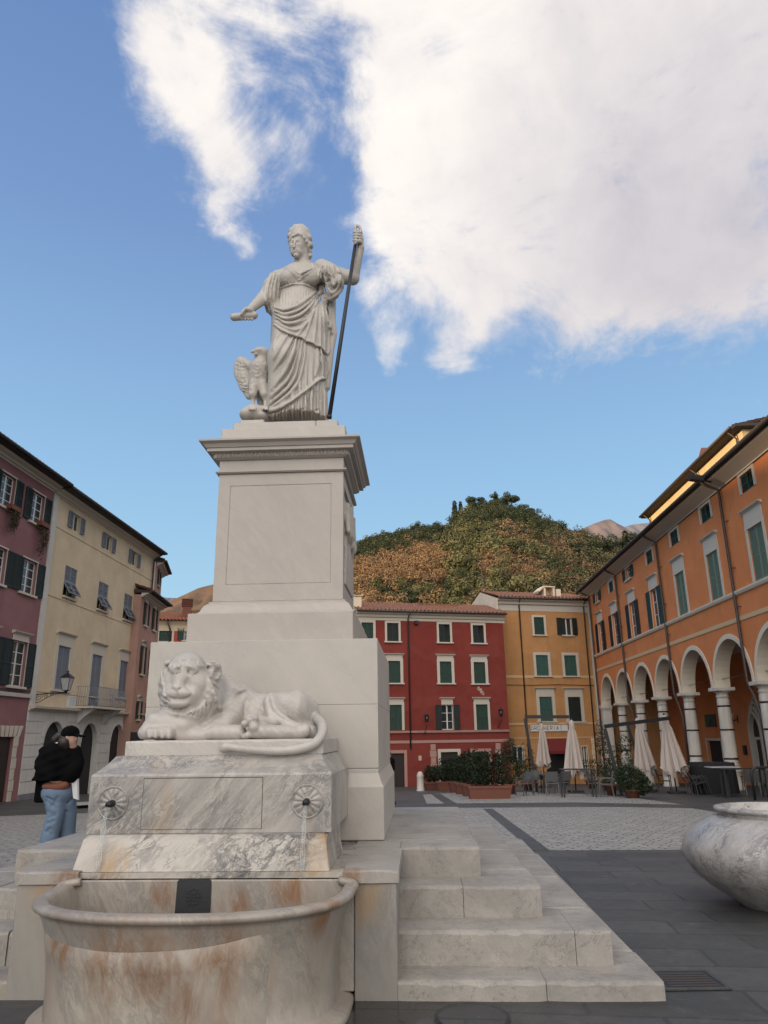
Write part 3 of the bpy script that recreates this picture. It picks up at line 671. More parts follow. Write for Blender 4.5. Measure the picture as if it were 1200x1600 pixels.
# side walls with projecting coping
for sg in (-1, 1):
    xi, xo = CX+sg*.96, CX+sg*(1.235 if sg > 0 else 1.29)
    mb = MB(); mb.cbox(min(xi,xo), 5.345, -.2, max(xi,xo), 6.37, .672, .006); mb.build('side_wall', M['marble_wall'], fo, fl)
    mb = MB(); xo2 = CX+sg*(1.25 if sg > 0 else 1.305); xi2 = CX+sg*.885
    V, F = step_mesh(min(xi2,xo2), max(xi2,xo2), 5.33, 6.375, .674, .752, 31+sg, .008); mb.vf(V, F); mb.build('coping', M['marble_coping'], fo, fl)
# splash slab and back wall above the basin
CF = CX-.085; mb = MB(); mb.vf([(CF-.84,5.375,.70),(CF+1.01,5.375,.70),(CF+1.01,5.375,.735),(CF-.84,5.375,.735),(CF-.84,6.8,.70),(CF+1.01,6.8,.70),(CF+1.01,6.8,.735),(CF-.84,6.8,.735)],[(0,1,2,3),(3,2,6,7),(1,5,6,2),(4,0,3,7),(5,4,7,6)]); mb.build('ledge', M['marble_splash'], fo, fl)
mb = MB(); a0, a1 = .875, .80
mb.vf([(CF-a0,5.40,.737),(CF+a0,5.40,.737),(CF+a0-.03,5.46,.93),(CF-a0+.03,5.46,.93),(CF-a0+.05,5.49,.955),(CF+a0-.05,5.49,.955),(CF+a0-.05,5.56,.955),(CF-a0+.05,5.56,.955),(CF-a0,6.3,.737),(CF+a0,6.3,.737),(CF+a0-.05,6.3,.955),(CF-a0+.05,6.3,.955)],
 [(0,1,2,3),(3,2,5,4),(4,5,6,7),(7,6,10,11),(1,9,10,6,5,2),(8,0,3,4,7,11),(9,8,11,10)])
mb.build('splash_slab', M['marble_splash'], fo, fl, bevel=.012)
for sg in (-1, 1):  # raised lip at each end of the splash slab
    mb = MB(); x = CF+sg*.815; mb.vf([(x-.035,5.42,.74),(x+.035,5.40,.74),(x+.035,6.35,.74),(x-.035,6.35,.74),(x-.03,5.50,.93),(x+.03,5.48,.93),(x+.03,5.9,1.03),(x-.03,5.9,1.03),(x-.03,6.35,1.05),(x+.03,6.35,1.05)],
      [(0,1,5,4),(4,5,6,7),(7,6,9,8),(1,2,9,6,5),(3,0,4,7,8),(2,3,8,9),(0,3,2,1)]); mb.build('end_lip', M['marble_splash'], fo, fl, bevel=.01)
SPX = [ony(174,1257,5.53)[0], ony(479,1252,5.53)[0]] ; SPZ = 1.158; FY = 5.555
# upper block: vertical front, curved shoulder, flat top
W = .868
prof = [(5.555,.957),(5.555,1.335),(5.563,1.35),(5.59,1.365),(5.63,1.385),(5.68,1.42),(5.72,1.455),(5.735,1.47)]
mb = MB(); vs = []
for (y, z) in prof:
    q = W - max(0, (y-5.555))*.55; vs += [(CF-q,y,z),(CF+q,y,z)]
nb = len(vs); vs += [(CF-W,6.798,.957),(CF+W,6.798,.957),(CF-.77,6.798,1.47),(CF+.77,6.798,1.47)]
fs = [(2*i,2*i+1,2*i+3,2*i+2) for i in range(len(prof)-1)]; k = 2*(len(prof)-1)
fs += [(k,k+1,nb+3,nb+2),(nb+1,nb,nb+2,nb+3)]
vs += [(CF-W,6.798,1.335),(CF+W,6.798,1.335)]
fs += [(1,nb+1,nb+5,3),(nb,0,2,nb+4)] + [tuple([2*i+1 for i in range(1,len(prof))][::-1]+[nb+5,nb+3]), tuple([2*i for i in range(1,len(prof))]+[nb+2,nb+4])]
mb.vf(vs, fs); blk = mb.build('spout_block', M['marble_block'], fo, fl, bevel=.006)
# incised panel lines
mb = MB(); x0, x1, za, zb = CF-.475, CF+.375, .985, 1.318
mb.box(x0,5.552,za,x1,5.5545,zb); mb.build('panel', M['marble_block'], fo, fl)
mb = MB()
for q in [(x0-.004,za-.003,x1+.004,za-.0005),(x0-.004,zb+.0005,x1+.004,zb+.006),(x0-.004,za,x0-.0005,zb),(x1+.0005,za,x1+.004,zb)]: mb.box(q[0],5.5535,q[1],q[2],5.5548,q[3])
mb.build('panel_groove', M['zinc'], fo, fl)
for sx in SPX:
    e_ = MB(); 
    # fluted shell rosette, dished
    n = 96; rings = [(.115,.0),(.112,.008),(.104,.009),(.100,.002),(.097,.0008),(.06,.001),(.035,.0008),(.03,.006),(.022,.008)]
    vs = []
    for r_, o_ in rings:
        for k in range(n):
            a = 2*PI*k/n; fl_ = .0065*abs(math.sin(a*6)) if .03 < r_ < .099 else 0
            vs.append((sx+r_*math.cos(a), 5.5545-o_-fl_, SPZ+r_*math.sin(a)))
    fs = [(i*n+k, i*n+(k+1)%n, (i+1)*n+(k+1)%n, (i+1)*n+k) for i in range(len(rings)-1) for k in range(n)]
    e_.vf(vs, fs, True); ro = e_.build('rosette', M['marble_block'], fo, fl)
    s_ = MB(); s_.tube([(sx,5.56,SPZ),(sx,5.50,SPZ-.002),(sx,5.475,SPZ-.008)], [.024,.024,.022], 14); s_.build('spout', M['iron'], ro)
# lion plinth
mb = MB(); V, F = step_mesh(ony(195,1165,5.755)[0], ony(505,1165,5.755)[0], 5.755, 6.80, 1.471, 1.578, 5, .012); mb.vf(V, F); mb.build('lion_plinth', M['marble_lion'], fo, fl)
# falling water
def water_mat():
    m, t = material('falling water'); b = t.add('ShaderNodeBsdfPrincipled'); b.inputs['Base Color'].default_value = (.95,.97,.97,1); b.inputs['Roughness'].default_value = .08
    b.inputs['Transmission Weight'].default_value = .92; b.inputs['IOR'].default_value = 1.33; t.add('ShaderNodeOutputMaterial', i_0=b.outputs[0]); return m
M['water'] = water_mat()
for sx, nm in zip(SPX, ('left spout of the fountain wall', 'right spout, over the orange rust stain')):
    mb = MB(); r_ = random.Random(int(sx*100))
    for q in range(3):
        pts = []; rr = []
        for k in range(15):
            t_ = k/14; pts.append((sx+(q-1)*.008*(1+t_)+.004*math.sin(k*1.7+q), 5.474-.10*math.sqrt(t_)-.02*t_, SPZ-.02-.62*t_)); rr.append(.0055*(1-.35*t_)*(1+.35*math.sin(k*2.3+q*2)))
        mb.tube(pts, rr, 6)
    tag(mb.build('water_jet', M['water']), 'thin stream of water falling from the ' + nm, 'water jet')

# basin: oval tub with rolled rim
ba = empty('fountain_basin', (CX, 5.1, 0), 0, 'large oval white marble basin stained orange with iron, under the fountain spouts', 'basin')
def tub(prof, cy=5.14, bx=.925, by=.70, n=72, front_only=True):
    """prof: (scale offset, z); half-oval front closing on a straight back"""
    vs = []
    for off, z in prof:
        for k in range(n+1):
            a = PI + PI*k/n; e_ = 2.35
            ca, sa = math.cos(a), math.sin(a)
            x = (bx+off)*math.copysign(abs(ca)**(2/e_), ca); y = (by+off)*math.copysign(abs(sa)**(2/e_), sa)
            vs.append((CX+x, cy+y, z))
        # side returns to the wall
        vs.append((CX+bx+off, 5.372, z)); vs.append((CX-bx-off, 5.372, z))
    m = n+3; fs = []
    for i in range(len(prof)-1):
        for k in range(m-1 if True else m):
            if k == n+1: continue
            fs.append((i*m+k, i*m+k+1, (i+1)*m+k+1, (i+1)*m+k))
        fs.append((i*m+m-1, i*m, (i+1)*m, (i+1)*m+m-1))
    return vs, fs
outer = [(-.01,-.05),(.02,-.05),(.03,.0),(.025,.03),(.0,.045),(-.045,.055),(-.06,.07),(-.062,.2),(-.055,.35),(-.035,.47),(-.012,.55),(.008,.60),(.012,.622),(.028,.628),(.048,.636),(.058,.652),(.053,.670),(.035,.680),(.0,.683),(-.02,.677),(-.032,.66),(-.05,.62),(-.075,.45),(-.11,.25),(-.2,.14),(-.35,.10)]
vs, fs = tub(outer); mb = MB(); mb.vf(vs, fs, True)
mb.vf([(CX-.62,5.372,.099),(CX+.62,5.372,.099),(CX+.5,4.72,.099),(CX,4.62,.099),(CX-.5,4.72,.099)], [(4,3,2,1,0)])
mb.build('tub', M['marble_basin'], ba, (-CX,-5.1,0))
# back of the basin, dished
mb = MB(); mb.box(CX-.957,5.346,.05,CX+.957,5.374,.695); mb.build('back_panel', M['marble_basin'], ba, (-CX,-5.1,0), bevel=.008)
for sg in (-1,1):   # curled ends of the rim on the wall
    mb = MB(); mb.tube(spline([(CX+sg*.93,5.15,.655),(CX+sg*.965,5.24,.66),(CX+sg*.955,5.31,.675),(CX+sg*.86,5.335,.69)],6), [.026]*19, 12); mb.build('rim_scroll', M['marble_basin'], ba, (-CX,-5.1,0))
# scooped recess line on the front: a shallow raised lower shell
shell = []; n = 72
vs = []; 
for j in range(9):
    for k in range(n+1):
        t_ = k/n; a = PI + PI*(.10+.62*t_); e_ = 2.35; ca, sa = math.cos(a), math.sin(a)
        top = .60 - .115*math.sin(PI*min(1, t_*1.0))**.8; z = .07 + (top-.07)*j/8.
        offs = np.interp(z, [p[1] for p in outer[6:12]], [p[0] for p in outer[6:12]]) + (.034 if 0 < j < 8 else (.03 if j == 0 else .004)) * min(1, 8*min(t_, 1-t_))
        vs.append((CX+(.90+offs)*math.copysign(abs(ca)**(2/e_), ca), 5.14+(.70+offs)*math.copysign(abs(sa)**(2/e_), sa), z))
    
fs = [(j*(n+1)+k, j*(n+1)+k+1, (j+1)*(n+1)+k+1, (j+1)*(n+1)+k) for j in range(8) for k in range(n)]
MB().vf(vs, fs, True).build('belly', M['marble_belly'], ba, (-CX,-5.1,0))
# still water in the basin
wsurf = MB(); wsurf.prism([(CX+x*.86*.94, 5.14+y*.66*.9) for x, y in [(math.copysign(abs(math.cos(a))**.85, math.cos(a)), -abs(math.sin(a))**.85) for a in np.linspace(PI, 0, 30)]] + [(CX+.8,5.34),(CX-.8,5.34)], .40, .405)
M['pool'] = simple('basin water', (.05,.055,.05), .05, .2, 3); o = wsurf.build('water', M['pool']); o['kind'] = 'structure'
# black overflow plate with holes standing against the back of the basin
ov = MB(); n = 10; pts = []
for (cx_, cz_, a0) in [(.095,.225,0),(-.095,.225,90),(-.095,0.02,180),(.095,0.02,270)]:
    for k in range(5): a = R(a0+90*k/4); pts.append((cx_+.02*math.cos(a), cz_+.02*math.sin(a)))
ov.xzprism(pts, 0, .012); ove = empty('overflow_plate', (ony(302,1395,5.33)[0], 5.325, .455), 0, 'black rounded metal overflow plate with small holes at the back of the marble basin', 'plate')
ov.build('plate', M['iron'], ove, rot=(R(-5),0,0))
ho = MB()
for r_, k_ in ((0,1),(.022,6),(.045,12)):
    for q in range(k_): a = 2*PI*q/k_; ho.lathe([(.0045,0),(.0045,.002),(0,.002)], c=(r_*math.cos(a), r_*math.sin(a), 0), n=8)
h_ = ho.build('hole', M['dark_inside'], ove, (0,-.001,.14), (R(85),0,0))

# stone vase on the right
VYc = 8.35; vx = empty('marble_vase', (ony(1073,1345,VYc)[0]+.93, VYc, gz(VYc)), 0, 'huge squat round marble vase with dark veins and narrow rimmed mouth on the grey paving', 'vase')
mb = MB(); mb.lathe([(.0,-.02),(.46,-.02),(.5,.02),(.62,.10),(.80,.22),(.95,.36),(1.03,.49),(1.05,.58),(1.03,.68),(.96,.79),(.84,.89),(.68,.965),(.60,.99)], n=96); mb.build('body', M['marble_vase'], vx)
mb = MB(); mb.lathe([(.6,.985),(.588,1.01),(.60,1.03),(.635,1.038),(.645,1.055),(.64,1.075),(.62,1.085),(.59,1.086),(.57,1.078),(.56,1.06),(.54,.95),(.5,.7),(0,.6)], n=96); mb.build('rim', M['marble_vase'], vx); vx.scale = (.88,.88,.845)
# ------------------------------------------------------------------ statue of the draped woman
def SZ(zx, zy, y=8.0): return ony(340 + zx*260/1189., 330 + zy*260/1189., y)
SO = ony(600, 800, 1) * 0 + np.array([0, 0, EYE])
def rayz(zx, zy): return ray(340 + zx*260/1189., 330 + zy*260/1189.)
S = Sculpt((-2.25, 7.38, 4.86), (-.45, 8.5, 7.95), .0105)
rows = []
for zy, xl, xr, ry, yc in [(1500,352,782,.30,8.0),(1400,362,778,.29,8.0),(1250,378,775,.28,8.0),(1100,388,780,.27,8.0),(950,392,790,.26,8.0),(830,402,795,.25,8.02),(720,410,765,.235,8.02),(650,430,725,.21,8.02),(580,446,715,.195,8.02),(520,448,725,.20,8.02),(450,430,735,.20,8.03),(425,452,722,.15,8.04),(400,520,690,.11,8.05)]:
    a, b = SZ(xl, zy, yc), SZ(xr, zy, yc); rows.append(((a[2]+b[2])/2, (a[0]+b[0])/2, yc, (b[0]-a[0])/2, ry))
def pleat(a, z):
    low = np.clip((5.9 - z) / .5, 0, 1); back = np.clip(np.sin(a) * 1.5, 0, 1)
    return .016*np.sin(a*26 + 1.2*np.sin(a*5))*low + back*(.018*np.sin(a*19 + z*1.3 + 1.5*np.sin(a*3))*np.clip((7.3 - z)*2, 0, 1))
S.loft(rows, k=.03, fn=pleat)
# forward knee and thigh under the cloth, hips
S.cap(SZ(500,760,7.92), SZ(455,1050,7.72), .17, .135, k=.12); S.cap(SZ(455,1050,7.72), SZ(425,1400,7.80), .135, .12, k=.12)
S.ell(SZ(690,800,7.98), (.16,.17,.2), k=.1)
# bust, shoulders, neck
S.ell(SZ(512,478,7.86), (.12,.10,.115), k=.05); S.ell(SZ(668,470,7.86), (.12,.10,.115), k=.05)
S.cap(SZ(478,475,8.03), SZ(730,455,8.03), .095, .10, k=.06)
S.cap(SZ(605,400,8.03), SZ(598,315,8.0), .098, .088, k=.04); S.ell(SZ(600,418,7.98), (.17,.09,.05), k=.06)
# head: skull, cheeks, jaw, chin
S.ell(SZ(590,225,8.0), (.125,.155,.17), k=.02); S.ell(SZ(566,255,7.93), (.098,.10,.135), (0,0,R(-18)), k=.03)
S.ell(SZ(562,300,7.90), (.07,.065,.05), k=.03); S.ell(SZ(562,318,7.87), (.032,.03,.026), k=.02); S.cap(SZ(575,305,7.92), SZ(632,272,7.99), .04, .045, k=.03)
# diadem standing over the brow, hair
for i, (zx, zy, rr) in enumerate([(518,215,.03),(516,175,.036),(530,140,.042),(560,118,.045),(598,118,.045),(628,145,.044),(650,190,.042),(662,240,.034)]):
    S.cap(SZ(zx,zy,7.97), SZ(zx+4,zy+14,8.06), rr, rr, k=.03)
S.ell(SZ(592,190,8.03), (.135,.15,.17), k=.02)
hl = spline([SZ(515,232,7.90), SZ(522,196,7.86), SZ(545,172,7.84), SZ(575,165,7.84), SZ(605,180,7.86), SZ(628,210,7.89), SZ(645,250,7.94), SZ(648,285,7.99)], 5)
for j in range(3):
    pp = [p + np.array([0, .02*j, .0]) + np.array([.009*math.sin(i*1.5+j), -.006*math.cos(i*1.4+j), .012*j + .008*math.sin(i*1.9+j*2)]) for i, p in enumerate(hl)]
    S.chain(pp, .0165, k=.008)
for zx, zy, y, r_ in [(655,290,8.02,.035),(662,318,8.02,.03),(650,325,8.05,.035),(640,265,8.02,.03),(655,345,8.05,.022),(662,362,8.0,.02),(672,378,7.97,.02),(684,388,7.96,.016),(545,372,8.06,.022),(530,382,8.03,.02)]: S.ell(SZ(zx,zy,y), r_, k=.012)
for z_ in range(6): S.chain([SZ(640+z_*4, 210+z_*16, 7.96+z_*.015), SZ(652+z_*2, 222+z_*16, 7.99+z_*.015), SZ(650, 236+z_*14, 8.03+z_*.012)], .013, k=.006)
S.ell(SZ(640,262,7.97), (.012,.018,.028), k=.006)
def on(zx, zy, push=0.):
    h = S.hit(SO, rayz(zx, zy), 13.)[0]
    if h is None: h = SZ(zx, zy, 8.0)
    return h + rayz(zx, zy) * push
def fold(pts, r, k=.012, cut=False, push=0., n=5):
    r = r*(1.18 if not cut else 1.5); k = k*.7; push = push - (.35*r if not cut else -.15*r)
    P = spline([(p[0], p[1], 0) for p in pts], n); m = len(P)
    q = [on(p[0], p[1], push) for p in P]
    # keep depth continuous
    d = np.array([x[1] for x in q]); 
    for i in range(1, m-1): d[i] = np.median(d[i-1:i+2])
    Q = [SZ(P[i][0], P[i][1], d[i]) for i in range(m)]
    rr = [r * (.45 + .55*math.sin(PI*min(max(i/(m-1.),.0),1.))**.6) for i in range(m)] if m > 2 else r
    S.chain(Q, rr, k=k, cut=cut)
# face
for zx, zy in ((531,224),(577,219)): S.ell(on(zx, zy), (.026,.016,.016), k=.012, cut=True); S.ell(on(zx, zy, .006), (.017,.012,.011), k=.004)
S.chain([on(512,208,.006), on(531,202,.004), on(548,210,.002)], .008, k=.008); S.chain([on(552,210,.002), on(577,199,.004), on(602,208,.006)], .008, k=.008)
nb, nt = on(551,212,-.004), on(546,256,-.03); S.chain([nb, (nb+nt)/2+np.array([0,-.004,0]), nt], [.011,.012,.016], k=.008); S.ell(on(556,258,-.004), .012, k=.006); S.ell(on(538,258,-.004), .011, k=.006)
S.chain([on(541,272,-.002), on(556,270,-.008), on(573,272,.0)], .008, k=.005); S.chain([on(544,284,.0), on(556,285,-.006), on(570,283,.002)], .008, k=.005); S.chain([on(540,277,.0), on(556,277,-.002), on(575,278,.004)], .0045, k=.003, cut=True)
# right arm reaching out with the scroll
sh, el, wr = SZ(440,495,8.0), SZ(345,605,7.88), SZ(250,688,7.62)
S.cap(sh, el, .092, .085, k=.05); S.cap(el, wr, .085, .05, k=.03)
palm = SZ(222,712,7.55); S.ell(palm, (.06,.06,.035), (0,R(15),0), k=.025); S.cap(wr, palm, .045, .045, k=.02)
a, b = SZ(118,757,7.52), SZ(262,745,7.58); S.cap(a, b, .045, .045, k=.004)
S.ell(a, (.022,.022,.022), k=.003, cut=True); S.ell(b+np.array([.03,0,0]), (.02,.02,.02), k=.003, cut=True)
for i in range(4):
    zx = 178 + i*23; S.chain([SZ(zx+8,722,7.60), SZ(zx+6,752,7.63), SZ(zx,772,7.58), SZ(zx-3,774,7.53)], [.018,.017,.0165,.013], k=.004)
S.chain([SZ(222,700,7.54), SZ(196,700,7.49), SZ(176,722,7.475), SZ(172,738,7.475)], [.022,.02,.018,.014], k=.006)
# left arm raised on the staff
sh2, el2, wr2 = SZ(755,440,8.0), SZ(965,480,7.96), SZ(1022,262,7.86)
S.cap(sh2, SZ(880,465,7.98), .125, .10, k=.05); S.cap(SZ(860,462,7.98), el2, .098, .082, k=.03); S.cap(el2, wr2, .078, .045, k=.02)
p2 = SZ(1018,200,7.84); S.ell(p2, (.038,.045,.06), (0,R(8),0), k=.02); S.cap(wr2, p2, .04, .04, k=.02)
for i in range(4):
    zy = 152 + i*20; S.chain([SZ(1028,zy+4,7.84), SZ(1016,zy,7.775), SZ(990,zy-2,7.755), SZ(973,zy-2,7.79), SZ(977,zy+2,7.83)], [.019,.018,.0175,.016,.013], k=.004)
S.chain([SZ(1024,225,7.80), SZ(1005,215,7.77), SZ(985,228,7.765), SZ(978,238,7.775)], [.021,.019,.017,.013], k=.006)
S.chain([SZ(986,150,7.80), SZ(985,112,7.80), SZ(996,102,7.80), SZ(1012,110,7.80), SZ(1022,130,7.80), SZ(1024,150,7.80)], [.02,.018,.018,.018,.017,.016], k=.004)
# sleeves: right sleeve falling in folds from the shoulder
S.chain([SZ(432,480,7.98), SZ(385,540,7.93), SZ(375,640,7.92), SZ(388,715,7.93)], [.10,.11,.085,.05], k=.04)
for i, (x0, x1, x2, x3) in enumerate([(432,408,395,398),(410,385,378,388),(395,365,358,372),(382,348,342,356),(445,432,418,408)]):
    fold([(x0,440),(x1,540),(x2,640),(x3,725)], .02, k=.012); 
for x0, x1, x2 in [(420,395,388),(398,374,368),(440,420,408)]: fold([(x0,450),(x1,560),(x2,700)], .011, k=.008, cut=True)
# bunched cloak on the left shoulder, falling in loops
S.chain([SZ(745,400,7.95), SZ(800,440,7.90), SZ(840,520,7.92), SZ(830,590,7.95)], [.10,.12,.11,.07], k=.04)
for lp, r_ in [([(742,385),(745,470),(765,560),(800,625),(855,590),(890,540),(880,440)], .024), ([(760,385),(765,450),(790,540),(815,585),(850,560),(868,500),(860,430)], .02), ([(790,380),(795,440),(815,510),(835,530),(848,480),(840,420)], .018),
               ([(728,400),(728,480),(735,540),(748,590)], .024), ([(820,390),(828,430),(832,470)], .018), ([(850,400),(872,450),(880,520)], .02)]: fold(lp, r_, k=.008)
for lp in [([(752,400),(757,480),(785,570),(815,608)]), ([(780,440),(800,520),(830,555),(855,520)]), ([(770,460),(800,470),(805,490),(780,505)]), ([(735,430),(738,540)])]: fold(lp, .013, k=.006, cut=True)
# knot of cloth at the side and cascade down the flank
for zx, zy, r_ in [(720,560,.035),(735,545,.03),(738,575,.034),(728,590,.03),(755,625,.04),(768,650,.035)]: S.ell(on(zx,zy), r_, k=.01)
S.chain([SZ(812,620,8.12), SZ(815,760,8.12), SZ(818,880,8.08), SZ(800,1000,8.03), SZ(790,1120,8.02), SZ(778,1260,8.02)], [.06,.05,.06,.055,.05,.045], k=.03)
for pts in ([(735,610),(765,690),(785,790),(808,850),(822,880)], [(760,640),(795,740),(805,830),(790,900),(795,1000),(775,1030)], [(790,640),(808,760)], [(775,1050),(782,1130),(770,1200)], [(745,640),(758,760),(775,880),(780,1000)]): fold(pts, .019, k=.008)
for pts in ([(750,640),(780,740),(795,820)], [(770,800),(785,900),(785,990)], [(765,1010),(775,1120),(765,1190)]): fold(pts, .012, k=.006, cut=True)
# overfold across the waist: swags, then the stepped hem
for pts, r_ in [([(412,690),(470,706),(560,682),(640,632),(702,578)], .024), ([(410,712),(480,738),(570,712),(650,655),(712,590)], .022), ([(412,735),(490,768),(585,745),(660,685),(716,605)], .022), ([(410,758),(490,802),(590,785),(668,720),(720,630)], .02), ([(406,785),(480,830),(560,850),(640,800),(700,700)], .016)]: fold(pts, r_, k=.01)
for pts in ([(415,701),(475,722),(565,698),(645,645),(705,588)], [(412,724),(485,754),(578,729),(655,670),(712,600)], [(414,747),(490,786),(588,765),(664,702),(716,618)], [(420,772),(500,822),(590,810)], [(600,780),(660,730),(700,680)]): fold(pts, .012, k=.005, cut=True)
hem = [(403,808),(440,840),(500,872),(560,895),(600,905),(625,928),(670,940),(700,962),(735,972),(765,1010),(778,1015)]
fold(hem, .024, k=.012, n=4); fold([(x, y+13) for x, y in hem], .013, k=.006, cut=True, n=4)
for pts in ([(690,690),(660,800),(620,915)], [(715,680),(700,820),(690,945)], [(735,700),(735,850),(735,965)], [(755,760),(765,900),(765,1000)], [(640,790),(600,850),(570,890)]): fold(pts, .013, k=.012)
# lower cloth: folds sweeping from the hem to the eagle's side
for pts, r_ in [([(450,862),(415,920),(395,1000)], .016), ([(500,885),(450,960),(400,1060)], .018), ([(540,900),(480,1010),(400,1140)], .018), ([(562,910),(540,1000),(480,1140),(385,1275)], .022), ([(585,920),(565,1030),(505,1190),(378,1330)], .022), ([(605,928),(585,1060),(525,1230),(372,1378)], .022), ([(625,935),(612,1080),(550,1260),(375,1412)], .02), ([(430,1240),(400,1290),(372,1320)], .016)]: fold(pts, r_, k=.014)
for pts in ([(573,918),(552,1015),(492,1165),(384,1303)], [(596,926),(575,1045),(515,1210),(380,1355)], [(615,934),(598,1070),(538,1245),(378,1395)], [(550,905),(510,1005),(440,1110)]): fold(pts, .012, k=.006, cut=True)
for pts in ([(735,980),(745,1080),(750,1190)], [(712,975),(718,1080),(700,1180)]): fold(pts, .02, k=.015)
fold([(727,985),(732,1090),(728,1190)], .012, k=.006, cut=True)
hem2 = [(362,1424),(400,1420),(450,1402),(530,1358),(600,1308),(660,1262),(705,1225),(735,1200),(762,1195)]
fold(hem2, .028, k=.012, n=4); fold([(x+3, y+17) for x, y in hem2], .016, k=.006, cut=True, n=4)
# vertical pleats of the long dress
for i in range(17):
    zx = 402 + i*22.5; top = np.interp(zx, [p[0] for p in hem2], [p[1] for p in hem2]) + 24
    fold([(zx, top), (zx + 3*math.sin(i*2.1), (top+1480)/2), (zx + 2, 1520)], .0135 + .004*(i % 3 == 0), k=.006, n=3)
    fold([(zx+11, top+4), (zx+11 + 3*math.sin(i*2.1), (top+1480)/2), (zx+12, 1520)], .011, k=.004, cut=True, n=3)

# belt and bodice
fold([(448,556),(500,528),(560,518),(630,524),(700,556)], .015, k=.008); fold([(446,546),(500,519),(560,509),(630,515),(704,546)], .009, k=.005, cut=True)
for i in range(13): zx = 455 + i*19; fold([(zx, 560 if 3<i<10 else 575), (zx-3+i*.5, 620), (zx-6+i*.8, 680 - max(0,i-6)*12)], .0085, k=.006, n=3)
for pts, r_ in [([(488,402),(540,440),(578,470),(600,455),(650,425),(705,402)], .014), ([(500,398),(550,428),(585,448),(640,425),(690,398)], .011), ([(520,430),(560,470),(580,495),(610,470),(690,415)], .012)]: fold(pts, r_, k=.006)
for c_, s_ in (((512,478),-1),((668,470),1)):
    for i in range(7): a = R(25 + i*22); fold([(c_[0]+18*math.cos(a), c_[1]+6+12*math.sin(a)), (c_[0]+46*math.cos(a), c_[1]+8+44*math.sin(a))], .007, k=.008, n=3)
st = empty('statue', (CX, 8.03, 4.955), 0, 'white marble statue of a standing woman in draped robes and diadem, holding out a scroll', 'statue')
o = link('figure', S.mesh('figure', M['marble_statue'], 0), st); o.location = (-CX, -8.03, -4.955)
# the staff she holds
pa, pb = SZ(989,204,7.80), SZ(797,1479,7.70)
mb = MB(); mb.tube([pb, pb*.5+pa*.5, pa + (pa-pb)*.02], [.024,.023,.021], 12); mb.tube([pb+(pb-pa)*.0, pb+(pa-pb)*.015], [.03,.028], 12)
tag(mb.build('staff', M['bronze']), 'long dark metal staff slanting from the plinth to the raised hand of the marble woman', 'staff')

# ------------------------------------------------------------------ eagle on a rock
S = Sculpt((-2.25, 7.45, 4.86), (-1.45, 8.3, 6.1), .0115)
rc_ = SZ(262,1450,7.80); S.ell(SZ(300,1452,7.84), (.11,.13,.10), k=.03); S.ell(SZ(210,1455,7.80), (.085,.11,.075), k=.02); S.ell(SZ(260,1435,7.82), (.13,.13,.08), k=.02); S.ell(SZ(330,1470,7.8), (.06,.1,.05), k=.02)
S.box((SZ(170,1480,7.8)[0], 7.70, 4.93), (SZ(350,1480,7.8)[0], 7.98, 5.04), .03, k=.03)
S.chain([SZ(318,1045,7.78), SZ(305,1120,7.80), SZ(295,1220,7.84), SZ(300,1290,7.90)], [.085,.125,.12,.08], k=.04)
S.cap(SZ(325,1050,7.78), SZ(325,1015,7.74), .07, .066, k=.03); S.ell(SZ(308,1000,7.72), (.075,.062,.05), (0,R(10),0), k=.02)
S.chain([SZ(280,1000,7.69), SZ(252,1000,7.67), SZ(238,1012,7.665)], [.03,.022,.010], k=.01); S.chain([SZ(280,1020,7.69), SZ(255,1026,7.67)], [.02,.009], k=.01); S.chain([SZ(272,1013,7.655), SZ(236,1017,7.66)], .006, k=.003, cut=True)
S.ell(SZ(292,996,7.665), .009, k=.006); S.chain([SZ(272,988,7.665), SZ(305,984,7.66)], .010, k=.006)
# raised left wing, folded right wing, tail
for zx, zy, rx, rz, y in [(165,1090,.085,.10,7.90),(160,1150,.082,.14,7.90),(185,1220,.075,.14,7.90),(215,1290,.05,.11,7.92)]: S.ell(SZ(zx,zy,y), (rx,.04,rz), (0,R(-14),R(-20)), k=.03)
S.cap(SZ(270,1120,7.86), SZ(185,1090,7.90), .07, .06, k=.04); S.ell(SZ(205,1150,7.90), (.075,.04,.13), (0,R(-10),0), k=.03)
S.chain([SZ(360,1110,7.86), SZ(368,1180,7.90), SZ(350,1300,7.95)], [.06,.06,.03], k=.03); S.chain([SZ(310,1300,7.93), SZ(320,1400,7.93)], [.07,.05], k=.03)
for a, b, c in ((262,250,245),(322,335,335)):
    S.chain([SZ(a,1240,7.78), SZ(b,1310,7.76), SZ(c+8,1350,7.78)], [.06,.05,.028], k=.02); S.cap(SZ(c+8,1345,7.78), SZ(c+6,1395,7.76), .024, .022, k=.01)
    for q in range(3): S.chain([SZ(c+6,1395,7.76), SZ(c-10+q*14,1402,7.71), SZ(c-14+q*18,1418,7.68)], [.018,.016,.01], k=.005)
def on2(zx, zy):
    h = S.hit(SO, rayz(zx, zy), 13.)[0]; return SZ(zx, zy, 7.8) if h is None else h
for j in range(8):
    for i in range(7):    # scale feathers of the breast and thighs
        zx = 240 + i*20 + (j % 2)*10; zy = 1085 + j*27
        zx += 5*math.sin(j*5.1+i*3.3); zy_ = zy + 6*math.sin(i*4.7+j*2.9); S.chain([on2(zx-8, zy_-10), on2(zx, zy_+9), on2(zx+8, zy_-10)], .0045, k=.003, cut=True)
for j in range(9):        # barbs of the wing
    zy = 1075 + j*27; x0 = np.interp(zy, [1040,1100,1200,1340],[140,118,130,205]); S.chain([on2(x0+8, zy), on2(x0+38, zy+18), on2(x0+72, zy+14)], .006, k=.003, cut=True)
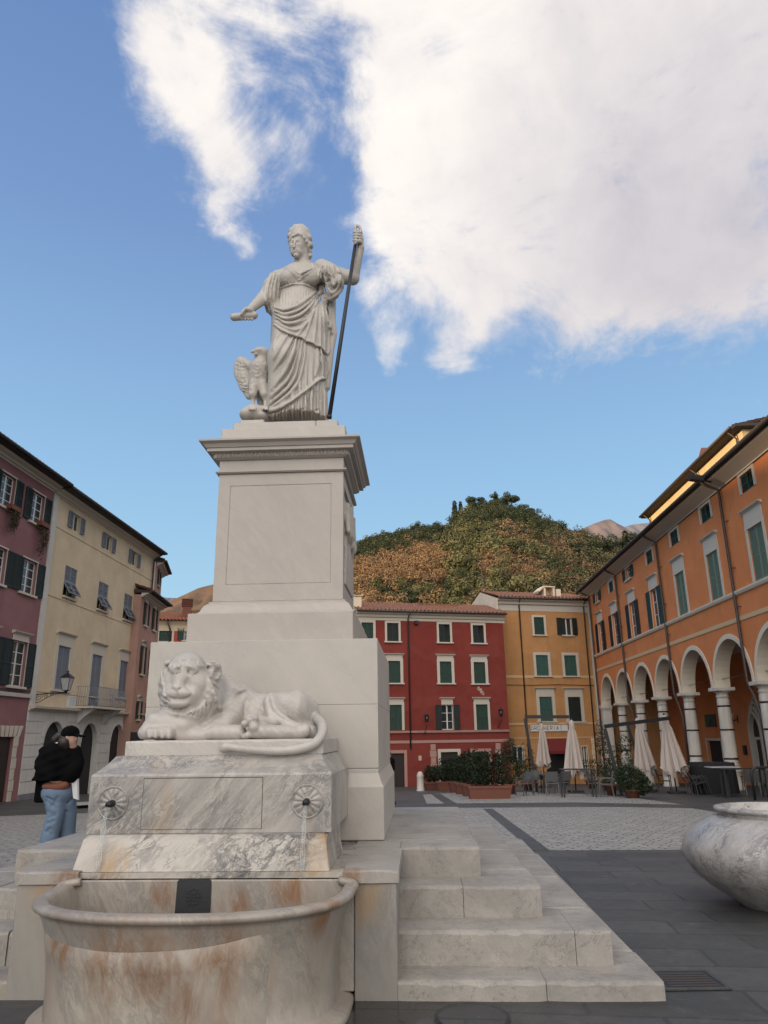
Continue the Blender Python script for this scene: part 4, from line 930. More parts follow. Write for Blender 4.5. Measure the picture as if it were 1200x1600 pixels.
for i in range(4): S.chain([on2(135+i*22+j*0, 1070), on2(140+i*22, 1180), on2(180+i*14, 1290)], .006, k=.003, cut=True)
eg = link('eagle_statue', S.mesh('eagle', M['marble_statue'], 1)); tag(eg, 'carved marble eagle with raised wing perched on a rock beside the robed marble woman', 'eagle statue')

# ------------------------------------------------------------------ lion lying on its plinth
def LZ(lx, ly, y): return ony(200 + lx*.26667, 1000 + ly*.26667, y)
def rayl(lx, ly): return ray(200 + lx*.26667, 1000 + ly*.26667)
S = Sculpt((-2.45, 5.62, 1.40), (-.55, 6.74, 2.36), .0095)
S.chain([LZ(400,400,6.36), LZ(560,400,6.42), LZ(740,440,6.42), LZ(900,440,6.42), LZ(1000,445,6.40)], [.22,.21,.175,.175,.17], k=.05)
S.ell(LZ(975,440,6.35), (.195,.2,.18), k=.05); S.ell(LZ(600,330,6.40), (.16,.16,.13), k=.08)
S.box((-2.15, 6.1, 1.57), (-.82, 6.6, 1.68), .05, k=.08)
# neck and mane mass
S.chain([LZ(480,340,6.34), LZ(370,270,6.18)], [.22,.20], k=.06); S.ell(LZ(400,370,6.12), (.2,.18,.18), k=.05); S.ell(LZ(330,410,6.06), (.19,.13,.10), k=.04)
S.ell(LZ(450,300,6.20), (.15,.16,.2), k=.05)
# head
for lx, ly, rr in ((226,205,.04),(216,255,.045),(214,310,.048),(228,365,.05),(462,225,.06),(468,290,.07),(450,350,.07),(405,400,.07),(330,425,.06),(268,410,.05)): S.ell(LZ(lx,ly,6.08), (rr,.09,rr*1.1), k=.03)
S.ell(LZ(345,215,6.04), (.165,.15,.19), (0,R(4),R(-8)), k=.03); S.ell(LZ(345,150,6.0), (.13,.10,.10), k=.04)
S.cap(LZ(328,160,5.985), LZ(292,266,5.905), .047, .036, k=.03); S.ell(LZ(302,325,5.965), (.125,.095,.085), k=.04)                       # broad nose bridge
S.ell(LZ(262,158,5.965), (.055,.05,.026), k=.025); S.ell(LZ(388,152,5.965), (.07,.055,.026), k=.025)
S.ell(LZ(412,262,6.0), (.085,.085,.10), k=.04); S.ell(LZ(243,255,6.0), (.05,.075,.08), k=.04)   # cheeks
S.ell(LZ(258,314,5.915), (.058,.052,.042), k=.03); S.ell(LZ(325,312,5.912), (.088,.058,.044), k=.03)   # muzzle pads
S.ell(LZ(302,374,5.925), (.085,.060,.042), k=.022); S.ell(LZ(375,330,5.97), (.07,.07,.07), k=.04)
def onl(lx, ly, push=0.):
    h = S.hit(SO, rayl(lx, ly), 9.)[0]; h = LZ(lx, ly, 6.1) if h is None else h
    return h + rayl(lx, ly)*push
def lf(pts, r, k=.008, cut=False, push=0., n=5, y=None):
    P = spline([(p[0], p[1], 0) for p in pts], n); H = [S.hit(SO, rayl(p[0], p[1]), 9.)[0] for p in P]
    ok = [h for h in H if h is not None]
    if len(ok) < 2: return
    Q = []; last = None
    for h, p in zip(H, P):
        if h is None: 
            if last is None: continue
            break
        if last is not None and abs(h[1]-last) > .15: break
        Q.append(h + rayl(p[0], p[1])*(push - (.3*r if not cut else 0))); last = h[1]
    m = len(Q)
    if m < 3: return
    S.chain(Q, [r*(.4+.6*math.sin(PI*i/(m-1.))**.5) for i in range(m)], k=k, cut=cut)
S.ell(onl(284,280,.004), (.042,.024,.022), k=.010); S.ell(onl(264,286,0.), (.013,.012,.009), k=.004, cut=True); S.ell(onl(306,288,0.), (.014,.012,.009), k=.004, cut=True)
lf([(234,333),(262,345),(300,349),(340,344),(376,320)], .013, k=.004, cut=True, push=-.002); lf([(286,300),(288,320),(292,342)], .009, k=.005, cut=True); lf([(250,400),(285,408),(330,404),(360,385)], .012, k=.02, cut=True, push=.0)
for lx, ly in ((279,184),(376,187)):
    e0 = onl(lx, ly); S.ell(e0, (.040,.022,.026), k=.010, cut=True); S.ell(e0+rayl(lx, ly)*.012, (.027,.022,.020), k=.002); S.chain([e0+np.array([-.036,.012,-.004]), e0+np.array([-.01,-.006,.022]), e0+np.array([.034,.008,.004])], .007, k=.004); S.chain([e0+np.array([-.034,.012,-.006]), e0+np.array([.0,-.004,-.022]), e0+np.array([.034,.008,-.002])], .006, k=.004); pass
lf([(252,178),(275,158),(308,150)], .016, k=.014); lf([(345,152),(375,158),(408,178)], .016, k=.014); lf([(318,125),(318,165)], .006, k=.012, cut=True); lf([(350,235),(345,270),(378,302)], .007, k=.03, cut=True)
for i in range(13): x0 = 250+i*17; lf([(x0+12, 98+abs(i-7)*5.5), (x0+4*math.sin(i*2), 118+abs(i-7)*5.5), (x0-4, 136+abs(i-7)*5)], .006, k=.004, cut=True, n=5)
for c_, inner, y in (((240,150),(236,160),6.02),((512,185),(520,195),6.08)):   # ears: rim and hollow
    w_ = .038 if c_[0] < 300 else .055; S.ell(LZ(*c_, y), (w_,.04,w_*1.35), k=.015); S.ell(LZ(inner[0], inner[1], y-.045), (w_*.62,.045,w_*.95), k=.008, cut=True)
S.chain([LZ(470,140,6.05), LZ(505,135,6.04), LZ(530,150,6.06)], .02, k=.01); 
# mane locks round the face and throat
r_ = random.Random(5)
for i in range(26):
    t_ = i/25.; a = R(-42 + 255*t_)       # from the right ear down round the chin to the left ear
    rx, ry = 138, 178; cx_, cy_ = 345, 245
    x0, y0 = cx_+rx*math.cos(a), cy_+ry*math.sin(a); x1, y1 = cx_+(rx+48)*math.cos(a+.25), cy_+(ry+52)*math.sin(a+.25)
    if y1 > 470 or (x1 < 190): y1 = min(y1, 455); x1 = max(x1, 200)
    lf([(x0, y0), ((x0+x1)/2 + r_.uniform(-8,8), (y0+y1)/2 + r_.uniform(-6,6)), (x1, y1)], .016, k=.006, n=5); lf([(x0+6, y0+4), ((x0+x1)/2+7, (y0+y1)/2+5), (x1+7, y1)], .010, k=.004, cut=True, n=5)
for i in range(14):
    lf([(478+i*5-r_.uniform(0,10), 215+i*14), (470+i*6, 270+i*11), (445+i*7, 330+i*9)], .015, k=.01, n=6); lf([(486+i*5, 215+i*14), (478+i*6, 270+i*11), (453+i*7, 330+i*9)], .008, k=.005, cut=True, n=6)
lf([(192,422),(250,440),(330,455),(400,470),(440,476),(475,430),(500,360)], .010, k=.006, cut=True); lf([(195,412),(260,430),(340,444),(430,462)], .014, k=.012)
lf([(560,230),(620,280),(660,300),(690,290)], .014, k=.03); lf([(690,300),(640,340),(610,420),(600,480)], .014, k=.03, cut=True)
# cheeks framed by the mane
for lx, ly, rr in ((222,215,.045),(212,265,.05),(215,320,.05),(232,375,.05),(470,240,.06),(462,300,.065),(440,360,.065),(395,410,.065),(320,430,.06)): pass
# forelegs: crossed in front
S.chain([LZ(450,470,6.16), LZ(330,500,6.0), LZ(160,480,5.98), LZ(95,545,5.95)], [.12,.088,.075,.05], k=.03)
S.chain([LZ(120,540,5.94), LZ(240,545,5.90)], [.055,.05], k=.02)
for i, lx in enumerate((128,163,202,240)): S.chain([LZ(lx,528,5.93), LZ(lx,540,5.865), LZ(lx,562,5.855)], [.028,.029,.022], k=.006)
S.chain([LZ(610,430,6.28), LZ(560,500,6.12), LZ(440,555,6.0), LZ(300,560,5.97)], [.12,.085,.055,.05], k=.03)
lf([(415,545),(460,520),(530,500),(560,505)], .012, k=.01, cut=True); S.chain([LZ(520,540,6.02), LZ(650,545,6.0)], [.06,.062], k=.03)
# hind leg folded under, foot forward
S.chain([LZ(960,400,6.24), LZ(850,370,6.16), LZ(860,450,6.10)], [.15,.085,.06], k=.05); S.chain([LZ(850,430,6.12), LZ(930,490,6.05), LZ(1010,535,6.04)], [.055,.045,.05], k=.02)
S.chain([LZ(1010,545,6.03), LZ(880,540,5.98), LZ(740,535,5.95)], [.052,.055,.055], k=.015); S.chain([LZ(860,490,6.08), LZ(780,480,6.02), LZ(720,475,6.0)], [.04,.05,.04], k=.015)
for lx, ly, r2 in ((683,492,.030),(712,470,.028),(745,462,.028),(700,560,.028),(680,565,.024),(740,512,.045)): S.ell(LZ(lx,ly,5.93), (r2,r2*1.3,r2), k=.008)
lf([(700,520),(780,505),(870,500),(960,510)], .007, k=.006, cut=True); lf([(820,330),(835,400),(870,440),(930,470)], .012, k=.02, cut=True); lf([(860,395),(900,440),(960,480)], .008, k=.015)
S.ell(LZ(1040,530,6.02), (.045,.05,.05), k=.02)
for i in range(5): lf([(800-i*26,330+i*6),(790-i*26,390),(770-i*22,440)], .009, k=.03, cut=True, n=3)   # ribs
# tail curling over the edge of the plinth
tl = spline([LZ(1095,450,6.30), LZ(1135,490,6.05), LZ(1138,545,5.83), LZ(1095,605,5.715), LZ(1000,638,5.695), LZ(880,650,5.69), LZ(760,645,5.69), LZ(650,635,5.69), LZ(585,627,5.69), LZ(558,635,5.695)], 4)
n_ = len(tl); S.chain(tl, [float(np.interp(i/(n_-1), [0,.3,.6,.85,.93,1],[.038,.036,.031,.027,.038,.032])) for i in range(n_)], k=.01)
lo_ = link('lion_statue', S.mesh('lion', M['marble_lion'], 1)); tag(lo_, 'white marble lion lying with head raised, its tail hanging over the plinth edge', 'lion statue')
# ------------------------------------------------------------------ building kit
WC = {}
def yzprism(mb, poly, x0, x1):
    n = len(poly)
    mb.vf([(x0,y,z) for y,z in poly]+[(x1,y,z) for y,z in poly], [tuple(range(n-1,-1,-1)), tuple(range(n,2*n))]+[(i,(i+1)%n,n+(i+1)%n,n+i) for i in range(n)]); return mb
def wall_grid(mb, x0, x1, z0, z1, ops, depth=.22, y=0.):
    """wall face at y with real rectangular openings and their reveals"""
    us = sorted({x0, x1, *[v for o in ops for v in (o[0], o[2])]}); vs = sorted({z0, z1, *[v for o in ops for v in (o[1], o[3])]})
    us = [u for u in us if x0-1e-6 <= u <= x1+1e-6]; vs = [v for v in vs if z0-1e-6 <= v <= z1+1e-6]
    for i in range(len(us)-1):
        for j in range(len(vs)-1):
            cu, cv = (us[i]+us[i+1])/2, (vs[j]+vs[j+1])/2
            if any(o[0] < cu < o[2] and o[1] < cv < o[3] for o in ops): continue
            mb.vf([(us[i],y,vs[j]),(us[i+1],y,vs[j]),(us[i+1],y,vs[j+1]),(us[i],y,vs[j+1])], [(0,1,2,3)])
    for a, b, c, d in ops:
        mb.vf([(a,y,b),(a,y+depth,b),(a,y+depth,d),(a,y,d)], [(0,1,2,3)]); mb.vf([(c,y,b),(c,y,d),(c,y+depth,d),(c,y+depth,b)], [(0,1,2,3)])
        mb.vf([(a,y,b),(c,y,b),(c,y+depth,b),(a,y+depth,b)], [(0,1,2,3)]); mb.vf([(a,y,d),(a,y+depth,d),(c,y+depth,d),(c,y,d)], [(0,1,2,3)])
        mb.vf([(a,y+depth,b),(c,y+depth,b),(c,y+depth,d),(a,y+depth,d)], [(0,1,2,3)])
    return mb
def shutter_mb(w, h, slats=None):
    """louvred leaf, hinge at x=0, y from 0 to -.04"""
    mb = MB(); f = .055; mb.box(0,-.04,0,f,0,h); mb.box(w-f,-.04,0,w,0,h); mb.box(f,-.04,0,w-f,0,f); mb.box(f,-.04,h-f,w-f,0,h); mb.box(f,-.04,h*.45,w-f,0,h*.45+f)
    n = slats or max(6, int(h/.075)); 
    for i in range(n):
        z = f + (h-2*f)*(i+.5)/n; d = (h-2*f)/n*.42
        mb.vf([(f,-.036,z-d),(w-f,-.036,z-d),(w-f,-.008,z+d),(f,-.008,z+d)], [(0,1,2,3)])
    mb.vf([(f,-.004,f),(w-f,-.004,f),(w-f,-.004,h-f),(f,-.004,h-f)], [(0,1,2,3)]); return mb
def cached(key, fn):
    if key not in WC: WC[key] = fn()
    return WC[key]
def window(par, u, v, w, h, style='closed', sh='sh_green', trim='stone_trim', tw=.13, sill=True, cap=None, sash='white_paint', sash_div=(2,3), curtain=False, label=None, capz=.33, ajar=0.):
    """u, v: lower left corner of the opening in the facade's frame"""
    def fr():
        mb = MB()
        if tw:
            mb.box(-tw,-.035,0,-.001,.02,h+tw); mb.box(w+.001,-.035,0,w+tw,.02,h+tw); mb.box(-.001,-.035,h+.001,w+.001,.02,h+tw)
        if sill: mb.box(-tw-.07,-.11,-.09,w+tw+.07,.02,-.001)
        if cap is not None:
            z = h+tw+.001
            mb.box(-tw+.03,-.03,z,w+tw-.03,.01,z+capz-.12); yzprism(mb, [(.01,z+capz-.12),(-.05,z+capz-.12),(-.07,z+capz-.08),(-.15,z+capz-.05),(-.17,z+capz),(.01,z+capz+.02)], -tw-.08, w+tw+.08)
        if not mb.f: mb.box(-.02,-.005,-.03,w+.02,.01,-.005)
        return mb.mesh('window_frame', M[trim])
    f = link('window', cached(('f',w,h,tw,sill,cap,trim,capz), fr), par, (u,0,v))
    if label: f['label'] = label
    sw = w/2
    if style in ('closed', 'ajar'):
        for s_ in (0, 1):
            me = cached(('s',round(sw,3),h,sh), lambda: shutter_mb(sw-.008, h-.02).mesh('shutter', M[sh]))
            if style == 'ajar':     # lower half of the leaf pushed out on its hinge
                lo = h*.48
                m1 = cached(('s1',round(sw,3),round(h-lo,3),sh), lambda: shutter_mb(sw-.008, h-lo-.02).mesh('shutter', M[sh])); link('shutter', m1, f, (s_*sw+.004, .07, lo+.01))
                m2 = cached(('s2',round(sw,3),round(lo,3),sh), lambda: shutter_mb(sw-.008, lo-.01).mesh('shutter', M[sh])); link('shutter_flap', m2, f, (s_*sw+.004, .07-math.sin(R(32))*(lo), lo-math.cos(R(32))*lo), (R(-32),0,0))
            else: link('shutter', me, f, (s_*sw+.004, .07, .01), (R(-ajar) if s_ else 0,0,0))
        if style == 'closed' and not ajar: return f
    if style == 'open':
        me = cached(('s',round(sw,3),h,sh), lambda: shutter_mb(sw-.008, h-.02).mesh('shutter', M[sh]))
        off = tw + .01 if tw > .15 else .01
        link('shutter', me, f, (-sw-off, -.04, .01)); link('shutter', me, f, (w+off, -.04, .01))
    if style in ('open', 'sash', 'ajar'):
        def sa():
            mb = MB(); b = .05; mb.box(0,.12,0,b,.16,h); mb.box(w-b,.12,0,w,.16,h); mb.box(b,.12,0,w-b,.16,b); mb.box(b,.12,h-b,w-b,.16,h); mb.box(w/2-.04,.115,b,w/2+.04,.16,h-b)
            for i in range(1, sash_div[1]): z = h*i/sash_div[1]; mb.box(b,.125,z-.014,w/2-.04,.155,z+.014); mb.box(w/2+.04,.125,z-.014,w-b,.155,z+.014)
            return mb.mesh('sash', M[sash])
        link('sash', cached(('sash',w,h,sash,sash_div), sa), f)
        link('pane', cached(('pane',w,h,curtain), lambda: MB().vf([(.03,.14,.03),(w-.03,.14,.03),(w-.03,.14,h-.03),(.03,.14,h-.03)],[(0,1,2,3)]).mesh('pane', M['glass'])), f)
        if curtain: link('curtain', cached(('cur',w,h), lambda: MB().box(.06,.165,.03,w-.06,.17,h*.8).mesh('curtain', M['curtain'])), f)
    return f
def tile_roof(mb, x0, x1, y0, y1, z0, z1, pitch=.28, rows=None):
    """barrel tiles running up the slope, with stepped courses"""
    nx = max(4, int((x1-x0)/pitch))*6; L_ = math.hypot(y1-y0, z1-z0); ny = max(2, int(L_/.38)); vs = []; 
    for j in range(ny+1):
        for st_ in (0, 1):
            t = j/ny; 
            for i in range(nx+1):
                a = 2*PI*i/6; w_ = .06*math.cos(a) + .006*math.sin(i*3.7+j*1.3)
                vs.append((x0+(x1-x0)*i/nx, y0+(y1-y0)*t, z0+(z1-z0)*t + w_ + (.03 if st_ else 0)))
    m = nx+1; n = 2*(ny+1)
    fs = [(j*m+i, j*m+i+1, (j+1)*m+i+1, (j+1)*m+i) for j in range(n-1) for i in range(nx)]
    mb.vf(vs, fs, False); return mb
def pipe(par, pts, name='drainpipe', r=.05, mat='zinc'):
    mb = MB(); mb.tube(pts, r, 8)
    return mb.build(name, M[mat], par)
def facade(P0, P1, label, cat='building', name='house', group=None):
    P0 = np.array(P0[:2]); P1 = np.array(P1[:2]); d = (P1-P0)/np.linalg.norm(P1-P0)
    e = empty(name, (P0[0], P0[1], 0), math.atan2(d[1], d[0]), label, cat, group); e['_L'] = float(np.linalg.norm(P1-P0)); del e['_L']
    return e, float(np.linalg.norm(P1-P0)), d
def shell(e, W, z0, z1, D, mat, ops, name='wall', side_mat=None):
    mb = MB(); wall_grid(mb, 0, W, z0, z1, ops)
    mb.vf([(0,0,z0),(0,D,z0),(0,D,z1),(0,0,z1)], [(0,1,2,3)][::-1]); mb.vf([(W,0,z0),(W,0,z1),(W,D,z1),(W,D,z0)], [(0,3,2,1)]); mb.vf([(0,D,z0),(W,D,z0),(W,D,z1),(0,D,z1)], [(0,3,2,1)])
    return mb.build(name, M[mat], e)
M['white_paint'] = simple('white painted wood', (.62,.62,.60), .5, .06, 5)
M['pl_pink'] = plaster('pink plaster', (.235,.115,.12)); M['pl_cream'] = plaster('cream plaster', (.55,.445,.31), (.40,.31,.20)); M['pl_red'] = plaster('dark red plaster', (.185,.036,.028), (.115,.032,.028), streak=.4)
M['pl_ochre'] = plaster('ochre plaster', (.41,.215,.088), (.29,.155,.075), streak=.4); M['pl_orange'] = plaster('orange plaster', (.56,.20,.075), (.43,.17,.08), var=.08, streak=.3); M['pl_salmon'] = plaster('salmon plaster', (.36,.215,.17)); M['pl_attic'] = plaster('pale yellow plaster', (.62,.48,.27), var=.06)
M['pl_white'] = plaster('white stucco', (.50,.48,.45), var=.08, streak=.3); M['pl_greybase'] = plaster('grey base render', (.16,.165,.175)); M['pl_scar'] = simple('bare plaster patch', (.5,.36,.3), .9, .1)
M['pl_gable'] = plaster('pale gable plaster', (.66,.55,.42), var=.05); M['pl_far'] = plaster('bright red plaster', (.36,.07,.045))
M['cornice'] = simple('pale cornice plaster', (.46,.43,.38), .85, .08, 2)
M['pale_band'] = simple('pale painted band', (.52,.37,.21), .85, .08, 2); M['archi'] = simple('cream arch surround', (.60,.53,.42), .8, .06, 2)

# ------------------------------------------------------------------ left row: pink house, cream house
def eaves(e, W, z, out=.75, x0=0, roof_d=8., mat='cornice', wires=True):
    mb = MB(); yzprism(mb, [(.0,z-.36),(-.05,z-.36),(-.07,z-.31),(-.16,z-.29),(-.20,z-.23),(-.36,z-.18),(-.42,z-.12),(.0,z-.12)], x0, W); mb.build('cornice', M[mat], e)
    mb = MB(); yzprism(mb, [(.5,z-.118),(-out,z-.118),(-out,z-.02),(.5,z+.12)], x0-.02, W+.02); mb.build('eave', M['soffit'], e)
    mb = MB(); mb.tube([(x0,-out-.06,z-.04),(W,-out-.06,z-.04)], .075, 8); mb.build('gutter', M['soffit'], e)
    mb = MB(); tile_roof(mb, x0, W, -out+.02, roof_d, z+.04, z+.04+(roof_d+out)*.32); mb.build('roof', M['tiles'], e)
XL = -16.3
e, W, _ = facade((XL, 17.), (XL, 31.28), 'pink plaster house with dark green shutters at the far left of the plaza', 'house')
pu = lambda y: y - 17.
ops = []; 
wins = []
for k in range(5):
    yc = 30.04 - 2.45*k
    wins += [(pu(yc)-.55, 10.45, 1.1, 1.35), (pu(yc)-.6, 7.42, 1.2, 1.42), (pu(yc)-.6, 3.65, 1.2, 1.8)]
drs = [(pu(29.2), -1.5, 1.25, 3.2), (pu(24.6), -1.5, 1.5, 3.2)]
shell(e, W, -2., 12.3, 9., 'pl_pink', [(a,b,a+c,b+d) for a,b,c,d in wins+drs])
for i, (a,b,c,d) in enumerate(wins): window(e, a, b, c, d, 'open', 'sh_black', tw=.06, cap=('c' if i % 3 == 2 else None), capz=.30, sash='white_paint', sash_div=(2,4), curtain=i % 2 == 0)
for a,b,c,d in drs:
    mb = MB(); mb.box(a+.03,.12,-1.4,a+c-.03,.18,b+d-.03); mb.box(a+.1,.10,-.4,a+c-.1,.12,b+d-.15); mb.build('door', M['wood_dark'], e)
    mb = MB()
    for q in range(7):  # rusticated jambs and keystones
        mb.box(a-.32+(.06 if q%2 else 0),-.05,-1.2+q*.42,a-.001,.01,-1.2+q*.42+.40); mb.box(a+c+.001,-.05,-1.2+q*.42,a+c+.32-(.06 if q%2 else 0),.01,-1.2+q*.42+.40)
    for q in range(7):
        t = (q-3)/3.; mb.xzprism([(a+c/2+t*(c/2+.28)-.08,b+d+.001),(a+c/2+t*(c/2+.28)+.08,b+d+.001),(a+c/2+t*(c/2+.45)+.11,b+d+.42),(a+c/2+t*(c/2+.45)-.11,b+d+.42)], -.055, .01)
    mb.build('door_surround', M['stone_trim'], e)
mb = MB(); yzprism(mb, [(0,3.22),(-.10,3.24),(-.12,3.36),(0,3.40)], 0, W); mb.build('string_course', M['pl_white'], e)
eaves(e, W, 12.62)
pipe(e, [(0,-.08,3.45),(W-.1,-.08,3.50)], 'cable', .025, 'iron')

e, W, _ = facade((XL, 31.3), (XL, 44.4), 'cream house with grey blue shutters, balcony and white rusticated arched ground floor', 'house')
cu = lambda y: y - 31.3
top = [(cu(y)-.42, 11.12, .84, .80) for y in (33.72, 37.6, 41.3)]
mid = [(cu(y)-.62, 7.92, 1.24, 1.42) for y in (33.8, 37.55, 41.0)]
low = [(cu(33.95)-.62, 3.72, 1.24, 1.95), (cu(37.6)-.62, 2.92, 1.24, 2.72), (cu(41.2)-.62, 3.72, 1.24, 1.95)]
shell(e, W, 2.9, 12.3, 9., 'pl_cream', [(a,b,a+c,b+d) for a,b,c,d in top+mid+low])
for a,b,c,d in top: window(e, a, b, c, d, 'open', 'sh_grey', tw=.07, sill=False, sash_div=(2,1))
for i,(a,b,c,d) in enumerate(mid): window(e, a, b, c, d, 'ajar', 'sh_grey', tw=.0)
for i,(a,b,c,d) in enumerate(low): window(e, a, b, c, d, 'closed', 'sh_grey', tw=.24, cap='b', capz=.36, sill=(i != 1))
mb = MB(); mb.box(0,-.06,2.9,.42,.01,12.18); mb.build('corner_pilaster', M['pl_white'], e)
mb = MB(); mb.box(.421,-.03,10.82,W,.01,10.87); mb.box(.421,-.03,7.70,W,.01,7.76); mb.box(.421,-.03,3.55,W,.01,3.60); mb.build('string_course', M['pl_cream'], e)
eaves(e, W, 12.55)
# ground floor of white rusticated stucco with three arches
arches = [(33.85, 1.8), (37.55, 1.75), (41.05, 1.7)]
zs = 1.42
mb = MB(); rg = MB(); dk = MB(); us = 0.
segs = []
for yc, aw in arches:
    c = cu(yc); r = aw/2; segs.append((c-r, c+r, c, r))
prev = 0.
for a, b, c, r in segs:
    mb.vf([(prev,0,-2),(a,0,-2),(a,0,2.9),(prev,0,2.9)], [(0,1,2,3)]); prev = b
    n = 14; arc = [(c-r*math.cos(PI*i/n), zs+r*1.02*math.sin(PI*i/n)) for i in range(n+1)]
    for i in range(n): mb.vf([(arc[i][0],0,arc[i][1]),(arc[i+1][0],0,arc[i+1][1]),(arc[i+1][0],0,2.9),(arc[i][0],0,2.9)], [(0,1,2,3)]); mb.vf([(arc[i][0],0,arc[i][1]),(arc[i][0],.2,arc[i][1]),(arc[i+1][0],.2,arc[i+1][1]),(arc[i+1][0],0,arc[i+1][1])], [(0,1,2,3)])
    for x in (a, b): mb.vf([(x,0,-2),(x,.2,-2),(x,.2,zs),(x,0,zs)], [(0,1,2,3) if x == b else (3,2,1,0)])
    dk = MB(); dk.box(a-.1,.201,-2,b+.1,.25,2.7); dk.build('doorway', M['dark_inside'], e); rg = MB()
    # raised voussoir ring
    for i in range(n):
        q = [(c-(r+.02)*math.cos(PI*i/n), zs+(r+.02)*math.sin(PI*i/n)), (c-(r+.02)*math.cos(PI*(i+.94)/n), zs+(r+.02)*math.sin(PI*(i+.94)/n)), (c-(r+.26)*math.cos(PI*(i+.94)/n), zs+(r+.26)*math.sin(PI*(i+.94)/n)), (c-(r+.26)*math.cos(PI*i/n), zs+(r+.26)*math.sin(PI*i/n))]
        rg.xzprism(q[::-1], -.03, .01)
    rg.build('arch_surround', M['pl_white'], e)
mb.vf([(prev,0,-2),(W,0,-2),(W,0,2.9),(prev,0,2.9)], [(0,1,2,3)]); mb.vf([(0,0,-2),(0,3,-2),(0,3,2.9),(0,0,2.9)], [(0,1,2,3)]); mb.vf([(W,0,-2),(W,0,2.9),(W,9,2.9),(W,9,-2)], [(0,3,2,1)])
mb.build('ground_floor', M['pl_white'], e)
ru = MB()
bounds = [0.] + [v for s_ in segs for v in (s_[0]-.28, s_[1]+.28)] + [W]
for i in range(0, len(bounds), 2):
    ru = MB()
    for k in range(7):
        z = -.55 + k*.48
        if bounds[i+1]-bounds[i] > .1: ru.cbox(bounds[i]+.02, -.035, z, bounds[i+1]-.02, .01, z+.445, .004)
    if ru.f: ru.build('rustication', M['pl_white'], e)
mb = MB(); 
for i in range(0, len(bounds), 2): mb = MB(); mb.box(bounds[i]+.005,-.06,-2,bounds[i+1]-.005,.01,-.56); mb.build('base_course', M['pl_greybase'], e)
mb = MB(); yzprism(mb, [(0,2.72),(-.08,2.74),(-.12,2.80),(-.30,2.84),(-.32,2.93),(0,2.96)], -.02, W+.1); mb.build('ledge', M['stone_trim'], e)
for a, b, c, r in segs[1:2]:  # balcony on brackets over the middle arch
    mb = MB(); mb.box(c-2.0,-.92,2.965,c+2.0,.0,3.06); mb.build('balcony_slab', M['stone_trim'], e)
    for s_ in (-1.5, 1.5): mb = MB(); mb.vf([(c+s_-.14,0,2.2),(c+s_+.14,0,2.2),(c+s_-.14,-.32,2.55),(c+s_+.14,-.32,2.55),(c+s_-.14,-.85,2.96),(c+s_+.14,-.85,2.96),(c+s_-.14,0,2.96),(c+s_+.14,0,2.96)],[(0,1,3,2),(2,3,5,4),(0,2,4,6),(1,7,5,3)]); mb.build('bracket', M['pl_white'], e)
    mb = MB()   # bellied bars
    def bar_(x, y, nx, ny): mb.tube([(x,y,3.06),(x+nx*.05,y+ny*.05,3.14),(x+nx*.12,y+ny*.12,3.28),(x+nx*.06,y+ny*.06,3.5),(x,y,3.72),(x,y,3.98)], .011, 5)
    for i in range(34): bar_(c-1.93+3.86*i/33, -.86, 0, -1)
    for i in range(1,8):
        for s_ in (-1, 1): bar_(c+s_*1.93, -.86+i*.11, s_, 0)
    for p in ([(c-1.93,0,3.98),(c-1.93,-.86,3.98),(c+1.93,-.86,3.98),(c+1.93,0,3.98)], [(c-1.93,0,3.09),(c-1.93,-.86,3.09),(c+1.93,-.86,3.09),(c+1.93,0,3.09)]):
        for i in range(3): mb.bar(p[i], p[i+1], .03, .02)
    mb.build('balcony_railing', M['sh_grey'], e)
# marble plaque with lines of lettering too small to read
mb = MB(); mb.box(cu(34.75),-.03,2.98,cu(35.65),.0,3.52); pq = mb.build('plaque', M['white_paint'], e)
mb = MB(); r_ = random.Random(2)
for i in range(7): x = cu(35.2)-.34+r_.uniform(0,.08); mb.box(x,-.033,3.45-i*.065,cu(35.2)+.34-r_.uniform(0,.1),-.0301,3.458-i*.065)
mb.build('inscription', M['zinc'], pq)
pipe(e, [(W-.12,-.7,12.5),(W-.2,-.12,12.1),(W-.2,-.1,2.98)]); pipe(e, [(W-.2,-.1,2.7),(W-.2,-.1,-1.4)])
mb = MB(); mb.box(W-.06,-.05,2.97,W+.35,.6,12.1); mb.build('corner_strip', M['pl_white'], e)

# wall lantern on a scrolled bracket
ln = empty('wall_lantern', (XL, 31.72, 3.40), 0, 'black iron lantern on a scrolled wall bracket at the corner of the cream house', 'lantern')
mb = MB(); X1 = 1.55; mb.tube([(0,0,0),(X1*.5,0,.06),(X1,0,.10)], .022, 6); mb.tube([(0,0,-.42),(0,0,.1)], .025, 6)
def scroll(cx_, cz_, r0, turns=1.6, s_=1):
    mb.tube([(cx_+s_*r0*(1-t*.8)*math.cos(turns*2*PI*t), 0, cz_+r0*(1-t*.8)*math.sin(turns*2*PI*t)) for t in np.linspace(0,1,26)], .013, 5)
scroll(.22,-.14,.18); scroll(.56,-.05,.13,s_=-1); scroll(.86,-.0,.10); mb.tube(spline([(0,0,-.40),(.3,0,-.34),(.7,0,-.12),(1.1,0,.02),(X1,0,.06)],4), .016, 6); mb.build('bracket', M['iron'], ln)
mb = MB(); x = X1+.02
def ring4(a, z): return [(x-a,-a,z),(x+a,-a,z),(x+a,a,z),(x-a,a,z)]
for (a0,z0_,a1,z1_) in ((.13,.18,.24,.80),):
    for p, q in zip(ring4(a0,z0_), ring4(a1,z1_)): mb.bar(p, q, .02)
for a, z in ((.13,.18),(.24,.80)):
    r4 = ring4(a, z)
    for i in range(4): mb.bar(r4[i], r4[(i+1)%4], .025)
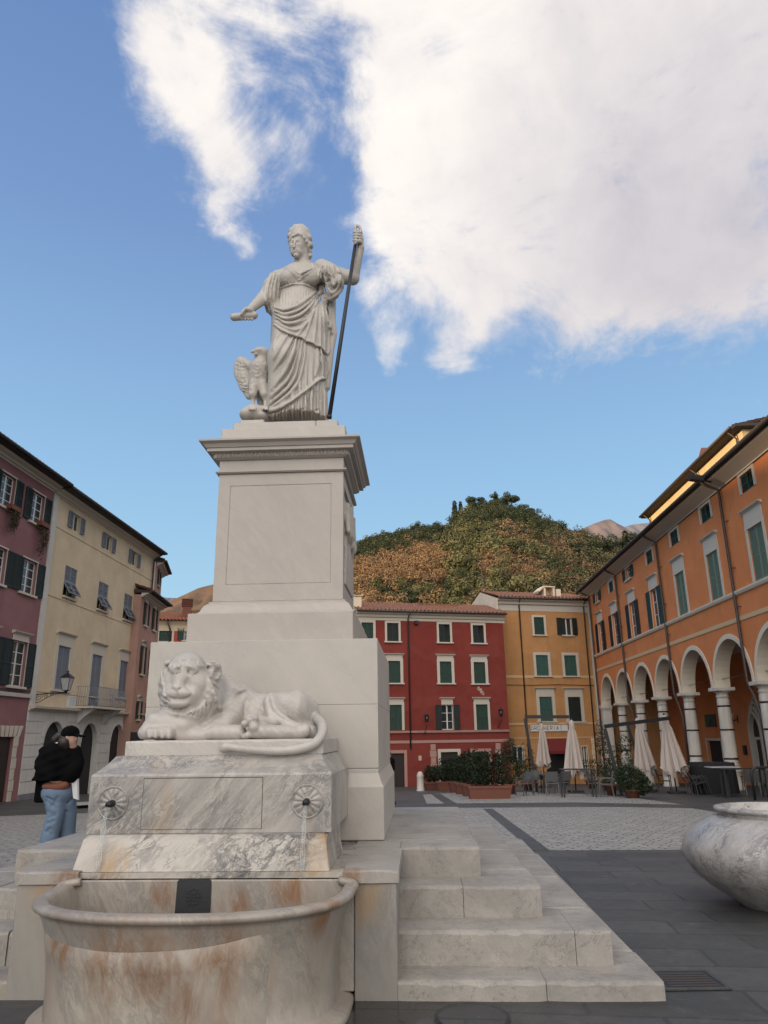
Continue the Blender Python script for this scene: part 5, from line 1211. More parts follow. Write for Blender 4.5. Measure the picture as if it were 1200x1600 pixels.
mb.vf(ring4(.27,.81)+ring4(.10,.98)+ring4(.05,1.02), [(0,1,5,4),(1,2,6,5),(2,3,7,6),(3,0,4,7),(4,5,9,8),(5,6,10,9),(6,7,11,10),(7,4,8,11),(8,9,10,11),(3,2,1,0)]); mb.lathe([(.05,1.02),(.03,1.06),(.06,1.10),(.02,1.16),(0,1.2)], c=(x,0,0), n=10); mb.lathe([(.02,.02),(.06,.10),(.12,.17),(.0,.18)], c=(x,0,0), n=10)
mb.build('lantern_frame', M['iron'], ln)
mb = MB(); a = ring4(.122,.195); b = ring4(.232,.79); mb.vf(a+b, [(0,1,5,4),(1,2,6,5),(2,3,7,6),(3,0,4,7)]); mb.build('pane', M['curtain'], ln); ln.scale = (.85,.85,.85)

# salmon buildings closing the left row
p0 = (-16.2, 44.75); p1 = onz(254, 889, 12.45)[:2]
e, W, _ = facade(p0, p1, 'narrow salmon building with dark eave just beyond the drainpipe of the cream house', 'building')
W = max(W, 2.)
ops = [(W*.35,10.9,W*.35+.7,11.9),(W*.35,8.2,W*.35+.7,9.4)]
shell(e, W, -2, 12.0, 5., 'pl_salmon', ops)
for a,b,c,d in ops: window(e, a, b, c-a, d-b, 'open', 'sh_black', tw=.05)
eaves(e, W+.1, 12.2, .5, roof_d=3.)
p0 = onz(222, 918, 9.9)[:2]; p1 = onz(251, 940, 9.9)[:2]
e, W, _ = facade(p0, p1, 'lower salmon building with dark shuttered windows behind the lion at the left', 'building')
cols_ = [W*.22, W*.66]; ops = [(u, z, u+.6, z+h_) for u in cols_ for z, h_ in ((7.9,1.3),(5.1,1.6),(2.6,1.0))]
shell(e, W, -2.2, 9.5, 4., 'pl_salmon', ops)
for a,b,c,d in ops: window(e, a, b, c-a, d-b, 'open', 'sh_black', tw=.05, cap='c', capz=.25)
eaves(e, W+.3, 9.72, .6, roof_d=3.)
mb = MB(); mb.box(.1,-.06,-2,W*.8,-.01,1.9); mb.build('doorway', M['dark_inside'], e)

# far red house behind the left side of the monument
pa, pb = (-26.5, 58.2), (-14.5, 61.5)
e, W, d = facade(pa, pb, 'bright red house with low tiled roof and chimney, partly hidden behind the monument', 'house')
def uvf(P0_, d_):
    P0_ = np.array(P0_[:2]); n_ = np.array([-d_[1], d_[0]])
    def f(px, py): r = ray(px, py); t = (n_@P0_)/(n_@r[:2]); p = r*t; return (float((p[:2]-P0_)@d_), float(p[2]+EYE))
    return f
uv = uvf(pa, d)
u1, v1 = uv(250,1000); u2, v2 = uv(262,985); ops = [(u1-.1, v1-.1, u1+.9, v2+.45)]; u3, _v = uv(287,1000); ops += [(u3, v1, u3+1., v2+.75)]
zt_ = uv(245,975)[1]
shell(e, W, -3, zt_+.5, 8., 'pl_far', ops)
window(e, ops[0][0], ops[0][1], 1., ops[0][3]-ops[0][1], 'closed', 'sh_green', tw=.16); window(e, ops[1][0], ops[1][1], 1., ops[1][3]-ops[1][1], 'open', 'sh_green', tw=.1)
mb = MB(); yzprism(mb, [(.0,zt_-.55),(-.05,zt_-.55),(-.1,zt_-.1),(-.3,zt_+.25),(.0,zt_+.3)], 0, W); mb.build('cornice', M['pl_cream'], e)
mb = MB(); tile_roof(mb, -.2, W+.2, -.6, 6., zt_+.3, zt_+1.9); mb.build('roof', M['tiles'], e)
cu_, cv_ = uv(291,955); mb = MB(); mb.box(cu_-.35,1.0,zt_+.4,cu_+.35,1.7,cv_+.6)
for q in range(4): mb.box(cu_-.45,.9,cv_+.62+q*.17,cu_+.45,1.8,cv_+.70+q*.17)
mb.build('chimney', M['terracotta'], e); pipe(e, [(uv(262,975)[0],-.5,zt_+.2),(uv(266,980)[0],-.1,zt_-.4),(uv(266,980)[0],-.1,-2)], r=.07)

# ------------------------------------------------------------------ red house at the back
P0r, P1r = (-4.19, 51.05), (6.09, 54.07)
e, W, d = facade(P0r, P1r, 'dark red four storey house with green shutters and tiled roof behind the potted hedges', 'house')
tops = [(2.1,7.75,.82,1.26),(5.85,7.75,.82,1.26),(8.38,7.73,.82,1.26)]; mids = [(2.15,4.95,.85,1.47),(5.83,4.95,.85,1.47),(8.32,4.93,.85,1.47)]
lows = [(2.2,1.86,.85,1.65),(5.85,1.86,.85,1.65),(8.35,1.82,.85,1.70)]; dr = [(2.25,-2.2,.9,2.6),(5.7,-2.2,1.2,2.62),(8.0,-2.2,1.1,2.6)]
hid = [(-.0+.3, z, .82, h_) for z, h_ in ((7.75,1.26),(4.95,1.47),(1.86,1.65))]
shell(e, W+.0, -3, 9.3, 7., 'pl_red', [(a,b,a+c,b+d_) for a,b,c,d_ in tops+mids+lows+dr+hid])
for i,(a,b,c,d_) in enumerate(tops): window(e, a, b, c, d_, 'closed', 'sh_black', tw=.15, ajar=[0,5,8][i])
for i,(a,b,c,d_) in enumerate(mids): window(e, a, b, c, d_, 'closed', 'sh_green', tw=.2, cap='c', capz=.30)
for i,(a,b,c,d_) in enumerate(lows): window(e, a, b, c, d_, 'open' if i == 1 else 'closed', 'sh_black' if i == 1 else 'sh_green', tw=.17 if i != 1 else .02, cap='c', capz=.30 if i != 1 else .45, curtain=True, sill=False)
for a,b,c,d_ in hid: window(e, a, b, c, d_, 'closed', 'sh_green', tw=.17)
for i,(a,b,c,d_) in enumerate(dr):
    mb = MB(); mb.box(a+.02,.1,-2.2,a+c-.02,.16,b+d_-.02); mb.box(a+c/2-.01,.09,-2.2,a+c/2+.01,.1,b+d_-.05); mb.build('door', M['wood_dark'], e)
    mb = MB(); t = .2; mb.box(a-t,-.04,-2.4,a-.001,.01,b+d_+t); mb.box(a+c+.001,-.04,-2.4,a+c+t,.01,b+d_+t); mb.box(a-.001,-.04,b+d_+.001,a+c+.001,.01,b+d_+t); mb.build('door_surround', M['pink_trim'] if i != 1 else M['stone_trim'], e)
mb = MB(); yzprism(mb, [(0,1.66),(-.10,1.68),(-.12,1.79),(0,1.82)], 0, W); mb.build('string_course', M['pink_trim'], e)
mb = MB(); mb.box(0,-.03,1.02,W-.1,.01,1.2); mb.build('painted_band', M['pink_trim'], e)
for x0_ in (4.95, 9.6):
    mb = MB()
    for q in range(8): mb.cbox(x0_+(.05 if q%2 else 0),-.06,-2.4+q*.42,x0_+.45-(.05 if q%2 else 0),.01,-2.4+q*.42+.40,.01)
    mb.build('quoins', M['pink_trim'], e)
mb = MB(); yzprism(mb, [(0,9.18),(-.02,9.18),(-.02,9.36),(-.12,9.40),(-.16,9.55),(-.30,9.62),(-.34,9.74),(0,9.78)], -.1, W+.12); mb.build('cornice', M['stone_trim'], e)
mb = MB(); mb.tube([(-.1,-.52,9.77),(W+.15,-.52,9.77)], .06, 8); mb.box(-.1,-.48,9.76,W+.15,.2,9.80); mb.build('gutter', M['zinc'], e)
mb = MB(); tile_roof(mb, -.1, W+.2, -.52, 3.4, 9.84, 11.0); rf = mb.build('roof', M['tiles'], e)
cx_ = uvf(P0r, d)(561,940)[0]; mb = MB(); mb.box(cx_-.3,.6,9.9,cx_+.3,1.1,10.9); mb.box(cx_-.4,.5,10.95,cx_+.4,1.2,11.0); mb.box(cx_-.25,.65,10.9,cx_-.15,.75,10.95); mb.box(cx_+.15,.65,10.9,cx_+.25,.75,10.95); mb.build('chimney', M['pl_gable'], rf)
mb = MB(); yzprism(mb, [(2.5,10.5),(2.4,10.85),(5.,11.0),(5.,10.5)], 5.2, 8.2); mb.build('dormer', M['tiles'], rf)
pipe(e, [(3.65,-.5,9.74),(3.6,-.1,9.3),(3.6,-.08,.67)], r=.055)
mb = MB(); mb.box(4.05,-.28,8.95,4.3,-.05,9.18); mb.build('floodlight', M['iron'], e)
mb = MB(); r_ = random.Random(9)
for q in range(16):
    u0, v0 = 8.55+r_.uniform(0,.5)*.9, 0; v0 = 4.65-(u0-8.55)*.9+r_.uniform(-.1,.1); s_ = r_.uniform(.04,.12); mb.xzprism([(u0-s_,v0-s_*.5),(u0,v0-s_),(u0+s_,v0-s_*.2),(u0+s_*.6,v0+s_),(u0-s_*.5,v0+s_*.7)], -.004, .001)
mb.box(4.15,-.004,-.08,4.35,.001,.22); mb.build('plaster_scar', M['pl_scar'], e)
def small_lantern(e_, u, v, s_, name, label):
    P = Matrix.Rotation(e_.rotation_euler.z, 4, 'Z') @ Vector((u, 0, v)) + Vector(e_.location)
    t = empty(name, P, e_.rotation_euler.z, label, 'lantern'); mb = MB()
    mb.tube([(0,0,-.5),(0,-.25,-.45),(0,-.55,-.2),(0,-.6,.05)], .02, 6); mb.tube([(-.06,-.04,-.6),(0,-.2,-.55),(.04,-.3,-.62)], .02, 5)
    for dx, dy in ((-1,-1),(1,-1),(1,1),(-1,1)): mb.bar((dx*.07,-.6+dy*.07,.08),(dx*.13,-.6+dy*.13,.5),.02)
    mb.lathe([(.17,.5),(.06,.64),(.03,.72),(0,.76)], c=(0,-.6,0), n=8); mb.build('lantern_frame', M['iron'], t)
    mb = MB(); mb.lathe([(.085,.09),(.15,.49)], c=(0,-.6,0), n=4); mb.build('pane', M['glass'], t)
uvr = uvf(P0r, d)
small_lantern(e, uvr(663,1135)[0], uvr(663,1131)[1], 1, 'wall_lantern', 'black wall lantern on the red house beside the window with white curtains')
small_lantern(e, uvr(781,1122)[0]-.15, uvr(781,1122)[1], 1, 'wall_lantern', 'black wall lantern near the right corner of the dark red house')

# plain house continuing the row behind the monument
dq = np.array(P1r)-np.array(P0r); dq /= np.linalg.norm(dq); pz_ = np.array(P0r) - dq*7.2
e, W, d = facade(pz_, np.array(P0r)-dq*.02, 'plain sand coloured house continuing the row behind the monument', 'house')
ops = [(u, z, .85, h_) for u in (1.0, 3.2, 5.4) for z, h_ in ((6.5,1.2),(3.9,1.4),(1.2,1.5))]
shell(e, W, -3, 8.3, 6., 'pl_cream', [(a,b,a+c,b+h_) for a,b,c,h_ in ops])
for q in ops: window(e, *q, 'closed', 'sh_green', tw=.15)
mb = MB(); tile_roof(mb, -.1, W, -.5, 3., 8.4, 8.8); mb.build('roof', M['tiles'], e)

# ------------------------------------------------------------------ ochre house with the grocery sign
P0y, P1y = (5.85, 55.57), (13.03, 57.55)
e, W, d = facade(P0y, P1y, 'ochre four storey house with a shop sign and a red awning on its ground floor', 'house')
tops = [(2.9,8.6,.8,1.31),(5.15,8.6,.82,1.31)]; mids = [(2.85,5.6,.96,1.5),(5.12,5.6,.96,1.5)]; lows = [(2.9,2.38,.99,1.72),(5.15,2.35,.99,1.73)]
shop = [(3.1,-2.4,1.7,3.4),(.56,-.45,.86,1.1),(5.95,-1.2,.4,1.8)]
shell(e, W, -3, 10.4, 13.7, 'pl_ochre', [(a,b,a+c,b+d_) for a,b,c,d_ in tops+mids+lows+shop])
window(e, *tops[0], 'closed', 'sh_green', tw=.16); window(e, *tops[1], 'open', 'sh_black', tw=.02, sash_div=(2,1))
for q in mids: window(e, *q, 'closed', 'sh_mid', tw=.2)
window(e, *lows[0], 'closed', 'sh_mid', tw=.24, cap='c', capz=.42); window(e, *lows[1], 'closed', 'sh_black', tw=.24, cap='c', capz=.42)
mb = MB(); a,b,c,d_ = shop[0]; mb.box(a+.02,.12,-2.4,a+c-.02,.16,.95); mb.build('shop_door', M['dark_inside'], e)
for a,b,c,d_ in shop[1:]: window(e, a, b, c, d_, 'sash', tw=.07, sash_div=(2,1), sill=False)
mb = MB(); mb.box(.0,-.025,5.44,2.6,.01,5.62); mb.box(4.1,-.025,5.44,4.85,.01,5.62); mb.box(6.35,-.025,5.44,W,.01,5.62); mb.box(0,-.04,2.14,W,.01,2.28); mb.box(0,-.03,1.2,W,.01,1.27); mb.build('string_course', M['pale_band'], e)
mb = MB(); mb.box(2.05,-.035,1.68,4.96,-.001,2.12); sg = mb.build('shop_sign', M['white_paint'], e)
mb = MB()
for q in ((2.05,1.66,4.96,1.68),(2.05,2.12,4.96,2.14),(2.03,1.66,2.05,2.14),(4.96,1.66,4.98,2.14),(4.42,1.68,4.44,2.12)): mb.box(q[0],-.045,q[1],q[2],-.002,q[3])
mb.build('sign_frame', M['zinc'], sg)
# letters as strokes on a 4 x 6 grid
LET = {'D':[(0,0,0,6),(0,6,3,5),(3,5,3,1),(3,1,0,0)], 'R':[(0,0,0,6),(0,6,3,6),(3,6,3,3),(3,3,0,3),(1,3,3,0)], 'O':[(0,0,0,6),(0,6,3,6),(3,6,3,0),(3,0,0,0)], 'G':[(3,5,3,6),(3,6,0,6),(0,6,0,0),(0,0,3,0),(3,0,3,3),(3,3,2,3)],
 'H':[(0,0,0,6),(3,0,3,6),(0,3,3,3)], 'E':[(3,6,0,6),(0,6,0,0),(0,0,3,0),(0,3,2,3)], 'I':[(1.5,0,1.5,6)], 'A':[(0,0,1.5,6),(1.5,6,3,0),(.6,2,2.4,2)]}
mb = MB(); word = 'DROGHERIA'; step = (4.36-2.18)/8.5; sc_ = .034
for i, ch in enumerate(word):
    x0_ = 2.13 + i*.243
    for x1_, z1_, x2_, z2_ in LET[ch]: mb.bar((x0_+x1_*.05,-.040-.0007*i,1.78+z1_*.042),(x0_+x2_*.05,-.040-.0007*i,1.78+z2_*.042), .026, .008, up=(0,1,0))
mb.build('lettering', M['iron'], sg)
mb = MB(); mb.vf([(3.0,-.02,1.15),(4.9,-.02,1.15),(4.95,-1.1,.35),(2.95,-1.1,.35),(4.95,-1.1,.15),(2.95,-1.1,.15),(3.0,-.04,1.10),(4.9,-.04,1.10)], [(0,1,2,3),(3,2,4,5),(1,7,2),(0,3,6)]); 
M['awning'] = simple('dark red awning', (.13,.012,.012), .85, .15, 3); mb.build('awning', M['awning'], e)
mb = MB()
for q in range(9): mb.cbox(6.72+(.04 if q%2 else 0),-.05,-2.4+q*.4,7.08,.01,-2.4+q*.4+.37,.01)
mb.build('quoins', M['pl_cream'], e)
mb = MB(); yzprism(mb, [(0,10.35),(-.03,10.35),(-.03,10.78),(-.16,10.84),(-.2,11.0),(-.4,11.1),(-.42,11.2),(0,11.24)], 0, W+.02); mb.build('cornice', M['cornice'], e)
mb = MB(); mb.tube([(0,-.58,11.24),(W,-.58,11.24)], .065, 8); mb.box(0,-.54,11.24,W,.2,11.27); mb.build('gutter', M['zinc'], e)
mb = MB(); tile_roof(mb, -.1, W, -.56, 3.2, 11.32, 12.35); tile_roof(mb, -.1, W, 6.6, 3.2, 11.32, 12.35); rf = mb.build('roof', M['tiles'], e)
mb = MB(); g_ = [(-.3,9.6),(-.3,11.22),(3.2,12.28),(6.5,11.3),(6.5,9.6)]; mb.vf([(-.06,y,z) for y,z in g_]+[(-.005,y,z) for y,z in g_], [(4,3,2,1,0),(5,6,7,8,9)]+[(i,(i+1)%5,5+(i+1)%5,5+i) for i in range(5)]); mb.build('gable_wall', M['pl_gable'], e)
uvy = uvf(P0y, d); cx_ = uvy(862,925)[0]
mb = MB(); mb.box(cx_-.45,.4,11.4,cx_-.30,1.4,12.3); mb.box(cx_+.30,.4,11.4,cx_+.45,1.4,12.3); mb.box(cx_-.30,1.1,11.4,cx_+.30,1.4,12.3); mb.xzprism([(cx_-.9,12.0),(cx_-.45,12.4),(cx_+.5,12.38),(cx_+.5,12.30),(cx_-.42,12.31),(cx_-.85,11.92)], .35, 1.5); mb.box(cx_+.6,.5,11.5,cx_+1.0,.9,12.2); mb.build('chimney', M['pl_gable'], rf)
pipe(e, [(1.7,-.52,11.2),(1.76,-.1,10.9),(1.78,-.08,-2.)], r=.05); pipe(e, [(7.0,-.52,11.2),(7.02,-.1,10.9),(6.98,-.08,-2.)], r=.05)
mb = MB(); mb.box(.08,-.15,.9,.28,.0,1.2); mb.build('meter_box', M['white_paint'], e)
pipe(e, [(.1,-.05,4.95),(2.4,-.05,4.92),(4.6,-.05,4.97),(W,-.05,4.9)], 'cable', .02, 'zinc'); pipe(e, [(.3,-.04,.9),(.3,-.04,-2)], 'cable', .025, 'zinc')
# television mast behind the gable
P = ony(754, 925, 60.); an = empty('antenna', (P[0], 60., 10.5), 0, 'thin television antenna mast above the roofs between the red and ochre houses', 'antenna')
mb = MB(); mb.tube([(0,0,0),(0,0,4.6)], .03, 6); mb.bar((-.8,0,4.5),(.6,0,4.5),.04); mb.bar((-.5,0,4.1),(.3,0,4.1),.03)
for q in range(6): mb.bar((-.75+q*.24,-.25,4.5),(-.75+q*.24,.25,4.5),.02)
mb.build('mast', M['zinc'], an)

# ------------------------------------------------------------------ orange arcaded building on the right
XA = 13.07; Y0 = 57.3; PIT = 4.32; bays = [54.1 - PIT*k for k in range(9)]   # bay centres
e, W, d = facade((XA, Y0), (XA, 17.4), 'long orange building with a white column arcade and green shutters on the right', 'building')
ax = lambda y: Y0 - y
RI = 1.90; ZC = 3.42; ZT = 5.9; TH = .62; n = 20
fr = MB(); sf = MB(); rg = MB()
edges = [ax(bays[0]) - PIT/2]; 
for y in bays:
    c = ax(y); l, r = c-PIT/2, c+PIT/2
    arc = [(c-RI*math.cos(PI*i/n), ZC+RI*.99*math.sin(PI*i/n)) for i in range(n+1)]
    pts = [(l, ZC)] + arc + [(r, ZC)]
    for i in range(len(pts)-1):
        (a, za), (b, zb) = pts[i], pts[i+1]
        if b-a < 1e-6: continue
        fr.vf([(a,0,za),(b,0,zb),(b,0,ZT),(a,0,ZT)], [(0,1,2,3)]); fr.vf([(a,TH,za),(b,TH,zb),(b,TH,ZT),(a,TH,ZT)], [(3,2,1,0)])
    for i in range(n): (a, za), (b, zb) = arc[i], arc[i+1]; sf.vf([(a,-.001,za),(a,TH,za),(b,TH,zb),(b,-.001,zb)], [(0,1,2,3)], True)
    sf.vf([(l,0,ZC),(l,TH,ZC),(c-RI,TH,ZC),(c-RI,0,ZC)], [(0,1,2,3)]); sf.vf([(c+RI,0,ZC),(c+RI,TH,ZC),(r,TH,ZC),(r,0,ZC)], [(0,1,2,3)])
    for i in range(n):
        t0, t1 = PI*i/n, PI*(i+1)/n; ro = RI+.21
        q = [(c-ro*math.cos(t0), ZC+ro*.99*math.sin(t0)), (c-ro*math.cos(t1), ZC+ro*.99*math.sin(t1)), arc[i+1], arc[i]]
        rg.vf([(x,-.035,z) for x,z in q], [(3,2,1,0)]); rg.vf([(q[0][0],-.035,q[0][1]),(q[1][0],-.035,q[1][1]),(q[1][0],0,q[1][1]),(q[0][0],0,q[0][1])], [(0,1,2,3)]); rg.vf([(q[3][0],-.035,q[3][1]),(q[2][0],-.035,q[2][1]),(q[2][0],0,q[2][1]),(q[3][0],0,q[3][1])], [(3,2,1,0)])
x_first = ax(bays[0])-PIT/2
fr.vf([(0,0,-3),(x_first,0,-3),(x_first,0,ZT),(0,0,ZT)], [(0,1,2,3)])
wy = [54.4, 50.3, 45.95, 41.5, 37.2, 32.85, 28.4, 24.1, 19.8]
mainw = [(ax(y)-.66, 7.08, 1.32, 2.08) for y in wy]; att = [(ax(y)-.60, 10.62, 1.15, .72) for y in wy]
wall_grid(fr, 0, W, ZT, 11.6, [(a,b,a+c,b+d_) for a,b,c,d_ in mainw+att])
fr.vf([(0,0,-3),(0,9,-3),(0,9,11.6),(0,0,11.6)], [(3,2,1,0)]); fr.vf([(W,0,5.9),(W,0,11.6),(W,9,11.6),(W,9,5.9)], [(0,3,2,1)]); fr.vf([(0,9,-3),(W,9,-3),(W,9,11.6),(0,9,11.6)], [(0,3,2,1)])
fr.build('wall', M['pl_orange'], e); sf.build('arch_soffit', M['archi'], e); rg.build('arch_surround', M['archi'], e)
for i, (a,b,c,d_) in enumerate(mainw):
    if i < 4: window(e, a, b, c, d_, 'open', 'sh_black' if i != 3 else 'sh_green', tw=.12, cap='c', capz=.62, sill=False, curtain=(i % 2 == 0))
    else: window(e, a, b, c, d_, 'closed', 'sh_pale', tw=.17, cap='c', capz=.62, sill=False)
for i, (a,b,c,d_) in enumerate(att):
    if i in (0, 2): window(e, a, b, c, d_, 'open', 'sh_green', tw=.08)
    else: window(e, a, b, c, d_, 'closed', 'sh_green', tw=.18, ajar=(10 if i > 4 else 0), sill=False)
mb = MB(); mb.box(0,-.03,5.84,W,.004,6.02); mb.build('painted_band', M['pale_band'], e)
mb = MB(); yzprism(mb, [(0,6.86),(-.07,6.88),(-.12,6.98),(-.12,7.04),(0,7.06)], 0, W); mb.build('string_course', M['archi'], e)
mb = MB(); yzprism(mb, [(0,11.50),(-.03,11.50),(-.04,11.55),(-.10,11.58),(-.30,11.66),(-.50,11.73),(-.62,11.77),(-.66,11.82),(0,11.84)], -.05, W); mb.build('cornice', M['cornice'], e)
mb = MB(); mb.tube([(0,-.04,11.47),(W,-.04,11.47)], .02, 5); mb.build('cable', M['iron'], e)
mb = MB(); mb.tube([(-.1,-.84,11.90),(W,-.84,11.90)], .085, 8); mb.box(-.1,-.78,11.85,W,.3,11.90); mb.build('gutter', M['soffit'], e)
mb = MB(); tile_roof(mb, -.1, W, -.8, 3.3, 11.97, 12.5, pitch=.25); mb.build('roof', M['tiles'], e)
# columns with iron bands
def shaft():
    mb = MB(); mb.lathe([(.35,-.02),(.36,.02),(.36,.06),(.31,.09),(.31,.12),(.335,.15),(.30,.19),(.285,.22),(.285,1.2),(.262,2.9),(.25,2.98),(.28,3.0),(.28,3.04),(.252,3.06),(.25,3.14),(.30,3.20),(.36,3.25),(.36,3.27)], n=28); mb.cbox(-.43,-.43,3.27,.43,.43,3.415,.01); return mb.mesh('column', M['white_stone'])
def bandm(): mb = MB(); mb.lathe([(.283,-.035),(.296,-.035),(.296,.035),(.28,.035)], n=24); return mb.mesh('iron_band', M['iron'])
sm_, bm_ = shaft(), bandm()
for k in range(9):
    y = bays[k] - PIT/2
    c_ = link('column', sm_, e, (ax(y), TH/2, 0))
    for z, s_ in ((.42,1.02),(1.62,.99),(2.62,.955)): b_ = link('iron_band', bm_, c_, (0,0,z)); b_.scale = (s_,s_,1)
    g_ = gz(y)
    mb = MB(); mb.lathe([(.40,g_-.1),(.40,g_+.12),(.37,g_+.14),(.365,-.12),(.385,-.10),(.385,-.03),(.0,-.025)], n=28); mb.build('pedestal', M['white_stone'], c_)
mb = MB(); y = bays[0]+PIT/2; mb.box(ax(y)-.35,-.02,-3,ax(y)+.25,TH,3.1); mb.box(ax(y)-.40,-.06,3.1,ax(y)+.30,TH+.04,3.2); mb.box(ax(y)-.45,-.1,3.2,ax(y)+.36,TH+.06,3.415); mb.build('end_pier', M['white_stone'], e)
mb = MB(); mb.box(-.25,-.12,-3,.18,.02,11.6); mb.build('corner_strip', M['white_stone'], e)
tr = MB()
for y in bays: tr.tube([(ax(y)-RI-.1,.3,ZC+.35),(ax(y)+RI+.1,.3,ZC+.35)], .015, 5)
tr.build('tie_rod', M['iron'], e)
for i, y in enumerate((56.75, 48.75, 39.95, 31.0, 22.3)):
    x = ax(y); pipe(e, [(x,-.82,11.85),(x+.05,-.5,11.62),(x+.1,-.12,11.42),(x+.1,-.1,4.3),(x+.12,-.1,3.4)] + ([(x+.12,-.1,gz(y)+.1)] if i == 0 else [(x+.30,.0,2.9),(x+.42,.1,2.2),(x+.42,.12,gz(y)+.1)] ), r=.06)
    mb = MB()
    for z in (10., 8., 6.4): mb.bar((x+.1,-.1,z),(x+.38,-.02,z),.03); 
    mb.build('pipe_bracket', M['zinc'], e)
mb = MB(); x = ax(30.6); mb.bar((x,-.5,11.7),(x+.3,-1.15,11.75),.06); mb.vf([(x+.15,-1.0,11.62),(x+.5,-1.0,11.62),(x+.5,-1.5,11.72),(x+.15,-1.5,11.72),(x+.1,-.95,11.82),(x+.55,-.95,11.82),(x+.55,-1.55,11.9),(x+.1,-1.55,11.9)], [(3,2,1,0),(4,5,6,7),(0,1,5,4),(1,2,6,5),(2,3,7,6),(3,0,4,7)]); mb.build('floodlight', M['iron'], e)
# inside the arcade: ceiling, back wall, doors
DI = 4.6
mb = MB(); wall_grid(mb, 0, W, -3, 5.7, [(ax(49.2),-1.8,ax(46.9),1.0),(ax(42.0),-1.6,ax(39.9),1.1),(ax(37.2),-1.5,ax(35.9),1.3)], .3, DI); mb.build('inner_wall', M['pl_orange'], e)
mb = MB(); mb.box(0,TH,5.70,W,DI,5.78); mb.build('vault', M['pl_white'], e)
mb = MB(); mb.box(0.02,TH,-3,.10,DI,5.7); mb.build('end_wall', M['pl_ochre'], e)
for a, b, z in ((49.2,46.9,1.0),(42.0,39.9,1.1),(37.2,35.9,1.3)):
    mb = MB(); mb.box(ax(a)-.14,DI-.04,-2,ax(a)-.001,DI-.002,z+.14); mb.box(ax(b)+.001,DI-.04,-2,ax(b)+.14,DI-.002,z+.14); mb.box(ax(a)-.001,DI-.04,z+.001,ax(b)+.001,DI-.002,z+.14); mb.build('door_surround', M['stone_trim'], e)
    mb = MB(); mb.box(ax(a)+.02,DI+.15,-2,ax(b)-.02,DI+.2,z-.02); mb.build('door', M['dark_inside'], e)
# pointed stone doorway
gy = 40.6 if False else 41.9
c = ax(onx(1187,1150,XA+DI)[1]); 
for k_, (hw_, dd) in enumerate(((1.25,.02),(1.08,.10),(.92,.18),(.76,.26))):
    mb = MB(); zz = 1.4; R_ = hw_*1.7
    def pa_(s_): return [(c+s_*(hw_-R_+R_*math.cos(t)), zz+R_*math.sin(t)) for t in np.linspace(0, math.acos((R_-hw_)/R_), 10)]
    l = [(c-hw_,-2)]+pa_(-1); r = [(c+hw_,-2)]+pa_(1); w2 = .14
    for side, s_ in ((l,-1),(r,1)):
        for i in range(len(side)-1):
            (x0_,z0_),(x1_,z1_) = side[i], side[i+1]; q = lambda x, z: (c+(x-c)*(1-w2/hw_), z-(w2*max(0,(z-zz))/R_ if z > zz else 0))
            a_, b_ = q(x0_,z0_), q(x1_,z1_)
            mb.vf([(x0_,DI-dd,z0_),(x1_,DI-dd,z1_),(b_[0],DI-dd,b_[1]),(a_[0],DI-dd,a_[1]),(x0_,DI-.001,z0_),(x1_,DI-.001,z1_),(b_[0],DI-.001,b_[1]),(a_[0],DI-.001,a_[1])], [(0,1,2,3),(4,5,1,0),(3,2,6,7)])
    mb.build('doorway_moulding', M['stone_trim'], e)
mb = MB(); mb.box(c-.62,DI-.015,-2,c+.62,DI-.002,2.3); mb.build('doorway_leaf', M['wood_dark'], e)
# framed picture, wall lights and letter box under the arcade
def place(name, px, py, label, cat, fn):
    p = onx(px, py, XA+DI); t = empty(name, (XA+DI-.01, p[1], p[2]), -PI/2, label, cat); fn(t); return t
def pic(t):
    MB().box(-.85,-.05,-.36,.85,0,.36).build('frame', M['iron'], t); mb = MB(); mb.box(-.78,-.058,-.30,.78,-.0505,.30); mb.build('picture', M['sh_mid'], t)
    mb = MB(); mb.xzprism([(-.3,-.28),(.5,-.28),(.45,.02),(.1,.14),(-.2,.0)], -.061, -.0585); mb.build('dark_shape', M['sh_green'], t)
place('framed_picture', 1111, 1126, 'dark framed green picture on the orange wall under the arcade', 'picture', pic)
def sconce(t):
    mb = MB(); mb.bar((0,0,0),(0,-.3,-.1),.04); mb.bar((0,-.3,-.1),(0,-.3,.05),.03); mb.box(-.05,-.03,-.2,.05,0,.2); mb.build('arm', M['iron'], t)
    mb = MB(); mb.lathe([(.05,.05),(.11,.1),(.12,.3),(.10,.32)], c=(0,-.3,0), n=12); mb.build('lamp_shade', M['white_paint'], t)
place('wall_lamp', 1153, 1124, 'wall lamp with white shade left of the pointed stone doorway in the arcade', 'lamp', sconce)
def box_(t): MB().cbox(-.15,-.12,-.25,.15,0,.25,.01).build('box', M['iron'], t)
place('wall_box', 1166, 1172, 'small black metal box fixed to the orange wall beside the pointed doorway', 'box', box_)
def notice(t):
    MB().box(-.4,-.03,-.5,.4,0,.5).build('board', M['white_paint'], t); mb = MB()
    for q in range(3): mb.tube([(.18*math.cos(a),-.035,.22*math.sin(a)-.25+q*.25) for a in np.linspace(0,5.5,14)], .02, 5)
    mb.build('drawing', M['zinc'], t)
place('notice_board', 1014, 1117, 'white notice board hanging inside the arcade above the left parasol', 'sign', notice)
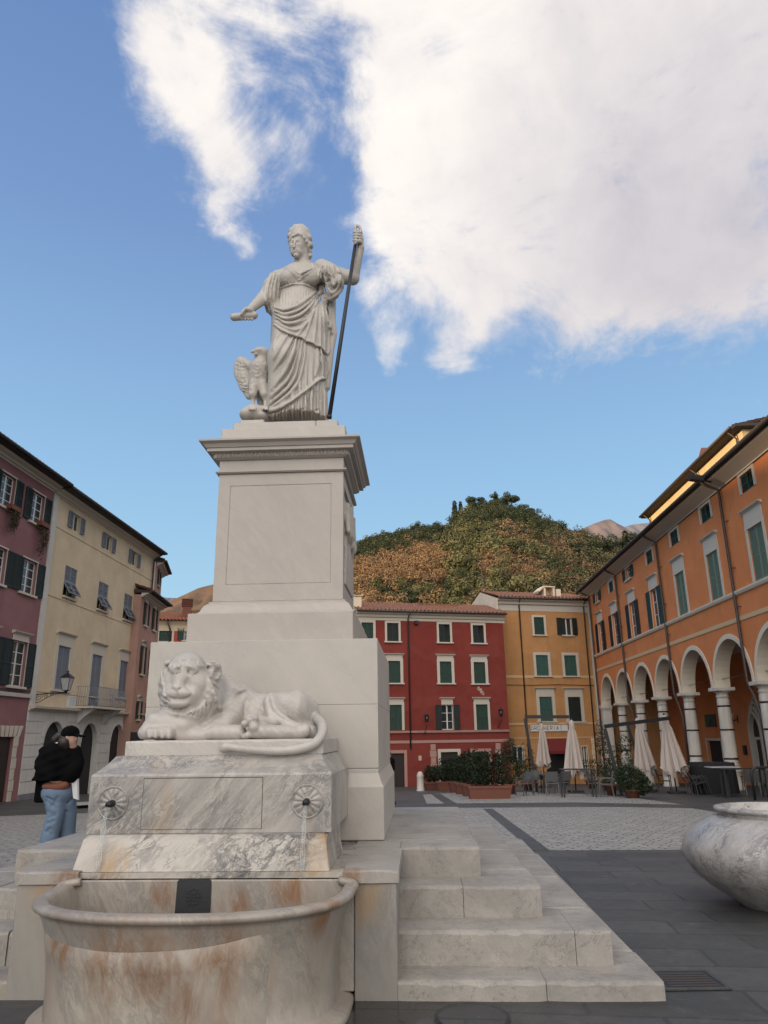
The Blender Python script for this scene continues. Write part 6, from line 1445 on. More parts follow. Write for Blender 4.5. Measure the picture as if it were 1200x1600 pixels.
# recessed upper storey of pale yellow plaster
XU = XA + 3.4
zA = onx(1016,804,XU); zB = onx(1155,665,XU); ze = (zA[2]+zB[2])/2
e2, W2, _ = facade((XU, zA[1]+.3), (XU, zB[1]-.2), 'pale yellow sunlit attic storey with dark eave rising behind the orange building', 'building')
e2['category'] = 'building'
shell(e2, W2, 11.9, ze-.2, 5., 'pl_attic', [])
mb = MB(); yzprism(mb, [(.4,ze-.18),(-.5,ze-.18),(-.5,ze-.06),(.4,ze+.08)], -.3, W2+.02); mb.box(-.3,-.5,ze-.2,0,5,ze-.05); mb.box(W2+.021,-.5,ze-.2,W2+.5,5.3,ze-.05); mb.build('eave', M['soffit'], e2)
mb = MB(); mb.tube([(-.3,-.56,ze-.08),(W2,-.56,ze-.08)], .08, 8); mb.build('gutter', M['zinc'], e2)
mb = MB(); tile_roof(mb, -.35, W2, -.45, 5., ze, ze+1.2, pitch=.3); mb.build('roof', M['tiles'], e2)
for u in (.4, W2*.62, W2-.5): pipe(e2, [(u,-.5,ze-.15),(u,-.1,ze-.5),(u,-.08,12.6)], r=.05)
p = onx(1108, 712, XU+1.); mb = MB(); u = zA[1]+.3-p[1]; mb.box(u-.4,.8,ze-.2,u+.4,1.6,ze+1.0); mb.xzprism([(u-.7,ze+1.0),(u+.7,ze+1.0),(u,ze+1.45)], .6, 1.8); mb.build('chimney', M['terracotta'], e2)
# ------------------------------------------------------------------ leaves
def leaf_mat(name, c1, c2):
    m, t = material(name); v = t.add('ShaderNodeTexCoord').outputs['Object']; oi = t.add('ShaderNodeObjectInfo')
    n = t.noise(v, 5, 4, .7); n2 = t.noise(v, .9, 3, .6); f = t.math('ADD', t.math('MULTIPLY', n, .6), t.math('MULTIPLY', n2, .6)); f = t.math('SUBTRACT', f, .1, clamp=True)
    finish(t, t.mix(f, c1, c2), .6, spec=.25); return m
M['hedge'] = leaf_mat('dark hedge leaves', (.006,.012,.005), (.02,.03,.011)); M['ivy'] = leaf_mat('trailing leaves', (.02,.03,.012), (.08,.055,.03)); M['bush'] = leaf_mat('bush leaves', (.009,.018,.008), (.03,.044,.018))
def cards(pts, size, rs, jit=1., cen=None):
    """random leaf quads round the given points"""
    n = len(pts); P = np.asarray(pts, float); d1 = rs.normal(size=(n,3)); d1 /= np.linalg.norm(d1,axis=1)[:,None]; d2 = np.cross(d1, rs.normal(size=(n,3))); d2 /= np.linalg.norm(d2,axis=1)[:,None]
    if cen is not None:   # leaf clumps face roughly outwards, so a crown shades as one rounded mass
        nn = P - np.asarray(cen); nn /= np.linalg.norm(nn,axis=1)[:,None]+1e-6; nn += jit*.30*rs.normal(size=(n,3)); nn /= np.linalg.norm(nn,axis=1)[:,None]
        d1 = np.cross(nn, d1); d1 /= np.linalg.norm(d1,axis=1)[:,None]; d2 = np.cross(nn, d1)
    s = size*(.6+.8*rs.random((n,1))); a, b = d1*s, d2*s*.55
    V = np.stack([P-a, P-b*.9, P+a, P+b*.9], 1).reshape(-1,3); F = np.arange(4*n).reshape(-1,4); return V, F
def ball_pts(rs, n, c, r, shell_=.55):
    d = rs.normal(size=(n,3)); d /= np.linalg.norm(d,axis=1)[:,None]; q = (shell_ + (1-shell_)*rs.random((n,1)))**.7
    lump = 1 + .13*np.sin(d[:,:1]*7+c[0])*np.sin(d[:,1:2]*6+1) + .10*np.sin(d[:,2:]*9)
    return np.array(c) + d*q*lump*np.array(r)
def foliage(name, blobs_, size, mat, par=None, loc=None, seed=0):
    rs = np.random.default_rng(seed); pts = np.concatenate([ball_pts(rs, n, c, r) for n, c, r in blobs_]); V, F = cards(pts, size, rs)
    return link(name, npmesh(name, V, F, mat), par, loc)
def G(px, py): p = ong(px, py); return p
# ------------------------------------------------------------------ trough planters with hedges
def planter(label, P, rz, w, d, h, hedge_h, seed, group='terracotta planters with hedges'):
    t = empty('planter', (P[0], P[1], gz(P[1])), rz, label, 'planter', group); mb = MB(); b = .05
    mb.vf([(-w/2+b,-d/2+b,0),(w/2-b,-d/2+b,0),(w/2-b,d/2-b,0),(-w/2+b,d/2-b,0),(-w/2,-d/2,h-.08),(w/2,-d/2,h-.08),(w/2,d/2,h-.08),(-w/2,d/2,h-.08)], [(3,2,1,0),(0,1,5,4),(1,2,6,5),(2,3,7,6),(3,0,4,7)])
    mb.frustum_ring([(.0,h-.081),(.025,h-.08),(.03,h-.01),(.02,h)], 0, 0, w/2, d/2); mb.build('trough', M['terracotta'], t)
    rs = np.random.default_rng(seed); bl = []
    for i in range(max(2, int(w/.35))):
        x = -w/2+.15+(w-.3)*(i+.5)/max(2, int(w/.35)); bl.append((900, (x,rs.uniform(-.05,.05),h+hedge_h*.5), (.34,d*.62,hedge_h*.58)))
    foliage('hedge', bl, .045, M['hedge'], t, seed=seed); return t
planter('terracotta trough with a dark rounded hedge, nearest the steps of the row', G(765,1248), R(4), 1.55, .55, .45, 1.12, 1)
a_, b_ = G(745,1246), G(716,1238)
for i, lab in enumerate(('second terracotta trough of the row, directly behind the nearest hedge', 'third terracotta trough in the receding row of hedges', 'fourth terracotta trough, at the far end of the receding row')):
    p = a_ + (b_-a_)*(i+.6)/2.6; planter(lab, p, R(8), .75, .6, .45, 1.15 - .1*i, 5+i)
planter('long terracotta trough with bushy hedge in front of the white framed door', G(705,1235.5), R(6), 1.35, .5, .42, .95, 12)
planter('small terracotta trough with a round bush beside the white bollard', G(677,1235), R(6), .8, .5, .38, .7, 13)
bo = G(657, 1236); t = empty('bollard', tuple(bo), 0, 'white round topped stone bollard in front of the dark red house', 'bollard')
mb = MB(); mb.lathe([(.19,-.05),(.19,.05),(.165,.07),(.16,.62),(.165,.64),(.165,.68),(.15,.72),(.13,.79),(.08,.86),(0,.88)], n=24); mb.build('shaft', M['marble_statue'], t)
# ------------------------------------------------------------------ closed parasols
M['canvas'] = simple('ecru parasol canvas', (.42,.36,.32), .9, .12, 3)
def parasol(P, h, w_, label, lean=0., seed=0):
    t = empty('parasol', (P[0], P[1], gz(P[1])), 0, label, 'parasol', 'closed ecru parasols'); r_ = random.Random(seed); ph = r_.uniform(0,6)
    n = 96; prof = [(.03,h),(.06,h-.05),(.09,h-.12),(.10,h-.3),(.085,h-.36),(.13,h-.5),(.2,h-1.0),(.26,h-1.5),(.31,h-1.95),(.33,h-2.2)]; vs = []
    for j, (r, z) in enumerate(prof):
        k_ = j/(len(prof)-1)
        for i in range(n):
            a = 2*PI*i/n; f = 1 + (.28*math.sin(a*8+ph+.5*math.sin(a*3+ph)) + .12*math.sin(a*19+ph*2+z*1.5))*min(1, k_*1.6)
            zz = z + (.14*math.sin(a*8+ph+.5*math.sin(a*3+ph)+.8) + .10*math.sin(a*3+ph*3) if j == len(prof)-1 else 0)
            vs.append((r*w_*f*math.cos(a)+.05*k_*math.sin(ph), r*w_*f*math.sin(a), zz))
    fs = [(j*n+i, (j+1)*n+i, (j+1)*n+(i+1)%n, j*n+(i+1)%n) for j in range(len(prof)-1) for i in range(n)]
    mb = MB(); mb.vf(vs, fs, True); mb.build('canopy', M['canvas'], t)
    mb = MB(); mb.tube([(0,0,0),(0,0,h+.04)], .028, 8); mb.lathe([(.04,h+.0),(.045,h+.05),(0,h+.09)], n=8); mb.build('pole', M['wood_dark'], t)
    mb = MB(); mb.cbox(-.3,-.3,0,.3,.3,.09,.02); mb.build('base', M['iron'], t); t.rotation_euler = (0, lean, 0)
parasol(G(851,1231), 3.35, 1.0, 'closed ecru parasol in front of the shop sign, furthest left', R(1), 1)
parasol(G(900,1238), 2.95, 1.05, 'closed ecru parasol right of the shop door, second from the left', R(1), 2)
parasol(G(1013,1237), 3.0, 1.1, 'closed ecru parasol behind the dark round bush, third from the left', R(-3), 3)
parasol(G(1058,1240), 3.0, 1.25, 'widest closed ecru parasol, at the right beside the folded dark chairs', R(-3), 4)
# ------------------------------------------------------------------ dark frames of the terrace
def gantry(label, pts, legs):
    t = empty('awning_frame', tuple(legs[0][0]), 0, label, 'awning frame', 'dark metal awning frames'); o0 = Vector(t.location)
    mb = MB(); mb.bar(Vector(pts[0])-o0, Vector(pts[1])-o0, .11, .14); mb.build('beam', M['iron'], t)
    for a, b in legs: mb = MB(); mb.bar(Vector(a)-o0, Vector(b)-o0, .11); mb.box(a[0]-o0.x-.15, a[1]-o0.y-.15, a[2]-o0.z, a[0]-o0.x+.15, a[1]-o0.y+.15, a[2]-o0.z+.03); mb.build('leg', M['iron'], t)
g1 = G(840,1238); h1 = ony(820,1120,g1[1]); h2 = ony(889,1120,g1[1]); 
gantry('dark metal awning frame with horizontal beam behind the two left parasols', [h1-np.array([0,0,.0]), h2], [(g1, h1-np.array([0,0,.08])), ])
g2_ = G(972,1243); k1 = ony(945,1135,g2_[1]); k2 = ony(1046,1122,g2_[1]+.6); g3 = G(1012,1232)
gantry('dark metal awning frame with slanting leg crossing in front of the arcade columns', [k1, k2], [(g2_, k1-np.array([0,0,.08])), (g3, ony(980,1130,g3[1]))])
# ------------------------------------------------------------------ terrace chairs and tables
M['chair_grey'] = simple('grey chair resin', (.085,.088,.085), .5, .1, 5); M['chair_dark'] = simple('black chair resin', (.012,.012,.013), .5, .2, 5); M['table_top'] = simple('pale table top', (.30,.29,.28), .5, .1, 5)
def chair(mat):
    t = empty('terrace_chair'); 
    for sx in (-1, 1):
        mb = MB(); mb.bar((sx*.25,-.24,0),(sx*.24,-.22,.65),.035,.03); mb.build('leg', mat, t); mb = MB(); mb.bar((sx*.25,.27,0),(sx*.23,.20,.46),.035,.03); mb.build('leg', mat, t)
        mb = MB(); mb.bar((sx*.26,-.25,.655),(sx*.25,.24,.665),.05,.025); mb.build('armrest', mat, t)
    mb = MB(); mb.cbox(-.22,-.22,.43,.22,.20,.455,.008); mb.build('seat', mat, t)
    mb = MB(); mb.bar((-.23,.20,.46),(-.23,.31,.90),.035,.03); mb.bar((.23,.20,.46),(.23,.31,.90),.035,.03); mb.vf([(-.21,.215,.52),(.21,.215,.52),(.21,.305,.89),(-.21,.305,.89),(-.21,.235,.52),(.21,.235,.52),(.21,.325,.89),(-.21,.325,.89)], [(0,1,2,3),(7,6,5,4),(0,4,5,1),(1,5,6,2),(2,6,7,3),(3,7,4,0)]); mb.build('backrest', mat, t); return t
def cmap():
    m_ = {}
    for c in bpy.data.objects:
        if c.parent: m_.setdefault(c.parent.name, []).append(c)
    return m_
cg, cd_ = chair(M['chair_grey']), chair(M['chair_dark']); CM = cmap(); used = set()
def put_chair(proto, px, py, rz, label, group):
    o = proto if proto.name not in used else copy_tree(proto, None, CM); used.add(proto.name); p = G(px, py)
    o.location = (p[0], p[1], gz(p[1])); o.rotation_euler = (0,0,R(rz)); tag(o, label, 'chair', group); return o
gA = 'grey terrace chairs'
put_chair(cg, 820, 1243, -60, 'grey armchair by itself right of the big hedge', gA)
put_chair(cg, 815, 1236, -80, 'grey armchair half hidden behind the one right of the big hedge', gA)
put_chair(cg, 846, 1240, 20, 'grey armchair under the furthest left parasol', gA)
put_chair(cg, 866, 1243, 160, 'grey armchair seen from the back between the two left parasols', gA)
put_chair(cg, 880, 1241, 200, 'grey armchair against the left side of the second parasol', gA)
put_chair(cg, 932, 1243, 60, 'grey armchair right of the black table', gA)
put_chair(cg, 948, 1245, -100, 'grey armchair beside the small terracotta pot', gA)
gB = 'black terrace chairs'
put_chair(cd_, 1040, 1238, 80, 'black armchair at the foot of the widest parasol', gB)
for i, (px, py, rz, lab) in enumerate([(1087,1241,70,'black armchair tipped in the dark group beside the widest parasol, leftmost'), (1094,1241,75,'black armchair second in the dark group beside the widest parasol'), (1101,1242,80,'black armchair pressed against the black cloth covered table')]):
    o = put_chair(cd_, px, py, rz, lab, gB); o.rotation_euler = (R(-14), 0, R(rz))
gC = 'grey chairs lined up before the pointed doorway'
for i, (px, lab) in enumerate([(1176,'grey chair left of the row before the pointed doorway'), (1188,'grey chair in the middle of the row before the pointed doorway'), (1199,'grey chair at the right edge of the photo before the pointed doorway')]): put_chair(cg, px, 1243, 170, lab, gC)
def table(px, py, w, h, label, mt, ml, group=None, rz=0, d=None):
    p = G(px, py); t = empty('terrace_table', (p[0], p[1], gz(p[1])), R(rz), label, 'table', group); d = d or w
    mb = MB(); mb.cbox(-w/2,-d/2,h-.035,w/2,d/2,h,.008); mb.build('table_top', mt, t)
    for sx in (-1,1):
        for sy in (-1,1): mb = MB(); mb.bar((sx*(w/2-.05),sy*(d/2-.05),0),(sx*(w/2-.05),sy*(d/2-.05),h-.036),.05); mb.build('leg', ml, t)
    return t
table(905, 1246, 1.25, 1.0, 'tall black bar table in front of the second parasol', M['chair_dark'], M['chair_dark'], d=.6)
table(862, 1240, .8, .74, 'dark square table among the grey chairs of the left terrace', M['chair_dark'], M['chair_dark'])
table(1165, 1246, 1.5, .98, 'long narrow black table before the pointed doorway', M['chair_dark'], M['chair_dark'], d=.5)
p = G(1138, 1245); t = empty('pedestal_table', (p[0], p[1], gz(p[1])), 0, 'pale topped table on a single thick black leg before the arcade', 'table')
mb = MB(); mb.cbox(-.6,-.35,1.0,.45,.35,1.03,.008); mb.build('table_top', M['table_top'], t); mb = MB(); mb.bar((0,0,.02),(0,0,1.0),.14); mb.build('leg', M['chair_dark'], t); mb = MB(); mb.cbox(-.35,-.28,0,.35,.28,.025,.005); mb.build('foot', M['chair_dark'], t)
# black cloth draped over stacked furniture
def drape(P, w, d, h, label, seed):
    t_ = empty('covered_stack', (P[0], P[1], gz(P[1])), 0, label, 'cover'); n = 64; vs = []; r_ = random.Random(seed)
    for j, z in enumerate((.0,.15,.5,.85,1.)):
        for i in range(n):
            a = 2*PI*i/n; e_ = 6; x = math.copysign(abs(math.cos(a))**(2/e_), math.cos(a))*w/2; y = math.copysign(abs(math.sin(a))**(2/e_), math.sin(a))*d/2; f = 1+.07*(1-z)*math.sin(a*13+seed)+.03*math.sin(a*29)
            vs.append((x*f, y*f, z*h+.02*math.sin(a*5)*(z > .9)))
    vs.append((0,0,h+.03)); fs = [(j*n+i, j*n+(i+1)%n, (j+1)*n+(i+1)%n, (j+1)*n+i) for j in range(4) for i in range(n)] + [(4*n+i, 4*n+(i+1)%n, 5*n) for i in range(n)]
    mb = MB(); mb.vf(vs, fs, True); mb.build('cover', M['black_cloth'], t_)
drape(G(1118,1240), 1.5, 1.0, 1.15, 'black cloth cover over stacked furniture between the two nearest arcade columns', 3)
# wooden and metal rail of the terrace at the right edge
p = G(1192, 1250); t = empty('terrace_rail', (p[0], p[1], gz(p[1])), 0, 'dark rounded metal rail of the terrace behind the marble vase', 'rail')
mb = MB(); mb.tube([(-.25,0,0),(-.25,0,.8),(-.2,0,.95),(-.05,0,1.02),(2.,0,1.02)], .045, 8); mb.tube([(1.2,0,0),(1.2,0,1.0)], .04, 8); mb.build('rail', M['iron'], t)
# potted plants
def pot_plant(px, py, pr, phh, blobs_, label, size=.04, mat='bush', seed=0, cat='plant'):
    p = G(px, py); t = empty('potted_plant', (p[0], p[1], gz(p[1])), 0, label, cat); mb = MB(); mb.lathe([(pr*.7,0),(pr*.95,phh*.8),(pr*1.08,phh*.82),(pr*1.1,phh),(pr*.9,phh),(pr*.85,phh*.9),(0,phh*.9)], n=20); mb.build('pot', M['terracotta'], t)
    foliage('foliage', blobs_, size, M[mat], t, seed=seed)
    mb = MB(); mb.tube([(0,0,phh*.8),(.03,.02,phh+.3),(0,0,phh+.6)], .02, 6); mb.build('stem', M['wood_dark'], t)
pot_plant(989, 1247, .3, .3, [(2600,(0,0,.58),(.6,.5,.48)),(900,(.3,0,.40),(.5,.4,.32)),(500,(-.2,0,.85),(.35,.3,.28))], 'large dark round bush in a low pot, left of the third parasol', seed=21)
pot_plant(956, 1243, .22, .42, [(500,(0,0,.75),(.35,.3,.4))], 'small clay pot with a bush beside the slanting frame leg', seed=22)
pot_plant(797, 1241, .3, .4, [(1500,(0,0,1.0),(.5,.4,.75)),(700,(.1,0,1.7),(.35,.3,.5)),(300,(.5,0,.9),(.3,.3,.4))], 'tall leafy potted shrub right of the trough hedges', seed=23)
pot_plant(825, 1235, .3, .4, [(1000,(0,0,.9),(.55,.4,.5)),(200,(0,0,1.6),(.4,.3,.5))], 'low leafy potted shrub behind the single grey armchair', seed=24)
pot_plant(925, 1232, .3, .4, [(900,(0,0,.9),(.8,.4,.45))], 'wide dark potted shrub behind the second parasol', seed=25)
pot_plant(949, 1235, .25, .4, [(700,(0,0,1.3),(.3,.25,1.0)),(500,(-.1,0,2.2),(.25,.2,.8)),(500,(.1,0,.8),(.6,.3,.4))], 'tall thin climbing plant in a pot before the end pier of the arcade', seed=26, mat='ivy')
pot_plant(975, 1237, .25, .4, [(800,(0,0,1.2),(.55,.3,.7)),(400,(.2,0,1.9),(.4,.2,.4))], 'loose leafy potted plant below the beam of the dark frame', seed=27)
# trailing plants of the pink house windows
for i, (py_, pz, ln_, lab) in enumerate([(29.95,10.4,1.15,'trailing red green plant hanging from the top right window of the pink house'), (27.5,10.4,.8,'shorter trailing plant hanging from the top window at the left edge')]):
    rs = np.random.default_rng(40+i); n_ = 900; tt = rs.random(n_); strand = rs.integers(0,9,n_)
    pts = np.stack([.16+.05*rs.normal(size=n_)+.14*np.sin(tt*3), (strand-4)*.075*(1-tt*.35)+.04*rs.normal(size=n_), -tt*ln_*(1+.28*np.sin(strand*2.3))], 1)
    t = empty('hanging_plant', (XL+.05, py_+.35, pz), 0, lab, 'plant', 'plants hanging from the pink house'); V, F = cards(pts, .035, rs); link('foliage', npmesh('foliage', V, F, M['ivy']), t)
    mb = MB(); mb.box(.0,-.35,-.02,.28,.35,.17); mb.build('window_box', M['terracotta'], t)

# ------------------------------------------------------------------ wooded hill and distant mountains
def hill_top(px):
    return float(np.interp(px, [-200,100,200,260,330,400,480,545,600,650,700,715,735,770,800,830,855,885,920,975,1005,1080,1200,1600], [1010,1000,985,975,960,900,862,850,836,826,820,803,793,788,793,800,813,824,838,850,862,890,940,980]))
YR, YFt = 300., 105.
def hill_z(x, y):
    if y < YFt: return None
    px = 600 + FPX*(x/y - (RW[0,2]/RW[1,2]))*.96
    yy = min(y, YR); base = -1
    # ridge height from the sight line at this azimuth
    r_ = ray(px, hill_top(px)+17); zr = EYE + YR * r_[2]/r_[1]
    t_ = (yy-YFt)/(YR-YFt); z = base + (zr-base)*(t_**.72) 
    if y > YR: z = zr - (y-YR)*.55
    return z + 2.2*math.sin(x*.05+1)*math.sin(y*.045)*min(1, t_*3)*(1-t_)
M['forest_floor'] = simple('forest floor', (.05,.045,.022), .95, .4, .15)
xs = np.linspace(-150, 230, 96); ys = np.concatenate([np.linspace(YFt, YR, 34), np.linspace(YR+15, YR+150, 8)]); vs = []
for y in ys:
    for x in xs: 
        xx = x * (y/YR)**.35 if y < YR else x
        vs.append((xx, y, hill_z(xx, y) if y > YFt else -3))
nx = len(xs); o = MB().vf(vs, [(j*nx+i, j*nx+i+1, (j+1)*nx+i+1, (j+1)*nx+i) for j in range(len(ys)-1) for i in range(nx-1)], True).build('hill', M['forest_floor']); o['kind'] = 'structure'
def tree_mat(name, c1, c2, c3=None):
    m, t = material(name); v = t.add('ShaderNodeTexCoord').outputs['Object']
    n = t.noise(v, .16, 3, .6); n2 = t.noise(v, 1.1, 4, .7)
    c = t.mix(t.ramp(n, [(.35,0.),(.65,1.)]), c1, c2)
    if c3: c = t.mix(t.ramp(n2, [(.45,0.),(.65,.8)]), c, c3)
    finish(t, c, .75, spec=.15); return m
M['t_green'] = tree_mat('holm oak leaves', (.07,.075,.03), (.105,.102,.042), (.14,.128,.055)); M['t_dark'] = tree_mat('dark pine needles', (.03,.042,.02), (.052,.06,.028), (.075,.078,.036)); M['t_rust'] = tree_mat('bare russet twigs', (.24,.145,.072), (.30,.185,.09), (.17,.11,.06)); M['t_olive'] = tree_mat('olive green leaves', (.13,.122,.052), (.18,.155,.07), (.10,.10,.045))
def crown_pts(rs, kind, n):
    """points and leaf-clump scatter of one crown in a unit of metres, base at z=0"""
    if kind == 'pine':       # domed or layered dark crown
        c = [(rs.uniform(-1.3,1.3), rs.uniform(-1.3,1.3), rs.uniform(2.6,6.2)) for _ in range(7)]; r = [(rs.uniform(.9,1.5),)*2 + (rs.uniform(.5,.9),) for _ in c]
    elif kind == 'cypress': c = [(0,0,1.5+i*1.1) for i in range(5)]; r = [(1.15-.16*i, 1.15-.16*i, 1.1) for i in range(5)]
    else: c = [(rs.uniform(-1.5,1.5), rs.uniform(-1.5,1.5), rs.uniform(1.2,3.8)) for _ in range(6)]; r = [(rs.uniform(1.0,1.6),)*2 + (rs.uniform(.8,1.3),) for _ in c]
    k = max(4, n//len(c)); return np.concatenate([ball_pts(rs, k, cc, rr, .8) for cc, rr in zip(c, r)]), np.concatenate([np.tile(np.array(cc)-[0,0,.5], (k,1)) for cc in c])
rs = np.random.default_rng(5)
def crown(rs, kind, n, sz): p_, c_ = crown_pts(rs, kind, n); return cards(p_, sz, rs, 1., c_)
protos = {k: [crown(rs, k if k in ('pine','cypress') else 'round', n, sz) for _ in range(6)] for k, n, sz in (('pine',380,.28),('cypress',360,.26),('green',360,.30),('olive',360,.28),('rust',400,.24),('dark',360,.29))}
# underlying solid lumps keep crowns from being see-through
ico = []
for lat in range(1, 5):
    for lon in range(8): a, b = PI*lat/5, 2*PI*(lon+.5*(lat%2))/8; ico.append((math.sin(a)*math.cos(b), math.sin(a)*math.sin(b), math.cos(a)))
ICV = np.array([(0,0,1)]+ico+[(0,0,-1)]); ICF = [(0,1+i,1+(i+1)%8) for i in range(8)]
for l in range(3):
    for i in range(8): a, b, c, d_ = 1+l*8+i, 1+l*8+(i+1)%8, 9+l*8+i, 9+l*8+(i+1)%8; ICF += [(a,c,b),(b,c,d_)]
ICF += [(25+i, 33, 25+(i+1)%8) for i in range(8)]; ICF = np.array([f+(f[2],) for f in ICF])[:, :4]
MI = {'green':0,'dark':1,'rust':2,'olive':3,'pine':1,'cypress':1}
VV, FF, MM = [], [], []; off = 0; rs = np.random.default_rng(8)
def zone(px, py, q):
    """which trees grow where on the hill"""
    top = py - hill_top(px)
    if px < 700:
        if top < 34 and q < .8: return 'pine' if q < .5 else 'dark'
        if top < 75 + 12*math.sin(px*.05): return 'rust' if q < .94 else 'olive'
        return 'rust' if (q < .5 or px < 590) else ('green' if q < .7 else 'dark')
    if top < 28 and px < 850: return 'pine' if q < .6 else 'green'
    if 770 < px < 860 and 20 < top < 50: return 'rust' if q < .7 else 'dark'
    if 750 < px < 850 and 70 < top < 105: return 'rust' if q < .8 else 'olive'
    if px > 860: return 'rust' if q < .32 else ('dark' if q < .6 else ('olive' if q < .85 else 'green'))
    if top < 60: return 'green' if q < .5 else ('olive' if q < .75 else 'dark')
    return 'olive' if q < .36 else ('green' if q < .7 else ('dark' if q < .86 else 'rust'))
def project(p):
    v = RW.T @ (np.array(p) - np.array([0,0,EYE])); return 600+FPX*v[0]/v[2], 800+FPX*v[1]/v[2]
cnt = 0
for _ in range(7600):
    y = YFt + 12 + (YR-YFt-16)*rs.random()**.8; x = rs.uniform(-95, 165)*(y/YR)**.8; z = hill_z(x, y); px, py = project((x,y,z+2))
    if px < 215 or px > 1130 or py > 985: continue
    k = zone(px, py, rs.random()); s_ = (rs.uniform(.5,1.0) if rs.random() < .8 else rs.uniform(1.,1.35))*(.66 + .34*y/YR)*(1.05 if k != 'pine' else .9); V, F = protos[k][rs.integers(0,5)]; a = rs.uniform(0, 6.28); Rm = np.array([[math.cos(a),-math.sin(a),0],[math.sin(a),math.cos(a),0],[0,0,1]])
    VV.append((V@Rm.T)*s_ + [x,y,z-.6]); FF.append(F+off); off += len(V); MM.append(np.full(len(F), MI[k]))
    V2 = ICV*np.array([1.45,1.45,1.3])*s_*(1+.15*rs.normal(size=(len(ICV),1))) + [x,y,z+1.2*s_]; VV.append(V2); FF.append(ICF+off); off += len(V2); MM.append(np.full(len(ICF), MI[k])); cnt += 1
me = npmesh('forest', np.concatenate(VV), np.concatenate(FF), mats=[M['t_green'],M['t_dark'],M['t_rust'],M['t_olive']], midx=np.concatenate(MM))
tag(link('forest', me), 'mixed evergreen and russet woodland covering the hill behind the houses', 'forest', kind='stuff')
# the trees that stand out on the skyline, each its own thing
def tree(name, kind, x, y, s_, label, seed, group='pines on the skyline of the hill'):
    z = hill_z(x, y); t = empty(name, (x, y, z), 0, label, 'tree', group); rs = np.random.default_rng(seed)
    mb = MB(); mb.tube([(0,0,-1),(.1,0,2),(.05,.1,4.5*s_)], [.3,.2,.08], 6)
    for q in range(5): a = q*1.3+seed; mb.tube([(.05,0,2.2*s_+q*.4),(1.1*math.cos(a),1.1*math.sin(a),3.4*s_+q*.5)], [.1,.04], 5)
    mb.build('trunk', M['wood_dark'], t); V, F = crown(rs, kind, 1400, .22); link('crown', npmesh('crown', V*s_, F, M['t_dark']), t)
sky_trees = [(582,'round',.8),(618,'pine',.8),(634,'pine',1.),(651,'pine',1.1),(664,'pine',1.1),(678,'pine',1.),(711,'cypress',1.7),(720,'cypress',1.35),(733,'pine',1.5),(742,'pine',1.4),(755,'pine',1.3),(768,'pine',1.35),(775,'cypress',1.5),(786,'pine',1.2),(800,'pine',1.6),(812,'pine',1.2),(826,'pine',1.2),(838,'round',1.),(942,'round',1.7),(978,'cypress',1.6),(988,'pine',1.7),(600,'round',.9)]
ORD = 'first second third fourth fifth sixth seventh eighth ninth tenth eleventh twelfth thirteenth fourteenth fifteenth sixteenth seventeenth eighteenth nineteenth twentieth twenty-first twenty-second'.split()
sky_trees.sort()
for i, (px, kd, s_) in enumerate(sky_trees):
    r_ = ray(px, hill_top(px)); y = YR - 3; x = r_[0]/r_[1]*y
    if px > 930: y = 215.; x = ray(px, 850)[0]/ray(px, 850)[1]*y
    where = 'above the red house' if px < 705 else ('on the hilltop above the ochre house' if px < 850 else 'low on the ridge near the orange eave')
    kindn = {'pine':'broad dark pine','cypress':'narrow dark conifer','round':'round evergreen'}[kd]
    s_ *= 1.0; tree({'pine':'pine_tree','cypress':'conifer_tree','round':'evergreen_tree'}[kd], kd, x, y, s_, f'{kindn} {where}, {ORD[i]} from the left', 60+i)
def mountain(name, prof, Y, mat, depth=.8, seed=1):
    P = [ray(px, py) for px, py in prof]; r_ = random.Random(seed); vs = []; n = len(P); rows = 16
    xs_ = np.linspace(prof[0][0], prof[-1][0], 90); pys = np.interp(xs_, [p[0] for p in prof], [p[1] for p in prof]); 
    for j in range(rows+1):
        t_ = j/rows; y = Y*(1-depth*.5*(1-t_))
        for i, (px, py) in enumerate(zip(xs_, pys)):
            q = ray(px, py); zr = EYE + Y*q[2]/q[1]; x = q[0]/q[1]*Y; z = zr*(t_**.9) - 3 + zr*.05*math.sin(i*.9+j*.7)*math.sin(j*1.1+i*.23)*t_*(1-t_)*4 
            vs.append((x, y, z))
    m_ = 90; o = MB().vf(vs, [(j*m_+i, j*m_+i+1, (j+1)*m_+i+1, (j+1)*m_+i) for j in range(rows) for i in range(m_-1)], True).build(name, mat); o['kind'] = 'structure'
def mtn(name, a, b, sc): 
    m, t = material(name); v = t.add('ShaderNodeTexCoord').outputs['Object']; n = t.noise(v, sc, 8, .65); finish(t, t.mix(t.ramp(n, [(.4,0.),(.62,1.)]), a, b), .95, n, .6, 8., spec=.1); return m
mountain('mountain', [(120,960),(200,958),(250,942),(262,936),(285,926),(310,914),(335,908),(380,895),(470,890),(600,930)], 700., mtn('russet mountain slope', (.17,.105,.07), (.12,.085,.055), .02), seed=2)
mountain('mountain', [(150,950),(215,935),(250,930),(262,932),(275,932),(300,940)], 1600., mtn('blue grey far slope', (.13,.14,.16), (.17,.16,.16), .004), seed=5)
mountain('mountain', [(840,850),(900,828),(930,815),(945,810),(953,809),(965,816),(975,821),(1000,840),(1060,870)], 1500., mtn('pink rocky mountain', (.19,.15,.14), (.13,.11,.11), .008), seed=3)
mountain('mountain', [(900,840),(960,826),(990,818),(1010,816),(1060,815),(1150,840)], 2600., mtn('hazy far mountain', (.15,.15,.17), (.19,.17,.17), .003), seed=4)

